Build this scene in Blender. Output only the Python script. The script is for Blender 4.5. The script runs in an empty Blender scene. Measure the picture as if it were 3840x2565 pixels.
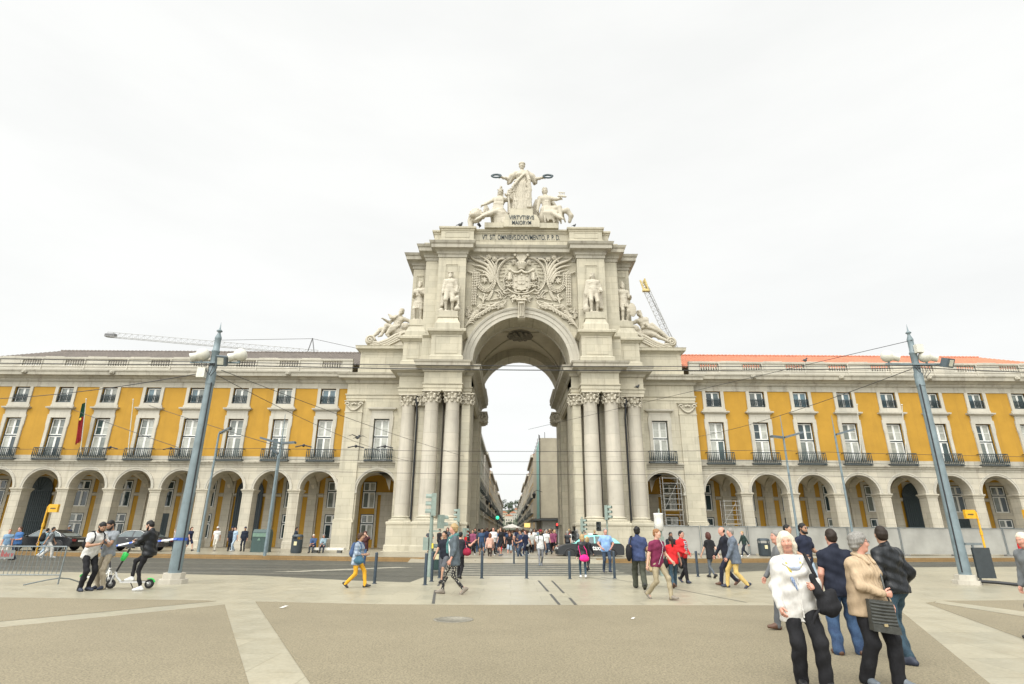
import bpy, bmesh, math, random
import numpy as np
from mathutils import Vector, Matrix
R = math.radians
scene = bpy.context.scene
COL = scene.collection
rng = random.Random(11)
nrng = np.random.default_rng(5)

# ------------------------------------------------------------------ camera
cam_d = bpy.data.cameras.new("camera")
cam_d.sensor_width = 36.0
cam_d.lens = 1282.0/2347.0*36.0
cam_d.clip_start = 0.1
cam_d.clip_end = 6000
cam = bpy.data.objects.new("camera", cam_d)
COL.objects.link(cam)
cam.matrix_world = Matrix.Translation((0, 0, 1.62)) @ Matrix.Rotation(R(108.8), 4, 'X') @ Matrix.Rotation(0.007, 4, 'Z')
scene.camera = cam

# ------------------------------------------------------------------ world: overcast sky
SUN_EL, SUN_AZ = R(52), R(205)          # azimuth measured clockwise from +Y : the veiled sun stands behind the camera
world = bpy.data.worlds.new("World")
scene.world = world
world.use_nodes = True
wn, wl = world.node_tree.nodes, world.node_tree.links
wn.clear()
w_out = wn.new("ShaderNodeOutputWorld")
sky = wn.new("ShaderNodeTexSky"); sky.sky_type = 'NISHITA'; sky.sun_disc = False
sky.sun_elevation = SUN_EL; sky.sun_rotation = SUN_AZ
bg_sky = wn.new("ShaderNodeBackground"); bg_sky.inputs[1].default_value = 0.12
wl.new(sky.outputs[0], bg_sky.inputs[0])
tc = wn.new("ShaderNodeTexCoord")
# stratus deck: brightest round the veiled sun, thinner streaks elsewhere
sund = Vector((math.sin(SUN_AZ)*math.cos(SUN_EL), math.cos(SUN_AZ)*math.cos(SUN_EL), math.sin(SUN_EL)))
dot = wn.new("ShaderNodeVectorMath"); dot.operation = 'DOT_PRODUCT'
wl.new(tc.outputs['Generated'], dot.inputs[0]); dot.inputs[1].default_value = sund
mr = wn.new("ShaderNodeMapRange"); mr.interpolation_type = 'SMOOTHSTEP'
mr.inputs[1].default_value = 0.35; mr.inputs[2].default_value = 1.0
mr.inputs[3].default_value = 0.0; mr.inputs[4].default_value = 1.0
wl.new(dot.outputs['Value'], mr.inputs[0])
mp = wn.new("ShaderNodeMapping"); mp.inputs['Scale'].default_value = (1.2, 1.2, 4.2)
mp.inputs['Rotation'].default_value = (0, R(18), 0)
wl.new(tc.outputs['Generated'], mp.inputs[0])
nz = wn.new("ShaderNodeTexNoise"); nz.inputs['Scale'].default_value = 1.7; nz.inputs['Detail'].default_value = 6; nz.inputs['Roughness'].default_value = 0.55
wl.new(mp.outputs[0], nz.inputs['Vector'])
ramp = wn.new("ShaderNodeValToRGB")
ramp.color_ramp.elements[0].position = 0.30; ramp.color_ramp.elements[0].color = (0.865, 0.87, 0.85, 1)
ramp.color_ramp.elements[1].position = 0.62; ramp.color_ramp.elements[1].color = (0.925, 0.928, 0.905, 1)
wl.new(nz.outputs[0], ramp.inputs[0])
gain = wn.new("ShaderNodeMath"); gain.operation = 'MULTIPLY_ADD'
gain.inputs[1].default_value = 3.3; gain.inputs[2].default_value = 1.0
wl.new(mr.outputs[0], gain.inputs[0])
bg_cl = wn.new("ShaderNodeBackground")
wl.new(ramp.outputs[0], bg_cl.inputs[0]); wl.new(gain.outputs[0], bg_cl.inputs[1])
mixs = wn.new("ShaderNodeMixShader"); mixs.inputs[0].default_value = 0.93
wl.new(bg_sky.outputs[0], mixs.inputs[1]); wl.new(bg_cl.outputs[0], mixs.inputs[2])
wl.new(mixs.outputs[0], w_out.inputs[0])

sun_d = bpy.data.lights.new("sun", 'SUN'); sun_d.energy = 1.0; sun_d.angle = R(24); sun_d.color = (1.0, 0.955, 0.87)
sun = bpy.data.objects.new("sun", sun_d); COL.objects.link(sun)
sun.rotation_euler = (-sund).to_track_quat('-Z', 'Y').to_euler()
sun.location = (0, 0, 60)

scene.view_settings.view_transform = 'Standard'
scene.view_settings.look = 'None'
scene.view_settings.exposure = 0.19
scene.view_settings.gamma = 1
scene.cycles.max_bounces = 8
scene.cycles.diffuse_bounces = 5
scene.cycles.glossy_bounces = 3

# ------------------------------------------------------------------ materials
MATS = {}
def _bsdf(name):
    m = bpy.data.materials.new(name); m.use_nodes = True
    nt = m.node_tree; b = nt.nodes["Principled BSDF"]
    return m, nt, b
def _noise(nt, scale, detail=4, vec=None, rough=0.6):
    n = nt.nodes.new("ShaderNodeTexNoise"); n.inputs['Scale'].default_value = scale; n.inputs['Detail'].default_value = detail
    n.inputs['Roughness'].default_value = rough
    if vec is not None: nt.links.new(vec, n.inputs['Vector'])
    return n
def _ramp(nt, fac, p0, c0, p1, c1):
    r = nt.nodes.new("ShaderNodeValToRGB"); e = r.color_ramp.elements
    e[0].position, e[0].color = p0, (*c0, 1) if len(c0) == 3 else c0
    e[1].position, e[1].color = p1, (*c1, 1) if len(c1) == 3 else c1
    nt.links.new(fac, r.inputs[0]); return r
def _mix(nt, fac, a, b, mode='MIX'):
    x = nt.nodes.new("ShaderNodeMix"); x.data_type = 'RGBA'; x.blend_type = mode
    if isinstance(fac, (int, float)): x.inputs[0].default_value = fac
    else: nt.links.new(fac, x.inputs[0])
    for s, v in ((6, a), (7, b)):
        if isinstance(v, tuple): x.inputs[s].default_value = (*v[:3], 1)
        else: nt.links.new(v, x.inputs[s])
    return x.outputs[2]
def _bump(nt, b, h, strength, dist=0.02):
    bp = nt.nodes.new("ShaderNodeBump"); bp.inputs['Strength'].default_value = strength; bp.inputs['Distance'].default_value = dist
    nt.links.new(h, bp.inputs['Height']); nt.links.new(bp.outputs[0], b.inputs['Normal'])
def mat(name, col, rough=0.6, var=0.12, scale=6.0, bump=0.0, metal=0.0, spec=0.5):
    """plain procedural material: two-scale noise over one base colour"""
    key = name
    if key in MATS: return MATS[key]
    m, nt, b = _bsdf(name)
    t = nt.nodes.new("ShaderNodeTexCoord")
    n = _noise(nt, scale, 5, t.outputs['Object'])
    lo = tuple(max(0, c*(1-var*1.6)) for c in col); hi = tuple(min(1, c*(1+var)) for c in col)
    r = _ramp(nt, n.outputs[0], 0.3, lo, 0.68, hi)
    nt.links.new(r.outputs[0], b.inputs['Base Color'])
    b.inputs['Roughness'].default_value = rough; b.inputs['Metallic'].default_value = metal
    b.inputs['Specular IOR Level'].default_value = spec
    if bump: _bump(nt, b, _noise(nt, scale*3, 4, t.outputs['Object']).outputs[0], bump)
    MATS[key] = m; return m
def cloth(col, name=None):
    key = name or 'cloth_%02x%02x%02x' % tuple(int(min(1, c)*255) for c in col)
    if key in MATS: return MATS[key]
    m, nt, b = _bsdf(key)
    t = nt.nodes.new("ShaderNodeTexCoord")
    mp_ = nt.nodes.new("ShaderNodeMapping"); mp_.inputs['Scale'].default_value = (1, 1, 0.55)
    nt.links.new(t.outputs['Object'], mp_.inputs[0])
    n = _noise(nt, 9, 4, mp_.outputs[0]); n2 = _noise(nt, 60, 2, t.outputs['Object'])
    r = _ramp(nt, n.outputs[0], 0.3, tuple(c*0.72 for c in col), 0.7, tuple(min(1, c*1.18+0.004) for c in col))
    nt.links.new(r.outputs[0], b.inputs['Base Color'])
    b.inputs['Roughness'].default_value = 0.85; b.inputs['Specular IOR Level'].default_value = 0.25
    ad = nt.nodes.new("ShaderNodeMath"); ad.operation = 'MULTIPLY_ADD'; ad.inputs[1].default_value = 0.25
    nt.links.new(n2.outputs[0], ad.inputs[0]); nt.links.new(n.outputs[0], ad.inputs[2])
    _bump(nt, b, ad.outputs[0], 0.35, 0.012)
    MATS[key] = m; return m
def stone(name, base, dark, blocks=None, streak=0.5, rough=0.75, bump=0.35, spot=0.0):
    """weathered limestone: ashlar joints, block-to-block tint, vertical rain streaks and patches"""
    if name in MATS: return MATS[name]
    m, nt, b = _bsdf(name)
    g = nt.nodes.new("ShaderNodeNewGeometry")
    sp = nt.nodes.new("ShaderNodeSeparateXYZ"); nt.links.new(g.outputs['Position'], sp.inputs[0])
    ad = nt.nodes.new("ShaderNodeMath"); ad.operation = 'ADD'
    nt.links.new(sp.outputs[0], ad.inputs[0]); nt.links.new(sp.outputs[1], ad.inputs[1])
    cb = nt.nodes.new("ShaderNodeCombineXYZ"); nt.links.new(ad.outputs[0], cb.inputs[0]); nt.links.new(sp.outputs[2], cb.inputs[1])
    n1 = _noise(nt, 0.9, 6, g.outputs['Position'])
    c = _ramp(nt, n1.outputs[0], 0.32, tuple(x*0.86 for x in base), 0.68, base).outputs[0]
    ms = nt.nodes.new("ShaderNodeMapping"); ms.inputs['Scale'].default_value = (2.2, 2.2, 0.16)
    nt.links.new(g.outputs['Position'], ms.inputs[0])
    n2 = _noise(nt, 1.0, 6, ms.outputs[0], 0.65)
    st = _ramp(nt, n2.outputs[0], 0.52, (0, 0, 0), 0.78, (streak, streak, streak))
    c = _mix(nt, st.outputs[0], c, dark)
    n3 = _noise(nt, 2.6, 8, g.outputs['Position'], 0.75)
    st3 = _ramp(nt, n3.outputs[0], 0.56, (0, 0, 0), 0.80, (0.55, 0.55, 0.55))
    c = _mix(nt, st3.outputs[0], c, dark)
    if spot:
        n4 = _noise(nt, 9, 8, g.outputs['Position'], 0.8)
        st4 = _ramp(nt, n4.outputs[0], 0.60, (0, 0, 0), 0.74, (spot, spot, spot))
        c = _mix(nt, st4.outputs[0], c, tuple(x*0.45 for x in dark))
    h = n3.outputs[0]
    if blocks:
        bt = nt.nodes.new("ShaderNodeTexBrick")
        bt.inputs['Scale'].default_value = 1.0; bt.inputs['Brick Width'].default_value = blocks[0]; bt.inputs['Row Height'].default_value = blocks[1]
        bt.inputs['Mortar Size'].default_value = 0.012; bt.inputs['Mortar Smooth'].default_value = 0.2
        bt.inputs['Color1'].default_value = (1, 1, 1, 1); bt.inputs['Color2'].default_value = (0.86, 0.87, 0.88, 1); bt.inputs['Mortar'].default_value = (0.66, 0.66, 0.66, 1)
        nt.links.new(cb.outputs[0], bt.inputs['Vector'])
        c = _mix(nt, 1.0, c, bt.outputs['Color'], 'MULTIPLY')
    nt.links.new(c, b.inputs['Base Color'])
    b.inputs['Roughness'].default_value = rough; b.inputs['Specular IOR Level'].default_value = 0.3
    _bump(nt, b, h, bump, 0.03)
    MATS[name] = m; return m
def glass(name, col, rough=0.04):
    if name in MATS: return MATS[name]
    m, nt, b = _bsdf(name)
    t = nt.nodes.new("ShaderNodeTexCoord")
    n = _noise(nt, 1.3, 3, t.outputs['Object'])
    r = _ramp(nt, n.outputs[0], 0.35, tuple(c*0.6 for c in col), 0.65, col)
    nt.links.new(r.outputs[0], b.inputs['Base Color'])
    b.inputs['Roughness'].default_value = rough; b.inputs['Specular IOR Level'].default_value = 0.5; b.inputs['IOR'].default_value = 1.5
    _bump(nt, b, n.outputs[0], 0.06, 0.05)
    MATS[name] = m; return m

LIME = (0.49, 0.45, 0.345); LIME_D = (0.23, 0.205, 0.16)
S_ARCH = stone('arch_limestone', LIME, LIME_D, (1.5, 0.62), 0.6, spot=0.35)
S_CARVE = stone('carved_limestone', (0.49, 0.45, 0.36), (0.25, 0.225, 0.18), None, 0.45, bump=0.5)
S_COL = stone('column_limestone', (0.49, 0.45, 0.37), (0.30, 0.28, 0.24), (40, 1.9), 0.75, spot=0.3)
S_WING = stone('wing_limestone', (0.48, 0.44, 0.35), (0.27, 0.235, 0.18), (1.3, 0.5), 0.65, spot=0.7)
S_TRIM = stone('trim_limestone', (0.49, 0.46, 0.385), (0.27, 0.24, 0.19), (1.9, 3.0), 0.5, spot=0.35)
S_CORN = stone('cornice_limestone', (0.43, 0.40, 0.325), (0.17, 0.145, 0.115), (1.7, 5.0), 0.85, spot=0.95)
S_STAT = stone('statue_limestone', (0.47, 0.43, 0.345), (0.25, 0.225, 0.18), None, 0.45, bump=0.4, spot=0.25)
YELLOW = stone('yellow_render', (0.405, 0.225, 0.029), (0.27, 0.15, 0.026), None, 0.5, rough=0.8, bump=0.12)
VAULT = stone('vault_plaster', (0.62, 0.565, 0.45), (0.42, 0.375, 0.29), None, 0.35)
GREEN_IRON = mat('dark_green_iron', (0.016, 0.030, 0.034), 0.45)
GREEN_WOOD = mat('dark_green_woodwork', (0.014, 0.028, 0.032), 0.5)
WHITE_WOOD = mat('white_window_paint', (0.66, 0.66, 0.62), 0.45, 0.06)
GL_DARK = glass('window_glass_dark', (0.035, 0.055, 0.06))
GL_BLUE = glass('window_glass_blue', (0.10, 0.17, 0.20))
GL_CURT = glass('window_glass_curtain', (0.42, 0.43, 0.38), 0.12)
GL_BLIND = glass('window_glass_blind', (0.31, 0.31, 0.26), 0.12)
GL_TEAL = glass('window_glass_teal', (0.055, 0.085, 0.085), 0.05)
GL_GREY = glass('window_glass_grey', (0.17, 0.19, 0.17), 0.08)
STEEL = mat('galvanised_steel', (0.17, 0.195, 0.20), 0.45, 0.10, 9, metal=0.35)
POLE = mat('grey_blue_pole_paint', (0.15, 0.195, 0.21), 0.45, 0.14, 3)
LAMPWHITE = mat('cream_lamp_housing', (0.55, 0.54, 0.47), 0.5, 0.08)
BLACK = mat('black_plastic', (0.012, 0.013, 0.015), 0.5)
RUBBER = mat('tyre_rubber', (0.016, 0.016, 0.017), 0.75)
CHROME = mat('bright_metal', (0.6, 0.6, 0.58), 0.25, 0.05, metal=0.9)

# ------------------------------------------------------------------ mesh helpers
ORG = {}
class MB:
    """collects shapes in world coordinates and links them as one mesh object"""
    def __init__(s): s.v = []; s.f = []; s.sm = []; s.mi = []; s.cur = 0
    def add(s, verts, faces, smooth=False):
        o = len(s.v); s.v.extend([tuple(p) for p in verts])
        for f in faces: s.f.append([i+o for i in f]); s.sm.append(smooth); s.mi.append(s.cur)
        return s
    def box(s, x0, x1, y0, y1, z0, z1):
        if x0 > x1: x0, x1 = x1, x0
        v = [(x0,y0,z0),(x1,y0,z0),(x1,y1,z0),(x0,y1,z0),(x0,y0,z1),(x1,y0,z1),(x1,y1,z1),(x0,y1,z1)]
        return s.add(v, [(3,2,1,0),(4,5,6,7),(0,1,5,4),(1,2,6,5),(2,3,7,6),(3,0,4,7)])
    def obox(s, c, ax, ay, az):
        c, ax, ay, az = Vector(c), Vector(ax), Vector(ay), Vector(az)
        v = [c+i*ax+j*ay+k*az for k in (-1,1) for i,j in ((-1,-1),(1,-1),(1,1),(-1,1))]
        return s.add(v, [(3,2,1,0),(4,5,6,7),(0,1,5,4),(1,2,6,5),(2,3,7,6),(3,0,4,7)])
    def quad(s, a, b, c, d): return s.add([a,b,c,d], [(0,1,2,3)])
    def poly(s, pts): return s.add(pts, [tuple(range(len(pts)))])
    def prism(s, pts, d, smooth=False):
        """pts: planar 3d loop; d: extrusion vector"""
        n = len(pts); d = Vector(d); q = [Vector(p) for p in pts]
        v = q+[p+d for p in q]
        s.add(v, [tuple(range(n))[::-1], tuple(range(n, 2*n))])
        o = len(s.v)-2*n
        for i in range(n):
            j = (i+1) % n; s.f.append([o+i, o+j, o+n+j, o+n+i]); s.sm.append(smooth); s.mi.append(s.cur)
        return s
    def lathe(s, prof, c, seg=16, axis='z', smooth=True, squash=1.0):
        cx, cy, cz = c; n = len(prof); v = []; f = []
        for k in range(seg):
            a = 2*math.pi*k/seg
            for r, h in prof:
                p, q = r*math.cos(a), r*math.sin(a)*squash
                v.append((cx+p, cy+q, cz+h) if axis == 'z' else ((cx+h, cy+p, cz+q) if axis == 'x' else (cx+p, cy+h, cz+q)))
        for k in range(seg):
            k2 = (k+1) % seg
            for i in range(n-1): f.append((k*n+i, k2*n+i, k2*n+i+1, k*n+i+1))
        s.add(v, f, smooth)
        for i in (0, n-1):
            if prof[i][0] > 1e-4: s.add([v[k*n+i] for k in range(seg)], [tuple(range(seg))])
        return s
    def tube(s, pts, rad, seg=8, smooth=True, flat=None):
        pts = [Vector(p) for p in pts]; n = len(pts)
        if not hasattr(rad, '__len__'): rad = [rad]*n
        v = []; up = None
        for i, p in enumerate(pts):
            t = (pts[min(i+1, n-1)]-pts[max(i-1, 0)]).normalized()
            if up is None:
                up = Vector((0, 0, 1)) if abs(t.z) < 0.9 else Vector((1, 0, 0))
            a = t.cross(up).normalized(); b_ = a.cross(t).normalized(); up = b_
            for k in range(seg):
                w = 2*math.pi*k/seg
                v.append(p+a*math.cos(w)*rad[i]+b_*math.sin(w)*rad[i]*(flat or 1))
        f = [(i*seg+k, i*seg+(k+1) % seg, (i+1)*seg+(k+1) % seg, (i+1)*seg+k) for i in range(n-1) for k in range(seg)]
        s.add(v, f, smooth)
        s.add(v[:seg], [tuple(range(seg))[::-1]]); s.add(v[-seg:], [tuple(range(seg))])
        return s
    def ball(s, c, r, seg=10, rings=6):
        rx, ry, rz = r if hasattr(r, '__len__') else (r, r, r); v = []; f = []
        for i in range(rings+1):
            p = math.pi*i/rings
            for k in range(seg):
                a = 2*math.pi*k/seg
                v.append((c[0]+rx*math.sin(p)*math.cos(a), c[1]+ry*math.sin(p)*math.sin(a), c[2]+rz*math.cos(p)))
        for i in range(rings):
            for k in range(seg): f.append((i*seg+k, (i+1)*seg+k, (i+1)*seg+(k+1) % seg, i*seg+(k+1) % seg))
        return s.add(v, f, True)
    def sweep(s, path, prof, closed=False, side=1):
        """moulding: prof = [(out, z)...] carried along a plan polyline with mitred corners; out is to the right of travel * side"""
        n = len(path); P = [Vector((p[0], p[1])) for p in path]; m = len(prof); v = []
        for i in range(n):
            a = P[i]-P[i-1] if (i > 0 or closed) else P[1]-P[0]
            b = P[(i+1) % n]-P[i] if (i < n-1 or closed) else P[i]-P[i-1]
            na = Vector((a.y, -a.x)).normalized()*side; nb = Vector((b.y, -b.x)).normalized()*side
            w = na+nb; w = w/(max(0.2, 1+na.dot(nb)))
            for o, z in prof: v.append((P[i].x+w.x*o, P[i].y+w.y*o, z))
        f = []
        for i in range(n if closed else n-1):
            j = (i+1) % n
            for k in range(m-1): f.append((i*m+k, j*m+k, j*m+k+1, i*m+k+1))
        s.add(v, f)
        if not closed:
            s.add(v[:m], [tuple(range(m))]); s.add(v[-m:], [tuple(range(m))[::-1]])
        return s
    def xform(s, M, start=0):
        for i in range(start, len(s.v)): s.v[i] = tuple(M @ Vector(s.v[i]))
        return s
    def mirror_x(s, cx):
        o = len(s.v); nf = len(s.f)
        s.v += [(2*cx-x, y, z) for x, y, z in s.v]
        for i in range(nf): s.f.append([k+o for k in s.f[i]][::-1]); s.sm.append(s.sm[i]); s.mi.append(s.mi[i])
        return s
    def mesh(s, name, mats, org=(0, 0, 0)):
        me = bpy.data.meshes.new(name)
        me.from_pydata([(x-org[0], y-org[1], z-org[2]) for x, y, z in s.v], [], s.f)
        for m in (mats if isinstance(mats, (list, tuple)) else [mats]): me.materials.append(m)
        me.polygons.foreach_set('use_smooth', s.sm)
        me.polygons.foreach_set('material_index', s.mi)
        me.update(); return me
    def build(s, name, mats, parent=None, org=None):
        """org: local origin; parts use their root's origin"""
        if org is None: org = ORG.get(parent.name, (0, 0, 0)) if parent else (0, 0, 0)
        o = bpy.data.objects.new(name, s.mesh(name, mats, org)); COL.objects.link(o)
        if parent: o.parent = parent; ORG[o.name] = org
        else: o.location = org; ORG[o.name] = org
        return o
def tag(o, label=None, cat=None, group=None, kind=None):
    if label: o['label'] = label
    if cat: o['category'] = cat
    if group: o['group'] = group
    if kind: o['kind'] = kind
    return o
def thing(name, label, cat, loc=(0, 0, 0), rz=0, group=None):
    o = bpy.data.objects.new(name, None); COL.objects.link(o); o.empty_display_size = 0.2
    o.location = loc; o.rotation_euler = (0, 0, rz); ORG[o.name] = tuple(loc) if rz == 0 else (0, 0, 0)
    return tag(o, label, cat, group)
def copy_tree(o, parent=None):
    c = o.copy(); COL.objects.link(c)
    if parent: c.parent = parent
    for ch in o.children: copy_tree(ch, c)
    return c
def put(part, parent, off):
    """link another copy of a part (and its sub-parts), shifted"""
    c = copy_tree(part, parent); c.location = Vector(part.location)+Vector(off); return c
def wall_holes(m, x0, x1, z0, z1, y, holes, depth):
    """front face at y of a wall with rectangular holes (hx0,hx1,hz0,hz1), with reveals going back by depth"""
    xs = sorted({x0, x1, *[h[0] for h in holes], *[h[1] for h in holes]}); zs = sorted({z0, z1, *[h[2] for h in holes], *[h[3] for h in holes]})
    for i in range(len(xs)-1):
        for j in range(len(zs)-1):
            cx, cz = (xs[i]+xs[i+1])/2, (zs[j]+zs[j+1])/2
            if any(h[0] < cx < h[1] and h[2] < cz < h[3] for h in holes): continue
            m.quad((xs[i], y, zs[j]), (xs[i+1], y, zs[j]), (xs[i+1], y, zs[j+1]), (xs[i], y, zs[j+1]))
    for a, b, c, d in holes:
        y2 = y+depth
        m.quad((a, y, c), (a, y2, c), (a, y2, d), (a, y, d)); m.quad((b, y, c), (b, y, d), (b, y2, d), (b, y2, c))
        m.quad((a, y, d), (a, y2, d), (b, y2, d), (b, y, d)); m.quad((a, y, c), (b, y, c), (b, y2, c), (a, y2, c))
def arch_wall(m, x0, x1, z0, z1, xc, r, zs, y0, y1, seg=20, back=True):
    """wall panel x0..x1, z0..z1 between planes y0 (front) and y1 with a round-headed opening down to z0"""
    pts = [(xc-r*math.cos(math.pi*k/seg), zs+r*math.sin(math.pi*k/seg)) for k in range(seg+1)]
    for y in ((y0, y1) if back else (y0,)):
        m.quad((x0, y, z0), (xc-r, y, z0), (xc-r, y, zs), (x0, y, zs)); m.quad((xc+r, y, z0), (x1, y, z0), (x1, y, zs), (xc+r, y, zs))
        m.quad((x0, y, zs), (xc-r, y, zs), (xc-r, y, z1), (x0, y, z1)); m.quad((xc+r, y, zs), (x1, y, zs), (x1, y, z1), (xc+r, y, z1))
        for (a, b), (c, d) in zip(pts, pts[1:]): m.quad((a, y, b), (c, y, d), (c, y, z1), (a, y, z1))
    v = []; loop = [(xc-r, z0)]+pts+[(xc+r, z0)]
    for a, b in loop: v += [(a, y0, b), (a, y1, b)]
    m.add(v, [(2*i, 2*i+1, 2*i+3, 2*i+2) for i in range(len(loop)-1)])
def ring(m, xc, zc, prof, y, seg=24, a0=0, a1=math.pi):
    """arch moulding: prof = [(r, y_forward)...] swept through an arc"""
    n = len(prof); v = []
    for k in range(seg+1):
        a = a0+(a1-a0)*k/seg
        for r, o in prof: v.append((xc-r*math.cos(a), y-o, zc+r*math.sin(a)))
    m.add(v, [(k*n+i, (k+1)*n+i, (k+1)*n+i+1, k*n+i+1) for k in range(seg) for i in range(n-1)])
def text_mesh(body, size, sx=1.0, extrude=0.02, bold=0.0, spacing=1.0):
    c = bpy.data.curves.new('txt', 'FONT'); c.body = body; c.size = size; c.extrude = extrude; c.align_x = 'CENTER'; c.offset = bold
    c.space_character = spacing; c.resolution_u = 3
    o = bpy.data.objects.new('txt', c); COL.objects.link(o)
    dg = bpy.context.evaluated_depsgraph_get()
    me = o.evaluated_get(dg).to_mesh()
    vs = [(v.co.x*sx, v.co.y, v.co.z) for v in me.vertices]; fs = [tuple(p.vertices) for p in me.polygons]
    o.evaluated_get(dg).to_mesh_clear(); bpy.data.objects.remove(o); bpy.data.curves.remove(c)
    return vs, fs
def add_text(m, body, size, loc, sx=1.0, extrude=0.02, bold=0.0, M=None, spacing=1.0):
    """letters standing in a vertical plane facing -Y (or transformed by M)"""
    vs, fs = text_mesh(body, size, sx, extrude, bold, spacing)
    M = M or Matrix.Rotation(R(90), 4, 'X')
    M = Matrix.Translation(loc) @ M
    m.add([tuple(M @ Vector(p)) for p in vs], fs)

# measuring helpers: where a point of the photograph (2347 px wide) lies in the world
def pray(px, py):
    dx, dy = px-1173.5, py-784.0; c, s = math.cos(.007), math.sin(.007)
    x, y = (dx*c+dy*s)/1282, (-dx*s+dy*c)/1282; ct, st_ = math.cos(R(18.8)), math.sin(R(18.8))
    return x, ct+y*st_, st_-y*ct
def gp(px, py, z=0.0):
    """ground point seen at photo position (px,py)"""
    x, y, w = pray(px, py); t = (z-1.62)/w; return Vector((x*t, y*t, z))
def at_depth(px, py, Y):
    x, y, w = pray(px, py); t = Y/y; return Vector((x*t, Y, 1.62+w*t))
# ------------------------------------------------------------------ ground, road, paving
def ground_mat(name, c0, c1, sc1, sc2, rough, speck=0.0, bump=0.2, stain=0.25, slabs=None, spec=0.5):
    m, nt, b = _bsdf(name)
    g = nt.nodes.new("ShaderNodeNewGeometry"); P = g.outputs['Position']
    n1 = _noise(nt, sc1, 6, P); n2 = _noise(nt, sc2, 3, P, 0.8); n3 = _noise(nt, 0.22, 5, P)
    c = _ramp(nt, n1.outputs[0], 0.3, c0, 0.7, c1).outputs[0]
    if speck:
        lo = tuple(x*(1-speck) for x in c0); hi = tuple(min(1, x*(1+speck*0.8)) for x in c1)
        c = _mix(nt, 0.65, c, _ramp(nt, n2.outputs[0], 0.36, lo, 0.64, hi).outputs[0])
    st = _ramp(nt, n3.outputs[0], 0.45, (0, 0, 0), 0.75, (stain,)*3)
    c = _mix(nt, st.outputs[0], c, tuple(x*0.6 for x in c0))
    if slabs:
        bt = nt.nodes.new("ShaderNodeTexBrick"); bt.inputs['Scale'].default_value = 1
        bt.inputs['Brick Width'].default_value = slabs[0]; bt.inputs['Row Height'].default_value = slabs[1]; bt.inputs['Mortar Size'].default_value = slabs[2]
        bt.inputs['Color1'].default_value = (1, 1, 1, 1); bt.inputs['Color2'].default_value = slabs[3]; bt.inputs['Mortar'].default_value = slabs[4]
        nt.links.new(P, bt.inputs['Vector'])
        c = _mix(nt, 1.0, c, bt.outputs['Color'], 'MULTIPLY')
    nt.links.new(c, b.inputs['Base Color'])
    rr = _ramp(nt, n1.outputs[0], 0.3, (max(0, rough-0.08),)*3, 0.7, (rough+0.08,)*3)
    nt.links.new(rr.outputs[0], b.inputs['Roughness'])
    b.inputs['Specular IOR Level'].default_value = spec
    _bump(nt, b, n2.outputs[0], bump, 0.006)
    MATS[name] = m; return m
G_FAR = ground_mat('far_ground', (0.20, 0.19, 0.16), (0.26, 0.25, 0.21), 0.6, 12, 0.8)
G_GRAVEL = ground_mat('pebble_paving', (0.168, 0.142, 0.087), (0.217, 0.185, 0.119), 1.1, 38, 0.75, speck=0.55, bump=0.9, stain=0.34)
G_LIME = ground_mat('limestone_paving', (0.29, 0.265, 0.19), (0.375, 0.345, 0.255), 1.7, 14, 0.36, speck=0.06, bump=0.08, stain=0.32,
                    slabs=(1.6, 1.1, 0.010, (0.88, 0.89, 0.90, 1), (0.70, 0.69, 0.66, 1)), spec=0.6)
G_ROAD = ground_mat('cobbled_road', (0.068, 0.069, 0.056), (0.108, 0.109, 0.088), 2.0, 9, 0.5, speck=0.25, bump=0.5, stain=0.5,
                    slabs=(0.22, 0.14, 0.02, (0.72, 0.72, 0.74, 1), (0.36, 0.36, 0.36, 1)))
G_WALK = ground_mat('far_pavement_stone', (0.25, 0.225, 0.165), (0.35, 0.315, 0.235), 1.3, 12, 0.34, speck=0.08, bump=0.1, stain=0.35,
                    slabs=(0.9, 0.6, 0.008, (0.9, 0.9, 0.9, 1), (0.7, 0.7, 0.7, 1)))
G_KERB = stone('orange_kerb_stone', (0.27, 0.17, 0.07), (0.17, 0.11, 0.05), (0.9, 3.0), 0.4)
G_STRIP = mat('pale_road_marking', (0.27, 0.255, 0.20), 0.6, 0.25, 5)
G_GROOVE = mat('dark_rail_groove', (0.06, 0.06, 0.057), 0.5)
ROADZ = -0.10
def sheet(name, pts, z, m, kind='structure', drop=0.0):
    b = MB(); b.poly([(x, y, z) for x, y in pts])
    if drop:
        n = len(pts)
        for i in range(n):
            j = (i+1) % n; b.quad((*pts[i], z), (*pts[i], z-drop), (*pts[j], z-drop), (*pts[j], z))
    o = b.build(name, m); tag(o, kind=kind); return o
sheet('ground', [(-2500, -2500), (2500, -2500), (2500, 2500), (-2500, 2500)], -0.16, G_FAR)
sheet('road', [(-140, 19), (140, 19), (140, 60), (-140, 60)], ROADZ, G_ROAD)
# plaza edge towards the road (limestone band), with gravel fields cut by limestone strips on top
edge = [(-60, 26.0), (-18.58, 24.3), (-9.71, 23.1), (-5.56, 21.1), (-3.4, 20.5), (-3.23, 23.5), (5.16, 24.4), (7.88, 25.6), (12.25, 28.4), (21.09, 32.0), (60, 40)]
sheet('plaza_pavement', [(-60, -40)]+edge+[(60, -40)], 0.0, G_LIME, drop=0.14)
band_y = 14.55
sheet('gravel_field', [(-60, -30), (-60, 16.2), (-12.8, 15.3), (-7.45, 14.98), (-7.09, 14.83), (-35.2, -26.5)][::-1], 0.004, G_GRAVEL)
sheet('gravel_field', [(-34.4, -27.0), (16.6, -30.2), (-6.58, 14.17)], 0.004, G_GRAVEL)
sheet('gravel_field', [(1.65, -0.4), (9.25, 14.75), (6.26, 14.75), (0.04, 14.47), (-2.95, 14.42), (-6.15, 14.80)], 0.004, G_GRAVEL)
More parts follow.
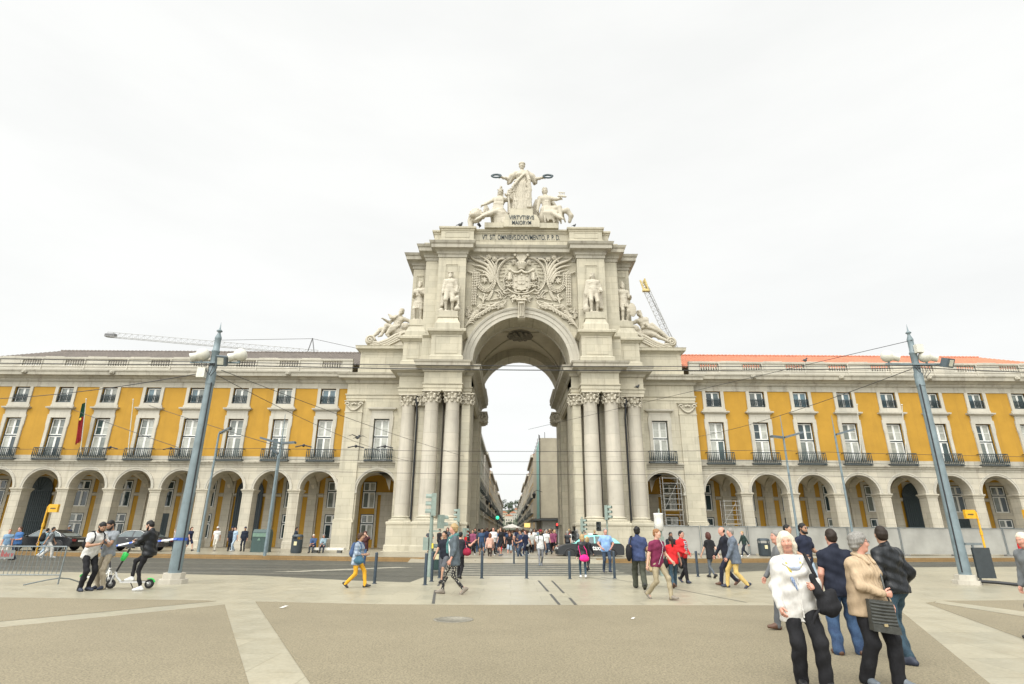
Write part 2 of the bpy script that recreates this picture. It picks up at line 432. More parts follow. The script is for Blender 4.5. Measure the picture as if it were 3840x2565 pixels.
sheet('gravel_field', [(3.4, -2.9), (18, -30), (60, -30), (60, 22), (11.25, 16.0), (10.5, 15.5)], 0.004, G_GRAVEL)
sheet('limestone_strip', [(11.55, 0), (14.0, 0), (11.2, 16.05), (10.75, 15.5)], 0.008, G_LIME)
# far pavement with its orange kerb, rising a step above the road
kerb = [(-140, 60.5), (-36.5, 42.8), (-30.0, 40.6), (-16.3, 38.0), (-9.9, 36.9), (-5.2, 36.3), (5.2, 36.6), (11.4, 37.5), (27.3, 41.0), (37.0, 43.0), (140, 62)]
sheet('far_pavement', [(-140, 75)]+kerb+[(140, 75)], 0.15, G_WALK)
kb = MB()
for a, b_ in zip(kerb, kerb[1:]):
    if -6 < a[0] < 5: continue
    d = Vector((b_[0]-a[0], b_[1]-a[1])).normalized(); n = Vector((d.y, -d.x))*0.26
    kb.prism([(a[0]+n.x, a[1]+n.y, ROADZ-.03), (b_[0]+n.x, b_[1]+n.y, ROADZ-.03), (b_[0], b_[1], ROADZ-.03), (a[0], a[1], ROADZ-.03)], (0, 0, 0.27))
tag(kb.build('kerb', G_KERB), kind='structure')
rp = MB(); rp.poly([(-6.0, 35.0, ROADZ+.012), (5.6, 35.2, ROADZ+.012), (5.6, 36.75, .154), (-6.0, 36.5, .154)]); tag(rp.build('kerb_ramp', G_WALK), kind='structure')
# crosswalk: rough pale stone bars, long side across the view
cw = MB()
for k, y in enumerate((24.75, 26.1, 27.5, 29.0, 30.6, 32.3, 34.0)):
    x0 = -3.0-0.04*k; x1 = 5.2
    cw.poly([(x0, y-0.28, ROADZ+0.006), (x1, y-0.28, ROADZ+0.006), (x1, y+0.28, ROADZ+0.006), (x0, y+0.28, ROADZ+0.006)])
tag(cw.build('crosswalk_marking', G_STRIP), kind='structure')
lm = MB()
lm.poly([(x, y, ROADZ+0.006) for x, y in ((-10.6, 26.7), (-9.3, 26.7), (-4.9, 30.6), (-5.9, 30.9))])
for y in (25.6, 28.3, 32.6):
    lm.poly([(x, yy, ROADZ+0.007) for x, yy in ((-60, y+3.4), (-14, y+0.1), (-6.2, y-0.25), (-6.2, y-0.12), (-14, y+0.23), (-60, y+3.53))])
tag(lm.build('lane_marking', G_STRIP), kind='structure')
rl = MB()
for y in (24.6, 27.1, 29.6, 31.2):
    rl.poly([(x, yy, ROADZ+0.010) for x, yy in ((-60, y+3.8), (-14, y+0.2), (-3.4, y), (-3.4, y+0.09), (-14, y+0.29), (-60, y+3.89))])
    rl.poly([(x, yy, ROADZ+0.010) for x, yy in ((5.4, y+0.6), (20, y+3.8), (60, y+13), (60, y+13.1), (20, y+3.89), (5.4, y+0.69))])
tag(rl.build('tram_rail', G_GROOVE), kind='structure')
gv = MB()
def groove(pts, w=0.035):
    for (x0, y0), (x1, y1) in zip(pts, pts[1:]):
        d = Vector((x1-x0, y1-y0)).normalized(); n = Vector((-d.y, d.x))*w
        gv.poly([(x0+n.x, y0+n.y, 0.005), (x1+n.x, y1+n.y, 0.005), (x1-n.x, y1-n.y, 0.005), (x0-n.x, y0-n.y, 0.005)])
groove([(-2.50, 22.6), (-2.28, 19.2)]); groove([(-2.2, 17.9), (-1.83, 14.6)])
groove([(1.0, 21.6), (1.10, 17.7)]); groove([(1.12, 17.0), (1.17, 14.6)]); groove([(1.48, 21.6), (1.52, 17.3)]); groove([(1.56, 16.1), (1.56, 14.6)])
groove([(3.5, 23.4), (5.0, 19.2), (5.9, 15.3)], 0.02); groove([(2.9, 23.6), (3.5, 22.0)], 0.025)
tag(gv.build('pavement_groove', G_GROOVE), kind='structure')
# manhole
mh = MB(); mh.lathe([(0.39, 0), (0.39, 0.006), (0.33, 0.006), (0.33, 0.002), (0.0, 0.002)], (-1.1, 12.05, 0.006), 28)
mo = mh.build('manhole_cover', mat('worn_iron', (0.20, 0.185, 0.145), 0.55, 0.3, 20)); tag(mo, 'round iron manhole cover flush in the pebble paving', 'manhole cover')
rm = MB(); rm.lathe([(0.36, 0.0), (0.36, 0.0045), (0.335, 0.0045), (0.335, 0.0)], (-1.1, 12.05, 0.0065), 28); rm.build('cover_rim', mat('dark_rim', (0.06, 0.055, 0.05), 0.6), mo)
# litter on the gravel
def litter(loc, s, c, label):
    b = MB(); 
    for k in range(4):
        a = rng.random()*6; b.quad((-s, -s*.4, 0), (s*.2, -s*.5, s*.3*rng.random()), (s*math.cos(a)*.3+s*.7, s*.5, s*.5), (-s*.5, s*.4, s*.2))
    o = b.build('paper_scrap', c); o.location = loc; tag(o, label, 'litter')
litter((-5.0, 13.6, 0.012), 0.09, mat('scrap_white', (0.7, 0.7, 0.68)), 'crumpled white paper scrap on the pebble paving at left of the manhole')
litter((2.45, 12.3, 0.012), 0.05, mat('scrap_white', (0.7, 0.7, 0.68)), 'tiny white paper scrap on the pebble paving right of the manhole')
# ------------------------------------------------------------------ the two yellow arcaded wings
XC = 0.85; WY = 51.5; U0 = 16.15; PITCH = 4.12; NB = 9; FIRST = 1.95
Z0 = 0.15
def corinthian(m, c, r, h, z, half=False):
    """small leafy capital: bell, two rows of leaves, volutes, abacus"""
    x, y = c
    m.lathe([(r*0.98, 0), (r*1.08, .03*h), (r*1.0, .07*h), (r*1.02, .5*h), (r*1.25, .86*h)], (x, y, z), 14)
    for row, (zz, rr, n) in enumerate(((.08, 1.08, 8), (.38, 1.14, 8))):
        for k in range(n):
            a = 2*math.pi*(k+.5*row)/n
            if half and math.sin(a) > .3: continue
            p = Vector((math.cos(a), math.sin(a), 0)); b0 = Vector((x, y, z+zz*h))
            m.tube([b0+p*r*rr, b0+p*r*(rr+.10)+Vector((0, 0, .22*h)), b0+p*r*(rr+.32)+Vector((0, 0, .30*h)), b0+p*r*(rr+.36)+Vector((0, 0, .22*h))], [r*.26, r*.24, r*.17, r*.08], 5)
    for k in range(4):
        a = math.pi/4+k*math.pi/2
        if half and math.sin(a) > 0: continue
        p = Vector((math.cos(a), math.sin(a), 0)); t = Vector((-p.y, p.x, 0)); b0 = Vector((x, y, z+.74*h))+p*r*1.42
        pts = [b0+p*(.24*r*math.cos(w)*(1-w/14))+Vector((0, 0, .24*r*math.sin(w)*(1-w/14))) for w in [i*.6 for i in range(12)]]
        m.tube(pts, r*.13, 5)
    for k in range(4):
        a = k*math.pi/2
        if half and math.sin(a) > .5: continue
        p = Vector((math.cos(a), math.sin(a), 0)); b0 = Vector((x, y, z+.80*h))+p*r*1.2
        m.ball(b0, (r*.22, r*.22, r*.22), 6, 4)
    w = r*1.42
    m.box(x-w, x+w, y-w, y+w if not half else y+r*.3, z+.9*h, z+h)
def window_set(W, H, name, root, org, panes, rows, transom=None, segment=0):
    """window in a reveal: dark frame > white casements > glass.  built round org (bottom centre, on the glass plane)"""
    x, y, z = org
    fr = MB(); t = .07
    fr.box(x-W/2, x-W/2+t, y-.03, y+.05, z, z+H); fr.box(x+W/2-t, x+W/2, y-.03, y+.05, z, z+H); fr.box(x-W/2+t, x+W/2-t, y-.03, y+.05, z+H-t, z+H)
    if transom: fr.box(x-W/2+t, x+W/2-t, y-.03, y+.05, z+transom-.05, z+transom+.05)
    f = fr.build(name, GREEN_WOOD, root)
    sh = MB(); bands = [(0, transom-.05), (transom+.05, H-t)] if transom else [(0, H-t)]
    for b0, b1 in bands:
        for s in (-1, 1):
            a0, a1 = (x-W/2+t, x-.005) if s < 0 else (x+.005, x+W/2-t)
            w = .085
            sh.box(a0, a0+w, y-.005, y+.04, z+b0, z+b1); sh.box(a1-w, a1, y-.005, y+.04, z+b0, z+b1)
            sh.box(a0+w, a1-w, y-.005, y+.04, z+b0, z+b0+w); sh.box(a0+w, a1-w, y-.005, y+.04, z+b1-w, z+b1)
            n = max(1, int(round((b1-b0)/rows)))
            for i in range(1, n): zz = z+b0+(b1-b0)*i/n; sh.box(a0+w, a1-w, y+.002, y+.03, zz-.018, zz+.018)
    sh.build('casement', WHITE_WOOD, f)
    for i, (b0, b1) in enumerate(bands):
        for j, s in enumerate((-1, 1)):
            g = MB(); a0, a1 = (x-W/2+t, x) if s < 0 else (x, x+W/2-t)
            ti = rng.uniform(-.012, .012)
            g.quad((a0, y+.02-ti, z+b0), (a1, y+.02+ti, z+b0), (a1, y+.03+ti, z+b1), (a0, y+.03-ti, z+b1))
            g.build('pane', panes[(2*i+j) % len(panes)], f)
    return f
def railing(m, x0, x1, y0, y1, z0, z1, n, r=.022):
    """iron balcony rail: front y0, returns to wall y1"""
    for zz in (z0+.06, z1-.03):
        m.box(x0, x1, y0-.02, y0+.02, zz-.035, zz+.035)
        for xx in (x0, x1): m.box(xx-.02, xx+.02, y0+.02, y1, zz-.035, zz+.035)
    for i in range(n+1):
        x = x0+(x1-x0)*i/n
        m.lathe([(r*.7, 0), (r*.7, .12), (r*1.5, .2), (r*1.2, .5), (r*.7, .62), (r*1.3, .7), (r*.7, .74), (r*.7, z1-z0-.08)], (x, y0, z0+.07), 6)
def surround_large(root, xc, y, z0=8.0, hood=True):
    m = MB()
    # jambs and eared lintel
    for s in (-1, 1):
        a = xc+s*.71; b = xc+s*.98
        m.box(a, b, y-.10, y+.02, z0, 11.42)
        c_ = xc+s*1.06; m.box(b, c_, y-.09, y+.01, 10.75, 11.42); m.box(b, xc+s*1.03, y-.085, y+.01, 10.55, 10.75)
        m.box(xc+s*.98, xc+s*1.01, y-.07, y+.01, z0, 10.55)
    m.box(xc-1.06, xc+1.06, y-.105, y+.02, 11.42, 11.72)
    m.box(xc-.98, xc+.98, y-.08, y+.02, 11.72, 12.16)
    if hood:
        m.sweep([(xc-1.02, y), (xc-1.02, y-.06), (xc+1.02, y-.06), (xc+1.02, y)], [(0, 12.16), (.05, 12.18), (.14, 12.26), (.26, 12.30), (.28, 12.42), (.0, 12.50)], side=1)
        for v in ((0),): m.box(xc-1.0, xc+1.0, y-.06, y+.02, 12.165, 12.45)
    m.build('window_surround', S_TRIM, root)
def surround_small(root, xc, y):
    m = MB()
    for s in (-1, 1): m.box(xc+s*.71, xc+s*1.0, y-.09, y+.02, 12.5, 14.36)
    m.box(xc-.71, xc+.71, y-.088, y+.02, 12.5, 12.86)
    m.box(xc-1.08, xc+1.08, y-.06, y+.02, 12.47, 12.66)
    m.build('window_surround', S_TRIM, root)
def arcade_back(root, s, xc, k, y):
    """back wall bay of the arcade: plastered wall, stone frame, two stacked windows or a doorway"""
    w = .60
    kind = ('window', 'window', 'grille', 'window', 'door', 'window', 'window', 'grille', 'window')[k % 9] if s < 0 else ('window', 'window', 'door', 'window', 'window', 'grille', 'door', 'window', 'window')[k % 9]
    m = MB()
    for t in (-1, 1):
        m.box(xc+t*.72, xc+t*1.02, y-.07, y+.03, .5, 6.3); m.box(xc+t*1.55, xc+t*2.06, y-.16, y+.03, .15, 6.9)
    m.box(xc-.72, xc+.72, y-.07, y+.03, 3.15, 3.75); m.box(xc-1.02, xc+1.02, y-.07, y+.03, 6.3, 6.6)
    m.box(xc-1.02, xc+1.02, y-.055, y+.03, .15, .5)
    m.sweep([(xc-2.06, y-.02), (xc-1.07, y-.02)], [(0, 4.75), (.14, 4.85), (.16, 5.0), (0, 5.1)], side=1)
    m.sweep([(xc+1.07, y-.02), (xc+2.06, y-.02)], [(0, 4.75), (.14, 4.85), (.16, 5.0), (0, 5.1)], side=1)
    m.build('doorway_surround', S_WING, root)
    if kind == 'window':
        for z, h in ((.9, 2.25), (3.75, 2.5)): window_set(1.44, h, 'window', root, (xc, y-.04, z), rng.choice([[GL_GREY, GL_DARK], [GL_DARK, GL_DARK], [GL_DARK, GL_DARK, GL_GREY]]), 1.1, h*.62)
        b = MB(); b.box(xc-.72, xc+.72, y-.06, y+.02, .5, .9); b.build('sill', S_WING, root)
    elif kind == 'door':
        d = MB(); d.box(xc-.72, xc+.72, y-.05, y, .15, 3.15)
        for i in range(4): xx = xc-.54+.36*i; d.box(xx-.13, xx+.13, y-.075, y-.05, .4, 1.3); d.box(xx-.13, xx+.13, y-.075, y-.05, 1.5, 2.9)
        d.build('door', GREEN_WOOD, root)
        window_set(1.44, 2.5, 'window', root, (xc, y-.04, 3.75), [GL_GREY, GL_DARK], 1.1, 1.6)
    else:
        d = MB(); d.box(xc-1.3, xc+1.3, y-.20, y-.15, .15, 5.2)
        arch = [(xc-1.3*math.cos(math.pi*i/14), 5.2+1.3*math.sin(math.pi*i/14)) for i in range(15)]
        d.prism([(a, y-.20, b) for a, b in arch], (0, .05, 0))
        for i in range(13): xx = xc-1.2+.2*i; d.box(xx-.018, xx+.018, y-.24, y-.2, .2, 5.2)
        for zz in (1.2, 2.4, 3.6, 5.2): d.box(xc-1.28, xc+1.28, y-.245, y-.2, zz-.03, zz+.03)
        for i in range(1, 8): a = math.pi*i/8; d.tube([(xc, y-.22, 5.2), (xc-1.25*math.cos(a), y-.22, 5.2+1.25*math.sin(a))], .02, 4)
        d.build('iron_gate', GREEN_IRON, root)
def wing(s, label, roof_m):
    ox = XC+s*U0
    root = thing('arcaded_building', label, 'building', (ox, WY, Z0))
    X = lambda u: ox+s*u
    UMAX = FIRST+PITCH*(NB-.5)+PITCH/2
    cents = [X(FIRST+PITCH*i) for i in range(NB)]
    xa, xb = sorted((X(0), X(UMAX)))
    # --- arcade front
    m = MB(); D = 1.05
    for xc in cents: arch_wall(m, xc-PITCH/2, xc+PITCH/2, 5.1, 7.02, xc, 1.6, 5.1, WY, WY+D)
    x_in = sorted((X(0), X(FIRST-PITCH/2)))
    if x_in[1]-x_in[0] > .01: m.box(x_in[0], x_in[1], WY+.002, WY+D, Z0, 7.02)
    m.build('arcade_front', S_WING, root)
    a = MB()
    for xc in cents: ring(a, xc, 5.13, [(1.6, .0), (1.6, .045), (1.72, .05), (1.74, .09), (1.84, .10), (1.86, .0)], WY, 22)
    a.build('archivolt', S_TRIM, root)
    p0 = None
    for i in range(NB+1):
        xc = X(FIRST+PITCH*(i-.5)); hw = PITCH/2-1.6
        if i == 0: continue
        p = MB(); p.box(xc-hw, xc+hw, WY, WY+D, Z0, 4.8)
        p.sweep([(xc-hw, WY), (xc+hw, WY), (xc+hw, WY+D), (xc-hw, WY+D)], [(0, 4.78), (.04, 4.80), (.05, 4.9), (.13, 5.0), (.14, 5.1), (0, 5.14)], closed=True)
        p.sweep([(xc-hw, WY), (xc+hw, WY), (xc+hw, WY+D), (xc-hw, WY+D)], [(.05, Z0), (.05, .75), (0, .80)], closed=True)
        for t in (-1, 1): p.box(xc+t*(hw-.11)-.008, xc+t*(hw-.11)+.008, WY-.012, WY+.01, .8, 4.78)
        p.build('pier', S_WING, root)
    # --- floors: string course, yellow wall, window bays
    st = MB(); st.sweep([(xa, WY), (xb, WY)], [(0, 7.0), (.03, 7.02), (.05, 7.2), (.12, 7.25), (.14, 7.36), (.26, 7.42), (.28, 7.54), (.02, 7.60), (.02, 8.0), (0, 8.0)], side=1)
    st.build('string_course', S_CORN, root)
    yw = MB(); holes = []
    for xc in cents: holes += [(xc-.71, xc+.71, 7.62, 11.42), (xc-.71, xc+.71, 12.86, 14.36)]
    wall_holes(yw, xa, xb, 7.6, 14.40, WY+.012, [h for h in holes], .34)
    yw.build('yellow_wall', YELLOW, root)
    for i, xc in enumerate(cents):
        surround_large(root, xc, WY); surround_small(root, xc, WY)
        c = rng.random()
        if s < 0: pn = [GL_CURT, GL_GREY, GL_CURT, GL_CURT] if c < .45 else ([GL_GREY, GL_DARK, GL_CURT, GL_GREY] if c < .75 else [GL_CURT]*4)
        else: pn = [GL_CURT]*4 if c < .65 else [GL_GREY, GL_CURT, GL_DARK, GL_CURT]
        if s < 0 and i >= 6: pn = [GL_GREY, GL_DARK, GL_DARK, GL_GREY]
        pn = [p if rng.random() < .62 else rng.choice([GL_BLIND, GL_GREY, GL_CURT, GL_TEAL]) for p in pn]
        window_set(1.42, 3.80, 'window', root, (xc, WY+.2, 7.62), pn, .95, 2.18)
        window_set(1.42, 1.50, 'window', root, (xc, WY+.2, 12.86), [GL_DARK, GL_TEAL] if (s > 0 and i == 0) else [rng.choice([GL_BLUE, GL_BLUE, GL_TEAL, GL_GREY] if s > 0 else [GL_GREY, GL_BLUE, GL_BLIND, GL_GREY]) for _ in range(2)], 1.6)
        b = MB(); railing(b, xc-1.22, xc+1.22, WY-.42, WY, 7.60, 8.64, 15, .036); b.box(xc-1.27, xc+1.27, WY-.46, WY, 7.545, 7.60)
        b.build('balcony_railing', GREEN_IRON, root)
        b = MB(); railing(b, xc-.69, xc+.69, WY+.05, WY+.1, 12.88, 13.58, 9, .03); b.build('balcony_railing', GREEN_IRON, root)
        arcade_back(root, s, xc, i, WY+5.2)
    # --- entablature, cornice and parapet
    c = MB(); c.sweep([(xa, WY), (xb, WY)], [(0, 14.36), (.05, 14.36), (.06, 14.62), (.03, 14.63), (.03, 14.85), (.12, 14.88), (.2, 14.98), (.22, 15.1), (.34, 15.16), (.5, 15.30), (.80, 15.36), (.84, 15.62), (.92, 15.70), (.95, 15.82), (.1, 15.98), (0, 15.98)], side=1)
    c.build('cornice', S_CORN, root)
    for i in range(0, NB-1, 2):
        xx = X(FIRST+PITCH*(i+.9)); l = MB(); l.ball((xx, WY-.95, 15.56), (.19, .14, .16), 10, 7); l.ball((xx-.05*s, WY-1.08, 15.50), (.10, .10, .08), 8, 5); l.tube([(xx-.14, WY-1.02, 15.66), (xx, WY-1.1, 15.60), (xx+.14, WY-1.02, 15.66)], .05, 5)
        for k in range(9): a = k*math.pi*2/9; l.ball((xx+.20*math.cos(a), WY-.92, 15.57+.17*math.sin(a)), .07, 6, 4)
        l.build('lion_spout', S_CORN, root)
    pb = MB(); bmesh_ = None; pb.box(xa, xb, WY+.12, WY+.42, 15.98, 16.42); pb.sweep([(xa, WY+.12), (xb, WY+.12)], [(0, 16.36), (.05, 16.38), (.05, 16.46), (0, 16.5)], side=1)
    pb.sweep([(xa, WY+.12), (xb, WY+.12)], [(0, 17.12), (.07, 17.16), (.09, 17.32), (0, 17.36)], side=1); pb.box(xa, xb, WY+.125, WY+.42, 17.11, 17.35)
    bm0 = MB(); bm0.lathe([(.085, 0), (.085, .06), (.05, .1), (.10, .26), (.085, .36), (.045, .52), (.075, .6), (.085, .66), (.085, .70)], (0, 0, 0), 8); bme = bm0.mesh('baluster', S_TRIM); prev = xa
    for xc in sorted(cents):
        bx0, bx1 = xc-.95+s*.0, xc+.95
        pb.box(prev, bx0, WY+.13, WY+.40, 16.42, 17.12); pm = (prev+bx0)/2
        if bx0-prev > 1.2:
            pb.box(prev+.22, bx0-.22, WY+.10, WY+.13, 16.56, 17.02)
            pb.box(pm-.9, pm+.9, WY+.075, WY+.13, 17.13, 17.40); pb.box(prev-.04, prev+.06, WY+.05, WY+.14, 15.99, 17.2)
        for k in range(8):
            o = bpy.data.objects.new('baluster', bme); COL.objects.link(o); o.parent = root; o.location = (bx0+.12+(bx1-bx0-.24)*k/7-ox, .26, 16.42-Z0)
        prev = bx1
    pb.box(prev, xb, WY+.13, WY+.40, 16.42, 17.12)
    pb.build('parapet', S_TRIM, root)
    # --- tiled roof behind the parapet, hipped at the far end
    rf = MB(); e0, e1 = X(-.6), X(UMAX+2); n = int(abs(e1-e0)/.30); hip = X(UMAX-5.5)
    for i in range(n):
        u0 = i*abs(e1-e0)/n; u1 = (i+1)*abs(e1-e0)/n; xs_ = [e0+s*(u0+(u1-u0)*q/4) for q in range(5)]
        hs = [0, .075, .10, .075, 0]
        for q in range(4):
            def P(x, h):
                over = max(0, s*(x-hip)); f = max(0.02, 1-over/8.0)
                return (x, WY+1.0, 16.95+h), (x, WY+1.0+5.2*f, 16.95+2.85*f+h)
            a0, a1 = P(xs_[q], hs[q]); b0, b1 = P(xs_[q+1], hs[q+1]); rf.quad(a0, b0, b1, a1)
    rf.build('tiled_roof', roof_m, root)
    rd = MB(); k = 0; x = e0
    while s*(hip-x) > .4:
        rd.tube([(x, WY+6.2, 19.84), (x+s*.42, WY+6.2, 19.88)], [.12, .14], 6); x += s*.4
    rd.build('ridge_tiles', roof_m, root)
    bk = MB(); bk.box(*sorted((X(0), hip)), WY+6.4, WY+14, 7.0, 16.5); bk.poly([(e0, WY+6.2, 19.7), (hip, WY+6.2, 19.7), (hip, WY+14, 16.6), (e0, WY+14, 16.6)]); bk.build('rear_block', VAULT, root)
    # --- arcade interior: back wall, pilasters, groin vaults
    bw = MB(); by = WY+5.2; bw.box(xa-6 if s > 0 else xa, xb+6 if s < 0 else xb, by, by+.3, Z0, 7.4); bw.build('arcade_back_wall', YELLOW, root)
    vt = MB(); N = 10
    for xc in cents+[X(FIRST-PITCH)]:
        vt = MB(); hx, hy = PITCH/2, (by-(WY+D))/2; yc = (by+WY+D)/2; grid = []
        for i in range(N+1):
            for j in range(N+1):
                u, v = -1+2*i/N, -1+2*j/N
                z = 5.15+1.75*max(math.sqrt(max(0, 1-u*u)), math.sqrt(max(0, 1-v*v)))
                grid.append((xc+u*hx, yc+v*hy, z))
        vt.add(grid, [(i*(N+1)+j, (i+1)*(N+1)+j, (i+1)*(N+1)+j+1, i*(N+1)+j+1) for i in range(N) for j in range(N)], True)
        vt.build('groin_vault', VAULT, root)
    for i in range(NB+1):
        tr = MB(); xx = X(FIRST+PITCH*(i-.5)); 
        tr.box(xx-.38, xx+.38, by-.30, by, Z0, 5.1); pts = []
        hy = (by-(WY+D))/2; yc = (by+WY+D)/2
        for q in range(13): a = math.pi*q/12; pts.append((yc-hy*math.cos(a), 5.1+1.78*math.sin(a)))
        for (a0, b0), (a1, b1) in zip(pts, pts[1:]):
            for dx in (-.3, .3): tr.quad((xx+dx, a0, b0-.12), (xx+dx, a1, b1-.12), (xx+dx, a1, b1+.15), (xx+dx, a0, b0+.15))
            tr.quad((xx-.3, a0, b0-.12), (xx+.3, a0, b0-.12), (xx+.3, a1, b1-.12), (xx-.3, a1, b1-.12))
        tr.build('transverse_arch', S_WING, root)
    return root
ROOF_L = stone('old_dark_tiles', (0.17, 0.145, 0.125), (0.07, 0.062, 0.055), (.3, .42), 0.8)
ROOF_R = stone('new_orange_tiles', (0.50, 0.19, 0.11), (0.36, 0.125, 0.07), (.3, .42), 0.6)
wing_l = wing(-1, 'yellow arcaded building with weathered dark tiled roof and a flag', ROOF_L)
wing_r = wing(1, 'yellow arcaded building with bright orange tiled roof behind grey hoarding', ROOF_R)
# ------------------------------------------------------------------ triumphal arch
AR = thing('triumphal_arch', 'pale limestone triumphal arch with Latin inscription, paired columns and carved coat of arms', 'arch', (XC, 48.0, Z0))
def A(name, m, material, mirror=True, parent=None):
    o = m.build(name, material, parent or AR)
    if mirror:
        q = MB(); q.v = [(2*XC-x, y, z) for x, y, z in m.v]; q.f = [f[::-1] for f in m.f]; q.sm = m.sm; q.mi = m.mi; q.build(name, material, parent or AR)
    return o
xx = lambda v: XC+v
def pl(*p): return [(XC+a, b) for a, b in p]
# --- podium under the columns
ARCH_R, ARCH_Z, FY, VY1 = 4.42, 16.2, 48.6, 63.5
pod = MB()
plan = pl((4.42, 49.6), (4.42, 47.55), (5.0, 47.55), (5.0, 46.35), (8.62, 46.35), (8.62, 47.75), (10.95, 47.75), (10.95, 51.3))
pod.sweep(plan, [(.10, Z0), (.10, .55), (.06, .62), (0, .64), (0, 2.12), (.03, 2.14), (.06, 2.22), (.06, 2.36), (0, 2.40)], side=1)
pod.poly([(x, y, 2.40) for x, y in plan][::-1])
pod.box(xx(4.9), xx(10.9), 46.05, 49, Z0, .17)
A('podium', pod, S_ARCH)
# --- columns: base, shaft, capital
def column(x, y, r):
    sh = MB(); sh.lathe([(r, 0), (r*1.0, 2.9), (r*.97, 5.0), (r*.92, 7.3), (r*.865, 9.2), (r*.90, 9.26), (r*.90, 9.34), (r*.86, 9.36)], (xx(x), y, 2.86), 32)
    s = sh.build('column_shaft', S_COL, AR)
    b = MB(); w = r*1.36; b.box(xx(x)-w, xx(x)+w, y-w, y+w, 2.40, 2.55)
    b.lathe([(r*1.34, .0), (r*1.36, .05), (r*1.30, .1), (r*1.12, .13), (r*1.12, .17), (r*1.22, .2), (r*1.2, .25), (r*1.05, .28), (r*1.0, .32)], (xx(x), y, 2.55), 28); b.build('column_base', S_ARCH, AR)
    c = MB(); corinthian(c, (xx(x), y), r*.86, .98, 12.12); c.build('capital', S_CARVE, AR)
for s in (-1, 1):
    for x, y in ((5.93, 47.4), (7.72, 47.4), (9.98, 48.95)): column(s*x, y, .66)
# --- walls and pilasters behind the columns
wl_ = MB()
wl_.box(xx(4.42), xx(5.25), 48.2, 51.3, Z0, 15.7)            # inner jamb pier
wl_.box(xx(5.25), xx(8.9), 49.35, 51.3, Z0, 15.7)           # recess behind the pair
wl_.box(xx(8.45), xx(9.3), 48.75, 51.29, 2.4, 13.05)        # pilaster between pair and single column
wl_.box(xx(6.55), xx(7.1), 48.9, 49.36, 2.4, 13.05)
wl_.box(xx(8.9), xx(10.95), 50.3, 51.3, Z0, 15.7)
wl_.box(xx(10.3), xx(10.95), 49.6, 50.31, Z0, 13.1)
A('pier_wall', wl_, S_ARCH)
pil = MB(); pil.box(xx(4.46), xx(5.16), 47.85, 48.21, 2.4, 12.2); A('pilaster', pil, S_ARCH)
cap = MB()
for cx in (4.82, 8.85): corinthian(cap, (xx(cx), 48.25 if cx < 6 else 48.95), .52, .95, 12.12)
A('pilaster_capital', cap, S_CARVE)
# --- main entablature with ressauts
ENT = pl((4.42, 63.5), (4.42, 48.05), (5.15, 48.05), (5.15, 46.72), (8.42, 46.72), (8.42, 48.25), (10.85, 48.25), (10.85, 51.0), (16.2, 51.0), (16.2, 51.6))
ar_ = MB(); ar_.sweep(ENT, [(-.3, 13.08), (0, 13.10), (0, 13.32), (.05, 13.33), (.05, 13.60), (.12, 13.64), (.14, 13.74), (0, 13.78), (0, 14.72), (.05, 14.74), (-.2, 14.75)], side=1)
ar_.box(xx(5.16), xx(8.41), 46.74, 49.4, 13.10, 14.75); ar_.box(xx(8.43), xx(10.84), 48.27, 50.4, 13.10, 14.75); ar_.box(xx(4.44), xx(5.14), 48.07, 49.4, 13.10, 14.75)
A('frieze', ar_, S_ARCH)
co = MB(); co.sweep(ENT, [(0, 14.74), (.10, 14.78), (.18, 14.90), (.22, 15.02), (.40, 15.10), (.72, 15.16), (.74, 15.40), (.82, 15.46), (.88, 15.62), (.2, 15.76), (-1.0, 15.77)], side=1)
co.box(xx(5.2), xx(8.4), 46.9, 49.4, 15.3, 15.765); co.box(xx(8.43), xx(10.84), 48.3, 50.4, 15.3, 15.76)
A('cornice', co, S_CORN)
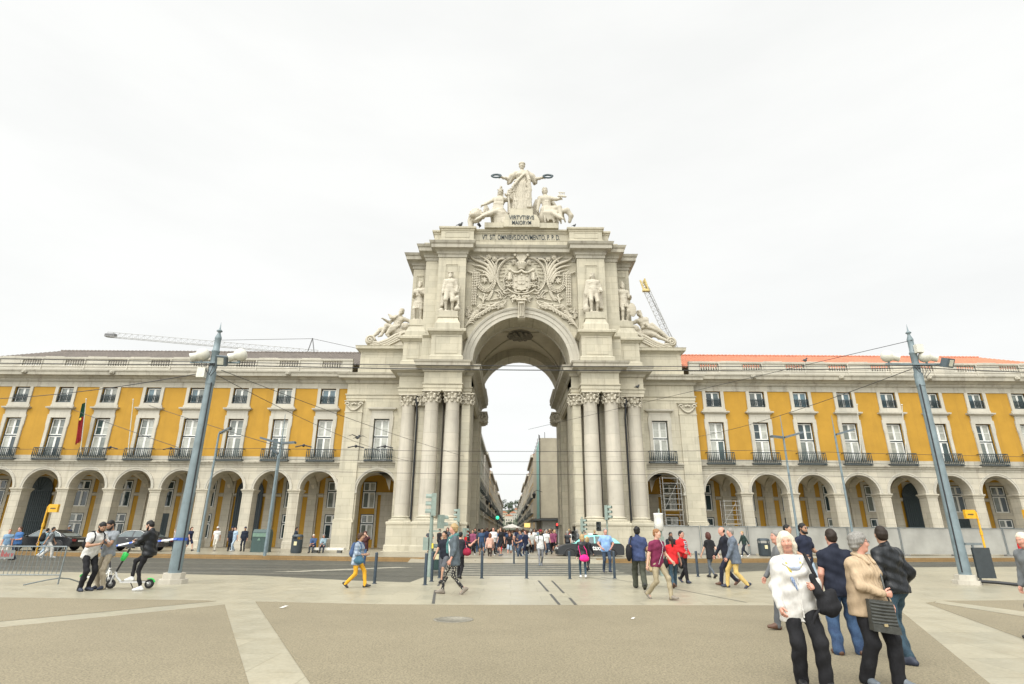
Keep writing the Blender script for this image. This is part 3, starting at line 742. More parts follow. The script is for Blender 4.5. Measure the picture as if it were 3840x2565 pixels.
# --- side bays: archway, window, corner pilaster
sb = MB(); SX = 12.75; SY = 51.0
arch_wall(sb, xx(10.95), xx(14.6), Z0, 7.0, xx(SX), 1.72, 5.05, SY, SY+1.3)
wall_holes(sb, xx(10.95), xx(14.6), 7.0, 13.1, SY, [(xx(SX)-.71, xx(SX)+.71, 7.62, 11.45)], .35)
sb.box(xx(14.6), xx(16.18), SY-.14, SY+1.3, Z0, 13.1)
A('side_bay_wall', sb, S_ARCH)
for s in (-1, 1):
    x = xx(s*SX)
    t = MB(); ring(t, x, 5.05, [(1.72, 0), (1.72, .05), (1.84, .06), (1.86, .11), (1.98, .12), (2.0, 0)], SY, 22)
    t.build('archivolt', S_TRIM, AR)
    t = MB()
    for q in (-1, 1): 
        a, b = sorted((x+q*1.72, x+q*(1.72+(.14 if q*s < 0 else .13)))); t.box(a-.1, b+.02, SY-.10, SY+1.2, 4.80, 5.05)
    t.build('impost', S_TRIM, AR)
    t = MB(); t.sweep([(min(xx(s*10.95), xx(s*14.58)), SY), (max(xx(s*10.95), xx(s*14.58)), SY)], [(0, 7.0), (.03, 7.02), (.05, 7.2), (.12, 7.25), (.14, 7.36), (.26, 7.42), (.28, 7.54), (.02, 7.60), (0, 7.62)], side=1); t.build('string_course', S_CORN, AR)
    surround_large(AR, x, SY)
    window_set(1.42, 3.82, 'window', AR, (x, SY+.22, 7.62), [GL_CURT]*4, .95, 2.18)
    t = MB(); railing(t, x-1.22, x+1.22, SY-.42, SY, 7.60, 8.64, 15, .036); t.box(x-1.27, x+1.27, SY-.46, SY, 7.545, 7.60); t.build('balcony_railing', GREEN_IRON, AR)
    # corner pilaster dressing
    px0, px1 = sorted((xx(s*14.6), xx(s*16.18)))
    t = MB(); t.box(px0-.06, px1+.02, SY-.26, SY-.14, Z0, 2.35); t.build('pilaster_pedestal', S_ARCH, AR); t = MB(); t.sweep([(px0, SY), (px0, SY-.14), (px1, SY-.14), (px1, SY)], [(.12, 2.35), (.13, 2.46), (.07, 2.5), (.09, 2.58), (0, 2.64)], side=1)
    t.sweep([(px0, SY), (px0, SY-.14), (px1, SY-.14), (px1, SY)], [(0, 12.98), (.12, 13.0), (.14, 13.09), (0, 13.1)], side=1)
    t.sweep([(px0, SY), (px0, SY-.14), (px1, SY-.14), (px1, SY)], [(0, 11.95), (.05, 11.97), (.05, 12.05), (0, 12.07)], side=1); t.build('corner_pilaster', S_ARCH, AR)
    t = MB(); pm = (px0+px1)/2
    for q in (-1, 1):
        c = Vector((pm+q*.60, SY-.24, 12.72)); t.tube([c+Vector((.22*math.cos(w)*(1-w/9)*q, -.03, .22*math.sin(w)*(1-w/9))) for w in [i*.5 for i in range(14)]], .06, 6)
    for k in range(17):
        u = -1+2*k/16; t.ball((pm+u*.58, SY-.22, 12.62-.42*(1-u*u)), .10, 6, 4)
    for k in range(3): t.ball((pm+(k-1)*.16, SY-.22, 12.75+.06*(k == 1)), .11, 7, 5)
    t.build('pilaster_capital', S_CARVE, AR)
    # arcade interior behind the bay
    bx0, bx1 = sorted((xx(s*9.2), xx(s*16.2)))
    t = MB(); a, b = sorted((xx(s*9.2), xx(s*9.5))); t.box(a, b, SY+1.3, WY+5.2, Z0, 7.4); t.build('arcade_back_wall', YELLOW, AR)
    t = MB(); t.box(x-.75, x+.75, WY+4.95, WY+5.2, Z0, 5.2); t.box(x-2.0, x+2.0, WY+5.1, WY+5.2, 5.0, 5.25); t.box(bx0, bx1, SY+1.25, WY+5.2, 6.9, 7.3)
    for q in (-1, 1): t.box(x+q*1.2-.1, x+q*1.2+.1, WY+5.05, WY+5.2, Z0, 5.0)
    t.build('transverse_arch', S_WING, AR)
    for z, h in ((.9, 2.3), (3.75, 2.5)):
        window_set(1.3, h, 'window', AR, (x+s*1.95, WY+5.1, z), [GL_GREY, GL_CURT], 1.1, h*.62)
    # upper block carrying the river figure
    t = MB(); t.box(*sorted((xx(s*10.6), xx(s*15.3))), SY+.05, SY+2.6, 15.75, 17.9)
    t.sweep([(xx(10.6), SY+.05), (xx(15.3), SY+.05), (xx(15.3), SY+2.6)] if s > 0 else [(xx(-15.3), SY+2.6), (xx(-15.3), SY+.05), (xx(-10.6), SY+.05)], [(0, 17.85), (.06, 17.9), (.18, 18.05), (.42, 18.12), (.44, 18.34), (.48, 18.42), (-2.4, 18.44)], side=1)
    t.sweep([(xx(10.6), SY+.05), (xx(15.3), SY+.05), (xx(15.3), SY+2.6)] if s > 0 else [(xx(-15.3), SY+2.6), (xx(-15.3), SY+.05), (xx(-10.6), SY+.05)], [(.10, 15.75), (.10, 16.2), (0, 16.28)], side=1)
    q0, q1 = sorted((xx(s*10.95), xx(s*14.95)))
    for za, zb, xa_, xb_ in ((16.48, 16.53, q0, q1), (17.62, 17.67, q0, q1)): t.box(xa_, xb_, SY+.02, SY+.06, za, zb)
    for xa_ in (q0, q1): t.box(xa_-.025, xa_+.025, SY+.022, SY+.06, 16.53, 17.62)
    t.build('attic_block', S_ARCH, AR)
# black rainwater pipes between the columns
for s in (-1, 1):
    t = MB(); t.tube([(xx(s*9.15), 48.62, .9), (xx(s*9.15), 48.62, 11.2), (xx(s*9.2), 48.5, 12.1), (xx(s*9.2), 48.45, 13.0)], .085, 8); t.lathe([(.1, 0), (.2, .3), (.2, .7), (.12, .75)], (xx(s*9.2), 48.5, 12.2), 8)
    t.build('rainwater_pipe', BLACK, AR)
    t = MB(); t.tube([(xx(s*6.85), 48.82, 2.4), (xx(s*6.85), 48.82, 12.4)], .06, 8); t.lathe([(.08, 0), (.17, .3), (.17, .75), (.1, .8)], (xx(s*6.85), 48.7, 12.2), 8); t.build('rainwater_pipe', mat('brown_pipe', (.09, .075, .06), .6), AR)
# --- front arch: spandrel wall, archivolt, keystone
sw = MB(); arch_wall(sw, xx(-5.25), xx(5.25), ARCH_Z, 26.85, XC, ARCH_R, ARCH_Z, FY, FY+2.7)
sw.box(xx(-5.3), xx(-4.42), FY-.1, FY+2.7, 15.7, ARCH_Z); sw.box(xx(4.42), xx(5.3), FY-.1, FY+2.7, 15.7, ARCH_Z)
sw.build('spandrel_wall', S_ARCH, AR)
av = MB(); ring(av, XC, ARCH_Z, [(4.42, -.2), (4.42, .10), (4.74, .12), (4.76, .18), (5.10, .20), (5.12, .27), (5.28, .34), (5.33, .34), (5.36, 0)], FY, 48)
ring(av, XC, ARCH_Z, [(4.38, -2.9), (4.38, -2.5), (4.42, -2.5)], FY, 48); av.build('archivolt', S_TRIM, AR)
ky = MB(); pr = [(47.78, 21.95), (47.62, 21.7), (47.72, 21.45), (48.0, 20.95), (48.02, 20.6), (47.92, 20.3), (48.15, 20.2), (48.65, 20.2), (48.65, 21.95)]
ky.prism([(xx(-.34), a, b) for a, b in pr], (.68, 0, 0)); ky.box(xx(-.46), xx(.46), 47.56, 48.6, 21.9, 22.05)
for k in range(4): ky.tube([(xx(-.24+.16*k), 47.60, 21.75), (xx(-.23+.15*k), 47.84, 21.1), (xx(-.20+.135*k), 47.86, 20.4)], .065, 6)
ky.ball((XC, 47.6, 21.62), (.22, .16, .12), 9, 6); ky.build('keystone', S_CARVE, AR)
# coffered front rib, vault with rosette, rear rib
vm = MB(); SEG = 15
def rib(y0, y1, r, zc, ncell):
    for k in range(ncell):
        a0, a1 = math.pi*k/ncell, math.pi*(k+1)/ncell
        for (b0, b1, o) in ((y0, y0+(y1-y0)*.16, 0), (y1-(y1-y0)*.16, y1, 0)):
            ring(vm, XC, zc, [(r, -(b0)), (r, -(b1))], 0, 3, a0, a1)
        ring(vm, XC, zc, [(r, -(y0+(y1-y0)*.16)), (r, -(y1-(y1-y0)*.16))], 0, 1, a0, a0+(a1-a0)*.14); ring(vm, XC, zc, [(r, -(y0+(y1-y0)*.16)), (r, -(y1-(y1-y0)*.16))], 0, 1, a1-(a1-a0)*.14, a1)
        c0, c1 = a0+(a1-a0)*.14, a1-(a1-a0)*.14; d0, d1 = y0+(y1-y0)*.16, y1-(y1-y0)*.16
        ring(vm, XC, zc, [(r, -d0), (r+.30, -d0-.02), (r+.30, -d1+.02), (r, -d1)], 0, 2, c0, c1)
        for aa in (c0, c1):
            q = lambda rr, y: (XC-rr*math.cos(aa), y, zc+rr*math.sin(aa)); vm.quad(q(r, d0), q(r+.30, d0), q(r+.30, d1), q(r, d1))
        am = (a0+a1)/2; q = lambda rr_, y, a: (XC-rr_*math.cos(a), y, zc+rr_*math.sin(a)); vm.tube([q(r+.26, d0+.35, c0+.05), q(r+.26, d1-.35, c0+.05), q(r+.26, d1-.35, c1-.05), q(r+.26, d0+.35, c1-.05), q(r+.26, d0+.35, c0+.05)], .06, 5); vm.ball(q(r+.27, (d0+d1)/2, am), (.16, .3, .16), 7, 5)
rib(FY+.05, FY+2.6, 4.42, ARCH_Z, 15); vm.build('coffered_rib', VAULT, AR); vm = MB()
rib(60.6, 63.4, 4.34, ARCH_Z+.1, 15)
vm.build('coffered_rib', VAULT, AR)
va = MB(); y0, y1, hx = FY+2.6, 60.6, 4.95; N = 18; grid = []
for i in range(N+1):
    for j in range(N+1):
        u, v = -1+2*i/N, -1+2*j/N
        e = lambda t: math.sqrt(max(0, 1-t*t))
        z = 16.9+4.6*max(e(u)*1.0, e(v)*.93); grid.append((XC+u*hx, (y0+y1)/2+v*(y1-y0)/2, z))
va.add(grid, [(i*(N+1)+j, (i+1)*(N+1)+j, (i+1)*(N+1)+j+1, i*(N+1)+j+1) for i in range(N) for j in range(N)], True)
va.build('groin_vault', VAULT, AR)
ro = MB(); cy = (y0+y1)/2; 
ro.lathe([(1.55, 0), (1.6, -.08), (1.5, -.16), (1.4, -.1), (1.2, -.08)], (XC, cy, 21.5), 30)
for rr, n, d in ((1.15, 12, .24), (.8, 9, .32), (.42, 6, .4)):
    for k in range(n):
        a = 2*math.pi*k/n; ro.ball((XC+rr*math.cos(a), cy+rr*math.sin(a), 21.5-d), (.26, .26, .18), 7, 5)
ro.ball((XC, cy, 21.0), .26, 8, 6); ro.build('ceiling_rosette', stone('grey_carving', (.25, .23, .19), (.12, .11, .09)), AR)
for s in (-1, 1):
    g = MB()
    for t_ in (-1, 1):
        pts = []
        for k in range(13):
            u = k/12.0*.98; pts.append((XC+s*u*hx, cy+t_*u*(y1-y0)/2, 16.88+4.6*max(math.sqrt(1-u*u), .93*math.sqrt(1-u*u))-.03))
        g.tube(pts[3:], .09, 6)
    g.build('groin_rib', S_ARCH, AR)
jm = MB()
jm.box(xx(4.5), xx(8.9), 51.3, 53.0, Z0, 18); jm.box(xx(4.95), xx(8.9), 53.0, 59.0, Z0, 17.8); jm.box(xx(4.36), xx(8.9), 59.0, 63.5, Z0, 18.0)
jm.box(xx(4.2), xx(4.37), 60.2, 62.6, 2.4, 13.2)
A('passage_wall', jm, S_ARCH)
im = MB()
P2 = pl((4.40, 58.95), (4.32, 58.95), (4.20, 60.0), (4.20, 62.8), (4.40, 63.6))
im.sweep(pl((4.95, 58.9), (4.3, 58.9), (4.3, 63.6)), [(0, 15.0), (.15, 15.05), (.25, 15.3), (.55, 15.4), (.6, 15.75), (.75, 15.9), (.75, 16.15), (0, 16.2)], side=-1)
for yy in (60.6, 62.2): corinthian(im, (xx(4.35), yy), .62, 1.1, 12.9)
A('rear_impost', im, S_CARVE)
rw = MB(); arch_wall(rw, xx(-8.9), xx(8.9), ARCH_Z, 26, XC, 4.34, ARCH_Z+.1, 60.6, 63.5); rw.build('rear_wall', S_ARCH, AR)
# --- attic: pedestals, pillars, cornice, parapet
pd = MB()
def pedestal(m, x0, x1, y0, y1, z0, z1, panel=True):
    P = [(xx(x0), y1), (xx(x0), y0), (xx(x1), y0), (xx(x1), y1)]
    m.box(xx(x0), xx(x1), y0, y1, z0, z1)
    m.sweep(P, [(.16, z0), (.16, z0+.42), (.10, z0+.46), (.0, z0+.54)], side=1)
    m.sweep(P, [(0, z1-.12), (.08, z1-.06), (.20, z1+.08), (.34, z1+.14), (.36, z1+.34), (.30, z1+.40), (-.2, z1+.41)], side=1)
    m.box(xx(x0)-.05, xx(x1)+.05, y0-.05, y1, z1+.1, z1+.405)
    if panel:
        a, b, c, d = xx(x0)+.36, xx(x1)-.36, z0+.75, z1-.28
        for (p, q, r_, s_) in ((a, b, c-.05, c), (a, b, d, d+.05)): m.box(p, q, y0-.035, y0+.01, r_, s_)
        for p in (a, b): m.box(p-.025, p+.025, y0-.033, y0+.01, c, d)
pedestal(pd, 5.28, 7.98, 46.75, 48.7, 15.76, 18.30)
pedestal(pd, 8.95, 10.75, 48.4, 50.2, 15.76, 18.15)
pd.box(xx(7.95), xx(9.0), 48.0, 50.2, 15.76, 18.4); pd.sweep(pl((8.0, 48.0), (8.97, 48.0)), [(0, 18.3), (.1, 18.38), (.22, 18.5), (.22, 18.66), (0, 18.7)], side=1)
A('attic_pedestal', pd, S_ARCH)
at = MB()
at.box(xx(5.25), xx(7.85), 47.75, 51.3, 18.3, 26.85); at.box(xx(7.85), xx(9.15), 48.5, 51.3, 18.3, 26.85); at.box(xx(9.15), xx(10.65), 50.3, 62.5, 18.1, 26.85)
at.box(xx(4.42), xx(9.15), 51.3, 62.5, 18.0, 26.85)
for x0, x1, y in ((5.95, 7.15, 47.75), (9.55, 10.3, 50.3)):
    a, b = xx(x0), xx(x1)
    for i, w in enumerate((0, .12)):
        o = .06-.025*i
        at.box(a+w, b-w, y-o, y+.01, 25.55-w, 25.61-w)
        for p in (a+w, b-w): at.box(p-.03, p+.03, y-o+.002, y+.01, 20.5, 25.55-w)
at.box(xx(6.05), xx(7.05), 47.0, 48.0, 18.7, 19.8); 
A('attic_wall', at, S_ARCH)
for (x0, x1, y0, y1, zb) in ((5.75, 7.45, 46.75, 47.8, 18.70), (9.05, 10.4, 48.55, 49.8, 18.55)):
    pt = MB(); P = [(xx(x0), y1), (xx(x0), y0), (xx(x1), y0), (xx(x1), y1)]
    pt.sweep(P, [(.28, zb), (.26, zb+.5), (.12, zb+.75), (.02, zb+1.05), (0, zb+1.1), (.07, zb+1.14), (.07, zb+1.26), (0, zb+1.28), (0, zb+1.75), (-.4, zb+1.76)], side=1)
    pt.box(xx(x0)+.01, xx(x1)-.01, y0+.01, y1, zb, zb+1.755); A('statue_plinth', pt, S_ARCH)
AT = pl((0, 48.55), (5.2, 48.55), (5.2, 47.7), (7.9, 47.7), (7.9, 48.45), (9.2, 48.45), (9.2, 50.25), (10.7, 50.25), (10.7, 62.5))
ac = MB(); ac.sweep(AT, [(0, 26.3), (.03, 26.32), (.05, 26.6), (.14, 26.64), (.16, 26.85), (.30, 26.98), (.62, 27.08), (.64, 27.42), (.74, 27.5), (.84, 27.72), (.3, 27.9), (-3.0, 27.95)], side=1)
A('attic_cornice', ac, S_CORN)
pp = MB()
pp.box(XC, xx(4.6), 48.25, 50, 27.9, 29.45); pp.box(xx(4.6), xx(7.75), 47.75, 50, 27.9, 29.55); pp.box(xx(7.75), xx(8.5), 48.5, 50, 27.9, 29.5); pp.box(xx(8.5), xx(9.8), 50.5, 60, 27.9, 29.4)
pp.sweep(pl((0, 48.25), (4.6, 48.25), (4.6, 47.75), (7.75, 47.75), (7.75, 48.5), (8.5, 48.5), (8.5, 50)), [(0, 29.2), (.05, 29.22), (.08, 29.36), (.20, 29.42), (.22, 29.58), (-.6, 29.64)], side=1)
pp.sweep(pl((0, 48.25), (4.6, 48.25), (4.6, 47.75), (7.75, 47.75), (7.75, 48.5), (8.5, 48.5), (8.5, 50)), [(.10, 27.92), (.10, 28.25), (0, 28.33)], side=1)
for (a, b, c, d, y) in ((5.05, 7.35, 28.5, 29.05, 47.75),):
    pp.box(xx(a), xx(b), y-.03, y+.01, c-.03, c+.03); pp.box(xx(a), xx(b), y-.03, y+.01, d-.03, d+.03)
    for p in (a, b): pp.box(xx(p)-.03, xx(p)+.03, y-.028, y+.01, c+.03, d-.03)
for zz in (28.42, 29.14): pp.box(XC, xx(4.45), 48.215, 48.26, zz-.025, zz+.025)
A('attic_parapet', pp, S_ARCH)
gp_ = MB()
gp_.box(xx(-3.6), xx(3.6), 47.75, 50, 29.6, 30.15)
gp_.prism([(xx(a), 47.6, b) for a, b in ((-1.75, 29.62), (1.75, 29.62), (1.75, 30.3), (1.45, 30.95), (-1.45, 30.95), (-1.75, 30.3))], (0, 2.2, 0))
gp_.box(xx(-1.1), xx(1.1), 47.75, 49.6, 30.95, 31.72); gp_.build('group_pedestal', S_ARCH, AR)
ins = MB()
INK = mat('dark_bronze_letters', (0.018, 0.03, 0.034), 0.5)
def line(body, width, h, x, y, z):
    vs, fs = text_mesh(body, 1.0, 1.0, .02, .003, 1.0)
    w = max(p[0] for p in vs)-min(p[0] for p in vs); hh = max(p[1] for p in vs)-min(0, min(p[1] for p in vs)); x0 = min(p[0] for p in vs)
    kx, kz = width/w, h/hh
    ins.add([(x+(p[0]-x0-w/2)*kx, y-(p[2]+.02), z+p[1]*kz) for p in vs], fs)
line('VIRTVTIBVS', 2.45, .43, XC, 47.59, 30.42)
line('MAIORVM', 1.85, .43, XC, 47.59, 29.84)
line('VT. SIT. OMNIBVS.DOCVMENTO. P. P. D.', 7.55, .54, XC-.05, 48.24, 28.53)
ins.build('inscription', INK, AR)
# --- relief over the arch: crowned shield in a cartouche, palms, garlands, oak branches (measured on the photograph)
RP = .0049
def rr(zx, zy, o=.12, s=-1):
    """left-half measurement of the carving -> world; s=+1 mirrors it to the right half"""
    D = lambda u: at_depth(1063.5+u*.1169, 550.1+zy*.1169, FY-o)
    p = D(zx); dx = p.x-D(1120).x; return Vector((XC+(dx if s < 0 else -dx), FY-o, p.z))
def carve(m, pts, px, s, o=.12, seg=6, flat=None, taper=True):
    """smooth tapering tendril through measured points; px = half width in picture units"""
    n = len(pts); out = []; rad = []
    for i in range(n-1):
        p0, p1, p2, p3 = pts[max(i-1, 0)], pts[i], pts[i+1], pts[min(i+2, n-1)]
        for t in (0, .34, .67): 
            f = lambda k: .5*(2*p1[k]+(p2[k]-p0[k])*t+(2*p0[k]-5*p1[k]+4*p2[k]-p3[k])*t*t+(3*p1[k]-p0[k]-3*p2[k]+p3[k])*t**3)
            out.append((f(0), f(1)))
    out.append(pts[-1]); N = len(out)
    for i in range(N):
        u = i/(N-1); w = (.35+1.3*math.sin(math.pi*min(1, .25+.72*u))*(1-.55*u)) if taper else 1; rad.append(max(.012, px*RP*w))
    m.tube([rr(x, y, o+.05*math.sin(math.pi*i/(N-1)), s) for i, (x, y) in enumerate(out)], rad, seg, flat=flat)
def cluster(m, c, r, s, o=.2, n=6):
    p = rr(c[0], c[1], o, s); r *= RP
    for k in range(n): a = 2*math.pi*k/n; m.ball(p+Vector((r*.75*math.cos(a), 0, r*.75*math.sin(a))), (r*.48, r*.5, r*.48), 6, 4)
    m.ball(p-Vector((0, r*.25, 0)), (r*.55, r*.55, r*.55), 7, 5)
sh = MB()
for s in (-1, 1):
    rim = [(1000, 345), (940, 345), (840, 372), (740, 450), (672, 560), (645, 680), (650, 790), (688, 900), (745, 975), (800, 1000), (846, 972), (858, 930), (830, 896), (790, 904), (776, 938), (798, 958)]
    carve(sh, rim, 15, s, .18, 7, taper=False); carve(sh, [(x+(1120-x)*.055, y+(680-y)*.05) for x, y in rim[:9]], 7, s, .14, 5, taper=False)
    for k in range(26):
        t = k/25*8; i = min(7, int(t)); f = t-i; x = rim[i+0][0]*(1-f)+rim[i+1][0]*f; y = rim[i][1]*(1-f)+rim[i+1][1]*f; sh.ball(rr(x+(1120-x)*.028, y+(680-y)*.028, .20, s), .05, 5, 4)
    carve(sh, [(850, 640), (790, 720), (772, 820), (800, 900)], 10, s, .16, 6, taper=False)
    for k in range(13):
        a = R(100+13*k); x0, y0, x1, y1 = 1120+330*math.cos(a), 660-300*math.sin(a), 1120+445*math.cos(a), 675-330*math.sin(a)
        if y1 < 880: carve(sh, [(x0, y0), ((x0+x1)/2, (y0+y1)/2), (x1, y1)], 9, s, .04, 5, .7, False)
    carve(sh, [(790, 375), (720, 372), (662, 402), (636, 455), (624, 530)], 17, s, .2, 7); carve(sh, [(850, 955), (920, 1008), (1020, 1050), (1120, 1062)], 16, s, .22, 7, taper=False)
    carve(sh, [(1000, 1000), (1040, 960), (1090, 985), (1120, 965)], 15, s, .2, 6); carve(sh, [(980, 960), (1010, 1010), (1070, 1020), (1120, 1000)], 15, s, .2, 6); carve(sh, [(770, 1010), (810, 1050), (900, 1030)], 16, s, .14, 6)
sh.build('cartouche', S_CARVE, AR)
es = MB(); half = [(1120, 640), (1040, 652), (955, 665), (962, 700), (945, 850), (932, 880), (955, 940), (1030, 958), (1090, 975), (1120, 990)]
es.prism([tuple(rr(x, y, .30, -1)) for x, y in half]+[tuple(rr(x, y, .30, 1)) for x, y in half[-2:0:-1]], (0, .3, 0))
for s in (-1, 1): carve(es, half, 7, s, .31, 5, taper=False)
q = [rr(1052, 712, .36, -1), rr(1052, 712, .36, 1), rr(1052, 855, .36, 1), rr(1120, 872, .36, 1), rr(1052, 855, .36, -1)]; es.prism([tuple(p) for p in q], (0, .12, 0))
for a, b in ((1120, 738), (1120, 790), (1120, 838), (1085, 790), (1155, 790)): p = rr(a, b, .38, -1); es.box(p.x-.05, p.x+.05, p.y-.03, p.y+.05, p.z-.06, p.z+.06)
for a, b in ((1010, 690), (1120, 684), (1230, 690), (1012, 797), (1228, 797), (1015, 905), (1225, 905)):
    p = rr(a, b, .34, -1); es.box(p.x-.085, p.x+.085, p.y-.05, p.y+.05, p.z-.09, p.z+.0); es.box(p.x-.05, p.x+.05, p.y-.045, p.y+.05, p.z, p.z+.11)
es.build('shield', S_CARVE, AR)
cw_ = MB(); c0 = rr(1120, 572, .34); hC = rr(1120, 440, .34).z-c0.z
cw_.lathe([(.29, 0), (.32, .06*hC), (.30, .14*hC), (.34, .2*hC), (.50, .5*hC), (.60, .68*hC), (.55, .74*hC), (.56, .80*hC), (.42, .95*hC), (.12, 1.05*hC), (.0, 1.05*hC)], tuple(c0), 20, squash=.55)
for k in range(9): a = math.pi*k/8; cw_.ball((XC-.58*math.cos(a), c0.y-.32*math.sin(a), c0.z+.76*hC), .075, 6, 4)
for k in range(5): a = math.pi*(k+.5)/5; cw_.tube([(XC-.56*math.cos(a), c0.y-.3*math.sin(a), c0.z+.75*hC), (XC-.36*math.cos(a), c0.y-.24*math.sin(a), c0.z+1.0*hC), (XC, c0.y, c0.z+1.08*hC)], .045, 5)
p = rr(1120, 430, .36); cw_.box(p.x-.04, p.x+.04, p.y, p.y+.08, p.z-.1, p.z+.28); cw_.box(p.x-.11, p.x+.11, p.y+.01, p.y+.07, p.z+.09, p.z+.16)
cw_.build('crown', S_CARVE, AR)
fe = MB()
for s, pts, e in ((-1, [(1120, 430), (1120, 320), (1120, 215)], (1120, 192)), (-1, [(1105, 430), (1080, 320), (1045, 240)], (1040, 218)), (1, [(1105, 430), (1080, 320), (1045, 240)], (1040, 218)), (-1, [(1095, 440), (1045, 360), (1000, 310)], (995, 292)), (1, [(1095, 440), (1045, 360), (1000, 310)], (995, 292)), (-1, [(1110, 430), (1098, 320), (1084, 250)], None), (1, [(1110, 430), (1098, 320), (1084, 250)], None), (-1, [(1100, 435), (1060, 340), (1020, 270)], None), (1, [(1100, 435), (1060, 340), (1020, 270)], None)):
    for d in (-9, 9): carve(fe, [(x+d*(.4+.6*i/2), y) for i, (x, y) in enumerate(pts)], 11, s, .30, 5, taper=False)
    if e: p = rr(e[0], e[1], .36, s); fe.ball(p, (.17, .15, .15), 9, 6); fe.ball(p+Vector((0, -.1, -.12)), (.12, .1, .09), 7, 5)
for s in (-1, 1): cluster(fe, (975, 425), 40, s, .16, 7); cluster(fe, (955, 470), 26, s, .14, 5)
fe.build('plumes', S_CARVE, AR)
mt = MB()
for s in (-1, 1):
    carve(mt, [(1120, 592), (1085, 622), (1030, 640), (970, 628), (915, 590)], 22, s, .40, 8, taper=False); p = rr(888, 588, .42, s); mt.ball(p, (.20, .17, .18), 9, 6); mt.ball(p+Vector((s*.1, -.06, .08)), (.1, .1, .09), 7, 5)
    a_, b_ = rr(893, 632, .36, s), rr(883, 790, .40, s); mt.tube([a_, a_.lerp(b_, .4), a_.lerp(b_, .75), b_, b_+Vector((0, 0, -.06))], [.09, .17, .22, .28, .24], 10, flat=.6)
    for k in range(5): u = (k-2)*.09; mt.tube([a_+Vector((u*.3, -.08, 0)), b_+Vector((u*1.3, -.18, .02))], [.02, .035], 5)
    for x, y, w in ((880, 835, 60), (905, 880, 48), (870, 905, 40)): carve(mt, [(x-w, y-20), (x-w*.4, y+5), (x, y-12), (x+w*.5, y+12), (x+w*.9, y)], 19, s, .32, 6, .8, False)
    carve(mt, [(800, 720), (830, 740), (815, 790)], 16, s, .14, 5); carve(mt, [(1310, 660), (1330, 700)][:0] or [(940, 640), (930, 700), (935, 780)], 10, s, .3, 5, taper=False)
mt.build('mantle', S_CARVE, AR)
for s in (-1, 1):
    pm_ = MB()
    for pts, w in (([(585, 760), (540, 640), (455, 505), (330, 440), (190, 385), (112, 312), (86, 252)], 23), ([(605, 700), (560, 560), (480, 430), (385, 352), (305, 308), (262, 245)], 22), ([(570, 800), (520, 700), (425, 575), (300, 512), (205, 498), (148, 470)], 20), ([(545, 830), (500, 735), (420, 642), (325, 602), (218, 572)], 19), ([(620, 640), (600, 520), (545, 420), (500, 360)], 13), ([(630, 600), (622, 480), (605, 400)], 11), ([(510, 835), (490, 760), (430, 692), (345, 690), (300, 678)], 18), ([(600, 640), (575, 540), (520, 450)], 12), ([(560, 740), (520, 620), (470, 540)], 11), ([(590, 900), (600, 800), (610, 700), (618, 620)], 14)): carve(pm_, pts, w, s, .16, 6)
    cluster(pm_, (482, 335), 48, s, .26, 7); cluster(pm_, (596, 372), 46, s, .26, 7)
    for c in ((400, 410), (480, 492), (455, 560), (540, 600), (380, 640)): p = rr(c[0], c[1], .24, s); pm_.ball(p, (.10, .09, .12), 6, 5)
    for k in range(6): a = R(60*k+20); carve(pm_, [(400, 790), (400+38*math.cos(a), 790+38*math.sin(a)), (400+72*math.cos(a+.4), 790+72*math.sin(a+.4))], 14, s, .12, 5)
    for d in (-26, -9, 8, 25): carve(pm_, [(575+d*.3, 905), (530+d*.8, 1060), (450+d, 1185)], 9, s, .12, 5, taper=False)
    pm_.build('palm_fronds', S_CARVE, AR)
ga = None
def bead(p, r, d):
    """one overlapping laurel leaf cluster"""
    d = Vector(d).normalized(); t = d.cross(Vector((0, -1, 0))); n = Vector((0, -1, 0)); p = Vector(p)
    for q in (-1, 0, 1): ga.tube([p+t*q*r*.45-d*r*.8, p+t*q*r*.85+n*r*.55, p+t*q*r*.78+d*r*.7+n*r*.3], [r*.2, r*.44, r*.15], 5)
def garl(path, n, r, s):
    L = [0]
    for a, b in zip(path, path[1:]): L.append(L[-1]+math.dist(a, b))
    for k in range(n):
        u = L[-1]*k/(n-1); i = max(j for j in range(len(path)-1) if L[j] <= u+1e-6); f = (u-L[i])/(L[i+1]-L[i]); a, b = path[i], path[i+1]
        p0, p1 = rr(a[0], a[1], .14, s), rr(b[0], b[1], .14, s); bead(p0.lerp(p1, f), r, p1-p0)
for s in (-1, 1):
    ga = MB(); garl([(205, 660), (198, 950), (186, 1260)], 13, .215, s); garl([(262, 660), (262, 800), (290, 905), (360, 975), (440, 1000), (520, 960), (575, 880), (600, 790), (606, 690)], 19, .195, s)
    carve(ga, [(70, 608), (140, 642), (230, 632), (300, 650)], 13, s, .16, 5); carve(ga, [(220, 640), (190, 600), (150, 640)], 12, s, .2, 5); ga.build('garland', S_CARVE, AR)

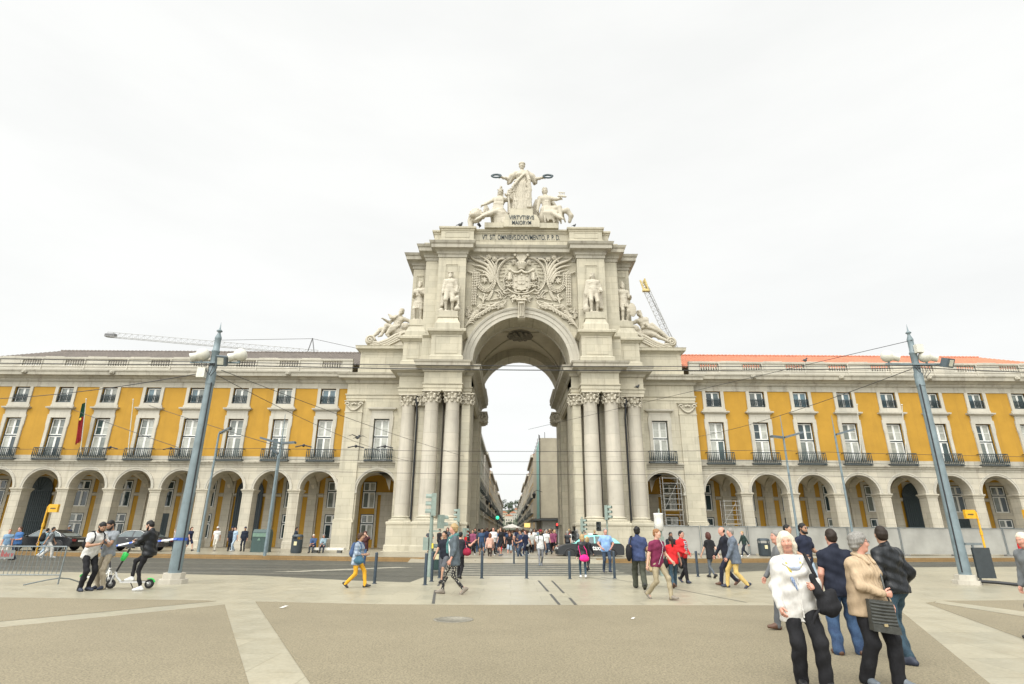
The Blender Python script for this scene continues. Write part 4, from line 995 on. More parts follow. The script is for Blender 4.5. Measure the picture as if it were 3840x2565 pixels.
ok = MB()
def leafc(c, r, s, o=.16, n=4):
    for k in range(n):
        a = rng.random()*6.3; carve(ok, [c, (c[0]+r*math.cos(a), c[1]+r*math.sin(a)), (c[0]+1.8*r*math.cos(a+.4), c[1]+1.8*r*math.sin(a+.4))], r*.55, s, o, 5, .6)
for s in (-1, 1):
    carve(ok, [(255, 1320), (330, 1268), (440, 1290), (540, 1300), (640, 1282), (740, 1282), (800, 1240), (808, 1195)], 15, s, .24, 6, taper=False); carve(ok, [(300, 1330), (400, 1330), (520, 1355), (640, 1330), (760, 1300)], 12, s, .2, 6, taper=False)
    carve(ok, [(500, 1250), (600, 1240), (700, 1215), (860, 1160)], 11, s, .12, 5); carve(ok, [(520, 1180), (640, 1150), (760, 1120)], 11, s, .1, 5)
    for k in range(26): x = 290+500*rng.random(); leafc((x, 1318+35*rng.uniform(-1, 1)-.06*(x-300)), 22, s, .22)
    carve(ok, [(368, 1240), (380, 1150), (405, 1085), (380, 1050), (345, 1052)], 14, s, .14, 6); carve(ok, [(380, 1190), (330, 1140), (280, 1130)], 11, s, .12, 5); carve(ok, [(385, 1180), (440, 1130), (480, 1140)], 11, s, .12, 5)
    for k in range(9): leafc((250+230*rng.random(), 1080+110*rng.random()), 17, s, .1, 3)
    for k in range(7):     # curled fronds springing from the archivolt
        x, y = 230+62*k, 1500-34*k; carve(ok, [(x-60, y+70), (x, y-10-4*k), (x+70, y-52), (x+135, y-38)], 15, s, .2, 6)
    for k in range(6): carve(ok, [(130+16*k, 1500-4*k), (200+22*k, 1420-10*k), (265+26*k, 1360-6*k)], 10, s, .14, 5)
    for k in range(7): x, y = 60+26*k, 1660-40*k; carve(ok, [(x-50, y+60), (x+5, y-15), (x+75, y-40), (x+130, y-20)], 14, s, .16, 6)
    carve(ok, [(70, 1530), (150, 1500), (260, 1525), (340, 1500)], 13, s, .18, 6); carve(ok, [(80, 1500), (85, 1400), (70, 1330), (110, 1290)], 10, s, .08, 5)
    for k in range(16): leafc((25+150*rng.random(), 1300+230*rng.random()), 19, s, .06, 4)
    for k in range(14): leafc((640+330*rng.random(), 1060+95*rng.random()), 17, s, .08, 3)
    carve(ok, [(640, 990), (700, 1000), (740, 1060), (800, 1090)], 12, s, .1, 5); carve(ok, [(600, 1000), (660, 1020), (720, 1100), (700, 1150)], 10, s, .1, 5)
    for k in range(12): p = rr(960+155*rng.random(), 1085+100*rng.random(), .26, s); ok.ball(p, .115, 7, 5)
    for k in range(9): leafc((945+160*rng.random(), 1075+125*rng.random()), 22, s, .22, 4)
ok.build('oak_branches', S_CARVE, AR)
# ------------------------------------------------------------------ figures grown as one smooth surface (numpy signed distances, polygonised)
V = lambda *p: np.array(p, dtype=float)
def rotm(ax, deg):
    a = R(deg); c, s = math.cos(a), math.sin(a)
    return {'x': np.array([[1, 0, 0], [0, c, -s], [0, s, c]]), 'y': np.array([[c, 0, s], [0, 1, 0], [-s, 0, c]]), 'z': np.array([[c, -s, 0], [s, c, 0], [0, 0, 1]])}[ax]
class SDF:
    def __init__(s): s.p = []
    def cap(s, a, b, ra, rb=None, k=.03): s.p.append(('c', V(*a), V(*b), ra, ra if rb is None else rb, k)); return s
    def chain(s, pts, rads, k=.03):
        for i in range(len(pts)-1): s.cap(pts[i], pts[i+1], rads[i], rads[i+1], k)
        return s
    def ell(s, c, r, M=None, k=.03, sub=False): s.p.append(('e' if not sub else 's', V(*c), V(*r), np.eye(3) if M is None else np.array(M), 0, k)); return s
    def bounds(s):
        lo, hi = V(9e9, 9e9, 9e9), -V(9e9, 9e9, 9e9)
        for p in s.p:
            if p[0] == 's': continue
            if p[0] == 'c':
                r = max(p[3], p[4]); l, h = np.minimum(p[1], p[2])-r, np.maximum(p[1], p[2])+r
            else: r = max(p[2]); l, h = p[1]-r, p[1]+r
            lo, hi = np.minimum(lo, l), np.maximum(hi, h)
        return lo, hi
    def mesh(s, res, disp=None, cuts=(), pad=.05):
        lo, hi = s.bounds(); lo = lo-pad; n = np.ceil((hi+pad-lo)/res).astype(int)+1
        D = np.full(n, 9.0, dtype=np.float32); ax = [lo[i]+res*np.arange(n[i]) for i in range(3)]
        for p in s.p:
            k = p[5]
            if p[0] == 'c': r = max(p[3], p[4]); l, h = np.minimum(p[1], p[2])-r, np.maximum(p[1], p[2])+r
            else: r = max(p[2]); l, h = p[1]-r, p[1]+r
            m = k+2.5*res+(pad*.6 if disp is not None else 0)
            i0 = np.clip(np.floor((l-m-lo)/res).astype(int), 0, n-1); i1 = np.clip(np.ceil((h+m-lo)/res).astype(int)+1, 1, n)
            if (i1 <= i0).any(): continue
            x = ax[0][i0[0]:i1[0], None, None]; y = ax[1][None, i0[1]:i1[1], None]; z = ax[2][None, None, i0[2]:i1[2]]
            if p[0] == 'c':
                a, b = p[1], p[2]; ba = b-a; L = ba.dot(ba)+1e-12
                px, py, pz = x-a[0], y-a[1], z-a[2]
                t = np.clip((px*ba[0]+py*ba[1]+pz*ba[2])/L, 0, 1)
                d = np.sqrt((px-t*ba[0])**2+(py-t*ba[1])**2+(pz-t*ba[2])**2)-(p[3]+(p[4]-p[3])*t)
            else:
                M = p[3]; c = p[1]; px, py, pz = x-c[0], y-c[1], z-c[2]
                q = [M[0][i]*px+M[1][i]*py+M[2][i]*pz for i in range(3)]
                k0 = np.sqrt(sum((q[i]/p[2][i])**2 for i in range(3))); k1 = np.sqrt(sum((q[i]/p[2][i]**2)**2 for i in range(3)))+1e-9
                d = k0*(k0-1)/k1
            w = D[i0[0]:i1[0], i0[1]:i1[1], i0[2]:i1[2]]
            if p[0] == 's':
                hh = np.maximum(k-np.abs(w+d), 0)/k; D[i0[0]:i1[0], i0[1]:i1[1], i0[2]:i1[2]] = np.maximum(w, -d)+hh*hh*k*.25
            else:
                hh = np.maximum(k-np.abs(w-d), 0)/k; D[i0[0]:i1[0], i0[1]:i1[1], i0[2]:i1[2]] = np.minimum(w, d)-hh*hh*k*.25
        X, Y, Z = np.meshgrid(*ax, indexing='ij', sparse=True)
        if disp is not None: D = D+disp(X, Y, Z)
        for nrm, dd in cuts: D = np.maximum(D, X*nrm[0]+Y*nrm[1]+Z*nrm[2]-dd)
        for a in range(3):      # keep the surface closed at the grid border
            sl = [slice(None)]*3; sl[a] = 0; D[tuple(sl)] = np.maximum(D[tuple(sl)], 1e-3); sl[a] = -1; D[tuple(sl)] = np.maximum(D[tuple(sl)], 1e-3)
        return surface_nets(D, lo, res)
def surface_nets(D, lo, res):
    S = D < 0; n = np.array(D.shape)-1
    c = np.zeros(n, dtype=np.int8)
    for dx in (0, 1):
        for dy in (0, 1):
            for dz in (0, 1): c += S[dx:n[0]+dx, dy:n[1]+dy, dz:n[2]+dz]
    I = np.argwhere((c > 0) & (c < 8))
    if len(I) == 0: return np.zeros((0, 3)), np.zeros((0, 4), int)
    idx = np.full(n, -1); idx[tuple(I.T)] = np.arange(len(I))
    acc = np.zeros((len(I), 3)); cnt = np.zeros(len(I))
    for a in range(3):
        o = [i for i in range(3) if i != a]
        for u in (0, 1):
            for v in (0, 1):
                off = np.zeros(3, int); off[o[0]] = u; off[o[1]] = v; e = off.copy(); e[a] = 1
                d0 = D[tuple((I+off).T)]; d1 = D[tuple((I+e).T)]; m = (d0 < 0) != (d1 < 0)
                t = np.where(m, d0/np.where(m, d0-d1, 1), 0)
                for b in range(3): acc[:, b] += np.where(m, off[b]+(t if b == a else 0), 0)
                cnt += m
    P = lo+res*(I+acc/cnt[:, None]); F = []
    for a in range(3):
        b, cc = (a+1) % 3, (a+2) % 3
        s0 = [slice(None)]*3; s1 = [slice(None)]*3; s0[a] = slice(0, -1); s1[a] = slice(1, None)
        E = np.argwhere(S[tuple(s0)] != S[tuple(s1)])
        E = E[(E[:, b] > 0) & (E[:, cc] > 0) & (E[:, b] < D.shape[b]-1) & (E[:, cc] < D.shape[cc]-1)]
        q = []
        for ub, uc in ((0, 0), (1, 0), (1, 1), (0, 1)):
            J = E.copy(); J[:, b] -= ub; J[:, cc] -= uc; q.append(idx[tuple(J.T)])
        q = np.stack(q, 1); flip = ~S[tuple(E.T)]; q[flip] = q[flip][:, ::-1]; F.append(q[:, ::-1])
    return P, np.concatenate(F)
def npmesh(name, P, F, mats, mi=None):
    me = bpy.data.meshes.new(name); me.vertices.add(len(P)); me.vertices.foreach_set('co', np.asarray(P, dtype=np.float32).ravel())
    k = len(F); me.loops.add(4*k); me.loops.foreach_set('vertex_index', np.asarray(F, dtype=np.int32)[:, ::-1].ravel())
    me.polygons.add(k); me.polygons.foreach_set('loop_start', np.arange(0, 4*k, 4, dtype=np.int32)); me.polygons.foreach_set('loop_total', np.full(k, 4, dtype=np.int32))
    me.polygons.foreach_set('use_smooth', np.ones(k, dtype=bool))
    for m in mats: me.materials.append(m)
    if mi is not None: me.polygons.foreach_set('material_index', np.asarray(mi, dtype=np.int32))
    me.update(calc_edges=True); me.validate(); return me
def ik(a, b, l1, l2, pole):
    a, b = V(*a), V(*b); d = b-a; L = np.linalg.norm(d); u = d/(L+1e-9); L2 = min(L, (l1+l2)*.998); b = a+u*L2
    x = (l1*l1-l2*l2+L2*L2)/(2*L2); h = math.sqrt(max(0, l1*l1-x*x)); p = V(*pole); p = p-u*p.dot(u); p = p/(np.linalg.norm(p)+1e-9)
    return a+u*x+p*h, b
def skeleton(po):
    """joints of a 1.75 m figure facing -Y; po overrides the relaxed standing pose"""
    j = {}
    T = rotm('z', po.get('twist', 0)) @ rotm('x', po.get('lean', 3)) @ rotm('y', po.get('side', 0)); j['T'] = T
    pel = V(0, 0, .93)+V(*po.get('pelvis', (0, 0, 0))); j['pel'] = pel
    tp = lambda *p: pel+T @ V(*p)
    w = po.get('sh', .180); j['tp'] = tp; j['chest'] = tp(0, 0, .32); j['nb'] = tp(0, .012, .515)
    Hh = T @ rotm('x', -po.get('lean', 3)*.8) @ rotm('z', po.get('yaw', 0)) @ rotm('x', po.get('nod', 0)) @ rotm('y', po.get('tilt', 0)); j['H'] = Hh
    j['head'] = j['nb']+T @ V(0, -.015, .065)+Hh @ V(0, -.012, .105)
    sw = po.get('shrug', 0)
    for s, n in ((1, 'l'), (-1, 'r')):
        j['sh'+n] = tp(s*w, .012, .435+sw)
        hand = po.get('h'+n, (s*.255, -.06, .80)); pole = po.get('pole'+n, (s*.45, .8, -.3))
        j['el'+n], j['wr'+n] = ik(j['sh'+n], hand, .285, .255, pole)
        j['hip'+n] = pel+rotm('z', po.get('twist', 0)*.4) @ V(s*.092, 0, -.03)
        foot = po.get('f'+n, (s*.10, 0, .085)); toe = po.get('toe'+n, (s*.15, -1, 0)); j['toe'+n] = V(*toe)/np.linalg.norm(V(*toe))
        kp = po.get('kp'+n, None); kd = V(*kp) if kp else V(j['toe'+n][0]*.6, -1, .0)
        j['kn'+n], j['an'+n] = ik(j['hip'+n], foot, .435, .42, kd)
    return j
def hand_prims(sk, tubes, j, n, po, big=1.0):
    s = 1 if n == 'l' else -1
    w = j['wr'+n]; d = w-j['el'+n]; d = d/np.linalg.norm(d)
    hd = po.get('hd'+n)
    if hd: d = V(*hd)/np.linalg.norm(V(*hd))
    t = V(*po.get('ht'+n, (0, -1, .15))); t = t-d*t.dot(d); t = t/np.linalg.norm(t)
    nn = np.cross(d, t)*s; curl = po.get('curl'+n, .35)
    for q, L in ((-.028, .075), (-.010, .082), (.010, .084), (.028, .078)): sk.cap(w, w+d*L+t*q, .021, .0155, .012)
    if po.get('fingers', True):
        for q, L, c in ((-.029, .056, 1.15), (-.0105, .072, 1.0), (.0095, .078, 1.0), (.028, .070, .9)):
            p0 = w+d*.068+t*q; a = curl*c; pts = [p0]; ang = 0
            for i in range(3):
                ang += a*(.9, 1.1, .9)[i]; pts.append(pts[-1]+(d*math.cos(ang)+nn*math.sin(ang))*L*(.46, .32, .26)[i])
            tubes.append((pts, [.0098*big, .0092*big, .0085*big, .0065*big]))
        p0 = w+d*.022+t*.022; th = d*.55+t*.65+nn*.38; th = th/np.linalg.norm(th); th2 = d*.85+t*.2+nn*.5; th2 = th2/np.linalg.norm(th2)
        tubes.append(([p0, p0+th*.042, p0+th*.042+th2*.026, p0+th*.042+th2*.05], [.013*big, .0115*big, .0105*big, .0075*big]))
def head_prims(sk, j, fine=True, fem=False):
    H, c = j['H'], j['head']; P = lambda *q: c+H @ V(*q)
    sk.ell(P(0, .012, .032), (.074, .093, .088), H, .02); sk.ell(P(0, -.022, -.035), (.060, .066, .078), H, .03)
    sk.cap(P(-.022, -.058, -.088), P(.022, -.058, -.088), .022 if fem else .026, k=.03)
    sk.ell(P(0, -.070, -.005), (.052, .022, .055), H, .02)
    sk.cap(P(0, -.088, .022), P(0, -.106, -.022), .010, .0145, .012); sk.cap(P(-.012, -.094, -.026), P(.012, -.094, -.026), .008, k=.01)
    if fine:
        for s in (-1, 1):
            sk.ell(P(s*.032, -.096, .016), (.017, .014, .011), H, .012, sub=True); sk.cap(P(s*.014, -.088, .036), P(s*.050, -.078, .036), .0075, .006, .012)
            sk.ell(P(s*.040, -.070, -.022), (.022, .018, .02), H, .02)
        sk.cap(P(-.020, -.084, -.052), P(.020, -.084, -.052), .0068, k=.006); sk.cap(P(-.016, -.083, -.063), P(.016, -.083, -.063), .0078, k=.006)
    for s in (-1, 1): sk.ell(P(s*.077, .010, .0), (.010, .020, .032), H, .008)
    sk.cap(j['nb']-j['T'] @ V(0, 0, .04), P(0, .012, -.055), .058 if fem else .062, .052 if fem else .057, .03)
def arms_prims(sk, j, k=1.0):
    for n in 'lr': sk.chain([j['sh'+n], j['el'+n], j['wr'+n]], [.050*k, .040*k, .0265*k], .02)
def limbs_core(sk, j, k=1.0, legs=.05):
    sk.cap(j['pel'], j['nb'], .07, .06); sk.cap(j['shl'], j['shr'], .05)
    for n in 'lr':
        sk.chain([j['pel'], j['hip'+n], j['kn'+n], j['an'+n]], [.06, .065*k*legs/.05, .046*k*legs/.05, .033*k*legs/.05], .03)
        kn, an = j['kn'+n], j['an'+n]
        if legs > .045: sk.ell(kn*.68+an*.32+V(0, .018, 0), (.047, .05, .10), None, .04)
        sk.cap(an, an+j['toe'+n]*.10-V(0, 0, .045), .036, .026)
def torso_prims(g, j, fat=0, fem=False, loose=0.0):
    tp, T = j['tp'], j['T']
    g.ell(tp(0, .0, .35), (.172+loose+fat*.3, .112+loose+fat*.3, .175), T, .06); g.ell(tp(0, -.012-fat*.5, .12), (.143+loose+fat, .108+loose+fat, .19), T, .07)
    g.ell(tp(0, .008, -.03), (.165+loose+fat*.7, .125+loose+fat*.6, .13), T, .06)
    for n in 'lr': g.cap(tp(0, .008, .452), j['sh'+n], .072+loose, .058+loose, .05)
    if fem:
        for s in (-1, 1): g.ell(tp(s*.075, -.095-fat*.4, .33), (.072+fat*.3, .062+fat*.3, .068), T, .05)
    else:
        for s in (-1, 1): g.ell(tp(s*.08, -.07, .37), (.085, .05, .07), T, .05)
        g.ell(tp(0, .06, .36), (.14, .07, .14), T, .05)
def folds(amp, f=26.0, seed=0):
    def d(X, Y, Z): return amp*(np.sin(f*Z+9*X+seed+3*np.sin(11*X+seed))*np.sin(7*X+13*Y+seed*1.7+.6*f*Z*.4)+.6*np.sin(f*1.9*Z-17*X+8*Y+seed*2.1))
    return d
def tubes_mesh(m, tubes):
    for pts, r in tubes: m.tube(pts, r, 6)
def joinP(parts):
    """merge several (P,F) quad meshes"""
    o = 0; Ps = []; Fs = []; ids = []
    for i, (P, F) in enumerate(parts):
        Ps.append(np.asarray(P)); Fs.append(np.asarray(F)+o); ids += [i]*len(F); o += len(P)
    return np.concatenate(Ps), np.concatenate(Fs), ids
def tube_pf(pts, rads, seg=7):
    m = MB(); m.tube(pts, rads, seg); F = [f for f in m.f if len(f) == 4]
    for f in m.f:
        if len(f) > 4:
            for i in range(1, len(f)-2, 2): F.append([f[0], f[i], f[i+1], f[i+2]])
    return np.array(m.v), np.array(F)

# ------------------------------------------------------------------ stone statues on the arch
def statue_mesh(sk, tubes, res, disp=None, extra=None):
    parts = [sk.mesh(res, disp)]+[tube_pf(p, r) for p, r in tubes]
    P, F, _ = joinP(parts); return P, F
def statue(label, loc, scale, rz, P, F, cat='statue', name='statue', material=None, group=None):
    r = thing(name, label, cat, loc, R(rz), group)
    me = npmesh('figure', P*scale, F, [material or S_STAT]); o = bpy.data.objects.new('figure', me); COL.objects.link(o); o.parent = r
    return r
def addpart(root, m, name, material):
    o = bpy.data.objects.new(name, m.mesh(name, material)); COL.objects.link(o); o.parent = root; return o
def hair_prims(sk, j, style='short'):
    H, c = j['H'], j['head']; P = lambda *q: c+H @ V(*q)
    for k in range(14):
        a = k*2.4; z = .05+.06*(k/14); r = .082*math.sqrt(max(.1, 1-(z-.03)**2/.01)); sk.ell(P(r*math.cos(a)*.9, .015+r*math.sin(a), z+.01), (.028,)*3, None, .012)
    for s in (-1, 1): sk.ell(P(s*.072, .02, .01), (.024, .045, .05), H, .015)
    sk.ell(P(0, .09, .0), (.07, .04, .07), H, .02)
def beard(sk, j, L=.1):
    H, c = j['H'], j['head']; P = lambda *q: c+H @ V(*q)
    sk.chain([P(0, -.075, -.075), P(0, -.085, -.10-L*.5), P(0, -.08, -.11-L)], [.042, .038, .015], .02)
    for s in (-1, 1): sk.cap(P(s*.055, -.04, -.05), P(s*.02, -.08, -.11), .025, .022, .02)
SR = .0165
# 1. the crowning figure: long draped robe, both arms spread with wreaths
def glory():
    po = dict(sh=.17, hl=(.60, -.12, 1.14), hr=(-.60, -.12, 1.14), polel=(0.3, .6, -.8), poler=(-.3, .6, -.8), lean=0, htl=(0, -1, 0), htr=(0, -1, 0), fl=(.09, -.03, .08), fr=(-.10, -.10, .08), nod=8, curll=.6, curlr=.6, fingers=True)
    j = skeleton(po); sk = SDF(); tb = []
    head_prims(sk, j, True, True); hair_prims(sk, j); arms_prims(sk, j, 1.4)
    for n in 'lr': hand_prims(sk, tb, j, n, po, 1.3)
    torso_prims(sk, j, .01, True, .015)
    for x, y in ((-.12, -.02), (.12, .0), (0, -.06), (0, .06)): sk.cap((x*.9, y, .9), (x*1.3, y*1.5, .03), .13, .155, .08)
    for n, s in (('l', 1), ('r', -1)): sk.chain([j['sh'+n], j['sh'+n]*.45+j['el'+n]*.55, j['el'+n]+V(0, .03, -.10)], [.085, .10, .07], .04)
    for i in range(7):      # mantle drawn across the body to the shoulder
        u = i/6; sk.chain([(.17-.02*i, -.08, 1.40-.015*i), (.02-.05*i, -.175-.01*i, 1.18-.07*i), (-.22+.01*i, -.10, 1.02-.10*i)], [.020, .026, .022], .018)
    sk.chain([(.14, -.10, 1.38), (.20, -.15, 1.05), (.22, -.14, .70), (.20, -.16, .40)], [.045, .055, .06, .05], .03)
    for i in range(5): sk.chain([(.12+.03*i, -.17+.012*i, .72), (.13+.032*i, -.19+.012*i, .4), (.12+.03*i, -.18, .1)], [.018, .026, .03], .02)
    for i in range(6): sk.chain([(-.2+.06*i, -.14-.02*math.sin(i), .62+.02*i), (-.22+.065*i, -.19, .3), (-.24+.07*i, -.19, .03)], [.014, .024, .03], .02)
    H, c = j['H'], j['head']
    for k in range(16): a = 2*math.pi*k/16; sk.ell(c+H @ V(.085*math.cos(a), .015+.10*math.sin(a), .07), (.022, .022, .03), None, .01)
    def dp(X, Y, Z): return .013*np.sin(38*np.arctan2(X+.3*(Z-.5)*0+.0001, -Y-.35+.0)*1.0+6*Z)*np.clip((1.35-Z)*3, 0, 1)+0*Y
    P, F = statue_mesh(sk, tb, SR, dp); return P, F, j
P, F, j = glory()
SC = 6.05/1.78
st = statue('crowning stone figure in a long robe holding out a dark wreath in each hand', (XC+.05, 48.6, 31.72), SC, 0, P, F)
WREATH = mat('dark_bronze_wreath', (0.012, 0.035, 0.042), 0.45)
for s in (-1, 1):
    m = MB(); c = Vector((s*.765*SC, -.20*SC, 1.13*SC))
    for k in range(26):
        a = 2*math.pi*k/26; p = c+Vector((.42*math.cos(a), .20*math.sin(a), .30*math.sin(a)))
        m.ball(p, (.09, .09, .09), 6, 4); m.tube([p, p+Vector((.15*math.cos(a+.6), -.08, .12*math.sin(a+.6)))], [.06, .02], 5)
    addpart(st, m, 'wreath', WREATH)
m = MB(); m.box(-1.45, -.7, .05, .9, 0, 2.35); m.ball((-1.1, .3, 2.5), (.38, .35, .24), 8, 5); m.ball((-1.2, .3, 2.75), (.3, .28, .18), 8, 5); m.ball((-1.05, .3, 2.95), (.24, .22, .14), 8, 5); addpart(st, m, 'throne', S_STAT)
# 2. seated figures
def seated_left():
    po = dict(pelvis=(0.10, .05, -.32), lean=-4, side=4, hl=(.40, -.08, 1.02), hr=(-.46, -.24, .60), polel=(.5, .8, -.2), poler=(-.2, .9, .2), fl=(-.34, -.62, .03), fr=(-.62, -.55, -.08), kpl=(-.4, -1, 1), kpr=(-.6, -1, 1), toel=(-.6, -1, -.3), toer=(-.7, -1, -.4), yaw=0, fingers=True)
    j = skeleton(po); sk = SDF(); tb = []; H, c = j['H'], j['head']; Q = lambda *q: c+H @ V(*q)
    head_prims(sk, j, True, True); sk.ell(Q(0, .03, .06), (.09, .11, .09), H, .02); sk.chain([Q(0, -.06, .13), Q(0, .0, .20), Q(0, .09, .17), Q(0, .13, .05)], [.022, .035, .035, .02], .02); sk.cap(Q(-.085, -.06, .06), Q(.085, -.06, .06), .02, k=.02)
    for s in (-1, 1): sk.chain([Q(s*.07, .04, .0), Q(s*.075, .03, -.12), Q(s*.07, -.02, -.24)], [.03, .028, .015], .02)
    arms_prims(sk, j, 1.25); torso_prims(sk, j, .0, True, .0); limbs_core(sk, j, 1.25, .058)
    for n in 'lr': hand_prims(sk, tb, j, n, po, 1.1)
    for i in range(6): sk.chain([j['tp'](-.13+.05*i, -.10, .42), j['tp'](-.14+.055*i, -.12, .2), j['tp'](-.16+.06*i, -.115, .0)], [.014, .02, .022], .045)
    for n in 'lr': sk.cap(j['hip'+n], j['kn'+n]*.8+j['hip'+n]*.2, .11, .085, .05)
    sk.ell((.15, .1, .35), (.30, .25, .30), None, .08)
    for i in range(6): sk.chain([j['kn'+'l']*.6+j['hipl']*.4+V(.05*i-.02, .0, -.02), V(.0+.07*i, -.16+.02*i, .35), V(.02+.08*i, -.15, .02+.05*(i%2))], [.03, .032, .025], .07)
    # lion's head under the hand
    sk.ell((-.58, -.14, .36), (.17, .19, .19), None, .04); sk.ell((-.65, -.28, .30), (.10, .10, .09), None, .03)
    for k in range(16): a = k*.42; sk.ell((-.57+.18*math.cos(a), -.14, .36+.20*math.sin(a)), (.055, .08, .055), None, .015)
    sk.chain([(-.75, -.05, .25), (-.72, -.1, .0)], [.1, .08], .05)
    sk.cap((.40, -.08, 1.2), (.50, -.1, .28), .03, .035, .02); sk.cap((.33, -.1, 1.08), (.47, -.1, 1.08), .03, k=.02)
    sk.chain([(-.36, .2, .95), (-.37, .2, .5)], [.015, .02]); 
    for q in (-.02, .05, .12): sk.cap((-.34, .2, 1.02), (-.36+q*1.6, .2, .62), .015, .03, .05)
    sk.chain([(.45, .15, 1.1), (.55, .15, .9), (.52, .15, .6), (.6, .15, .4)], [.05, .06, .05, .06], .05)
    return statue_mesh(sk, tb, SR, folds(.002, 40))
P, F = seated_left(); SS = 3.2
st = statue('helmeted stone woman seated on the left of the crowning group beside a lion head', (XC-2.62, 48.45, 30.0), SS, -6, P, F)
def seated_right():
    po = dict(pelvis=(-.05, .05, -.28), lean=-6, side=-4, hr=(-.36, -.02, .52), hl=(.34, -.35, .80), poler=(-.6, .8, 0), polel=(.5, .5, -1), fl=(.30, -.40, .10), fr=(.42, -.62, -.12), kpl=(.8, -1, 1), kpr=(.3, -1, .9), toel=(.5, -1, -.3), toer=(.9, -1, -.4), yaw=4, fingers=True)
    j = skeleton(po); sk = SDF(); tb = []
    head_prims(sk, j); hair_prims(sk, j); arms_prims(sk, j, 1.45); torso_prims(sk, j, .0, False, .0); limbs_core(sk, j, 1.3, .062)
    for n in 'lr': hand_prims(sk, tb, j, n, po, 1.2); sk.cap(j['hip'+n], j['kn'+n], .10, .07, .04)
    tp = j['tp']
    for i in range(3):
        for s in (-1, 1): sk.ell(tp(s*.035, -.112+.008*i, .22-.065*i), (.032, .02, .03), j['T'], .012)
    sk.ell((-.02, .1, .35), (.32, .25, .30), None, .08)
    for i in range(8): sk.chain([V(-.16+.07*i, -.16, .60), V(-.18+.08*i, -.21, .36), V(-.15+.085*i+.03*math.sin(3*i), -.20, .03+.06*(i%3))], [.035, .034, .024], .07)
    sk.chain([j['knr']+V(.06, 0, 0), V(.50, -.35, .40), V(.62, -.35, .22), V(.58, -.3, .05)], [.06, .08, .07, .05], .04)
    for i in range(4): sk.cap((.27+.05*i, -.37, .90), (.27+.05*i, -.37, 1.02), .014, k=.01)
    sk.cap((.23, -.37, .87), (.47, -.37, .87), .026, k=.03); sk.cap((.25, -.37, 1.01), (.44, -.37, 1.01), .015, k=.01)
    for s in (-1, 1):
        for i in range(5): sk.chain([j['tp'](s*.1, .12, .42), j['tp'](s*(.25+.03*i), .22, .50-.07*i), j['tp'](s*(.28+.02*i), .24, .30-.16*i)], [.03, .05, .035], .03)
    return statue_mesh(sk, tb, SR, None)
P, F = seated_right(); st = statue('bare chested stone youth with folded wings seated on the right of the crowning group', (XC+2.72, 48.45, 30.1), SS, 6, P, F)
m = MB()
for k in range(9): m.tube([(-1.55+.08*k, .7, 2.8-.1*abs(k-4)), (-1.5+.08*k, .7, .6), (-1.4+.07*k, .7, -.3)], [.08, .12, .06], 6, flat=.6)
addpart(st, m, 'wing', S_STAT)
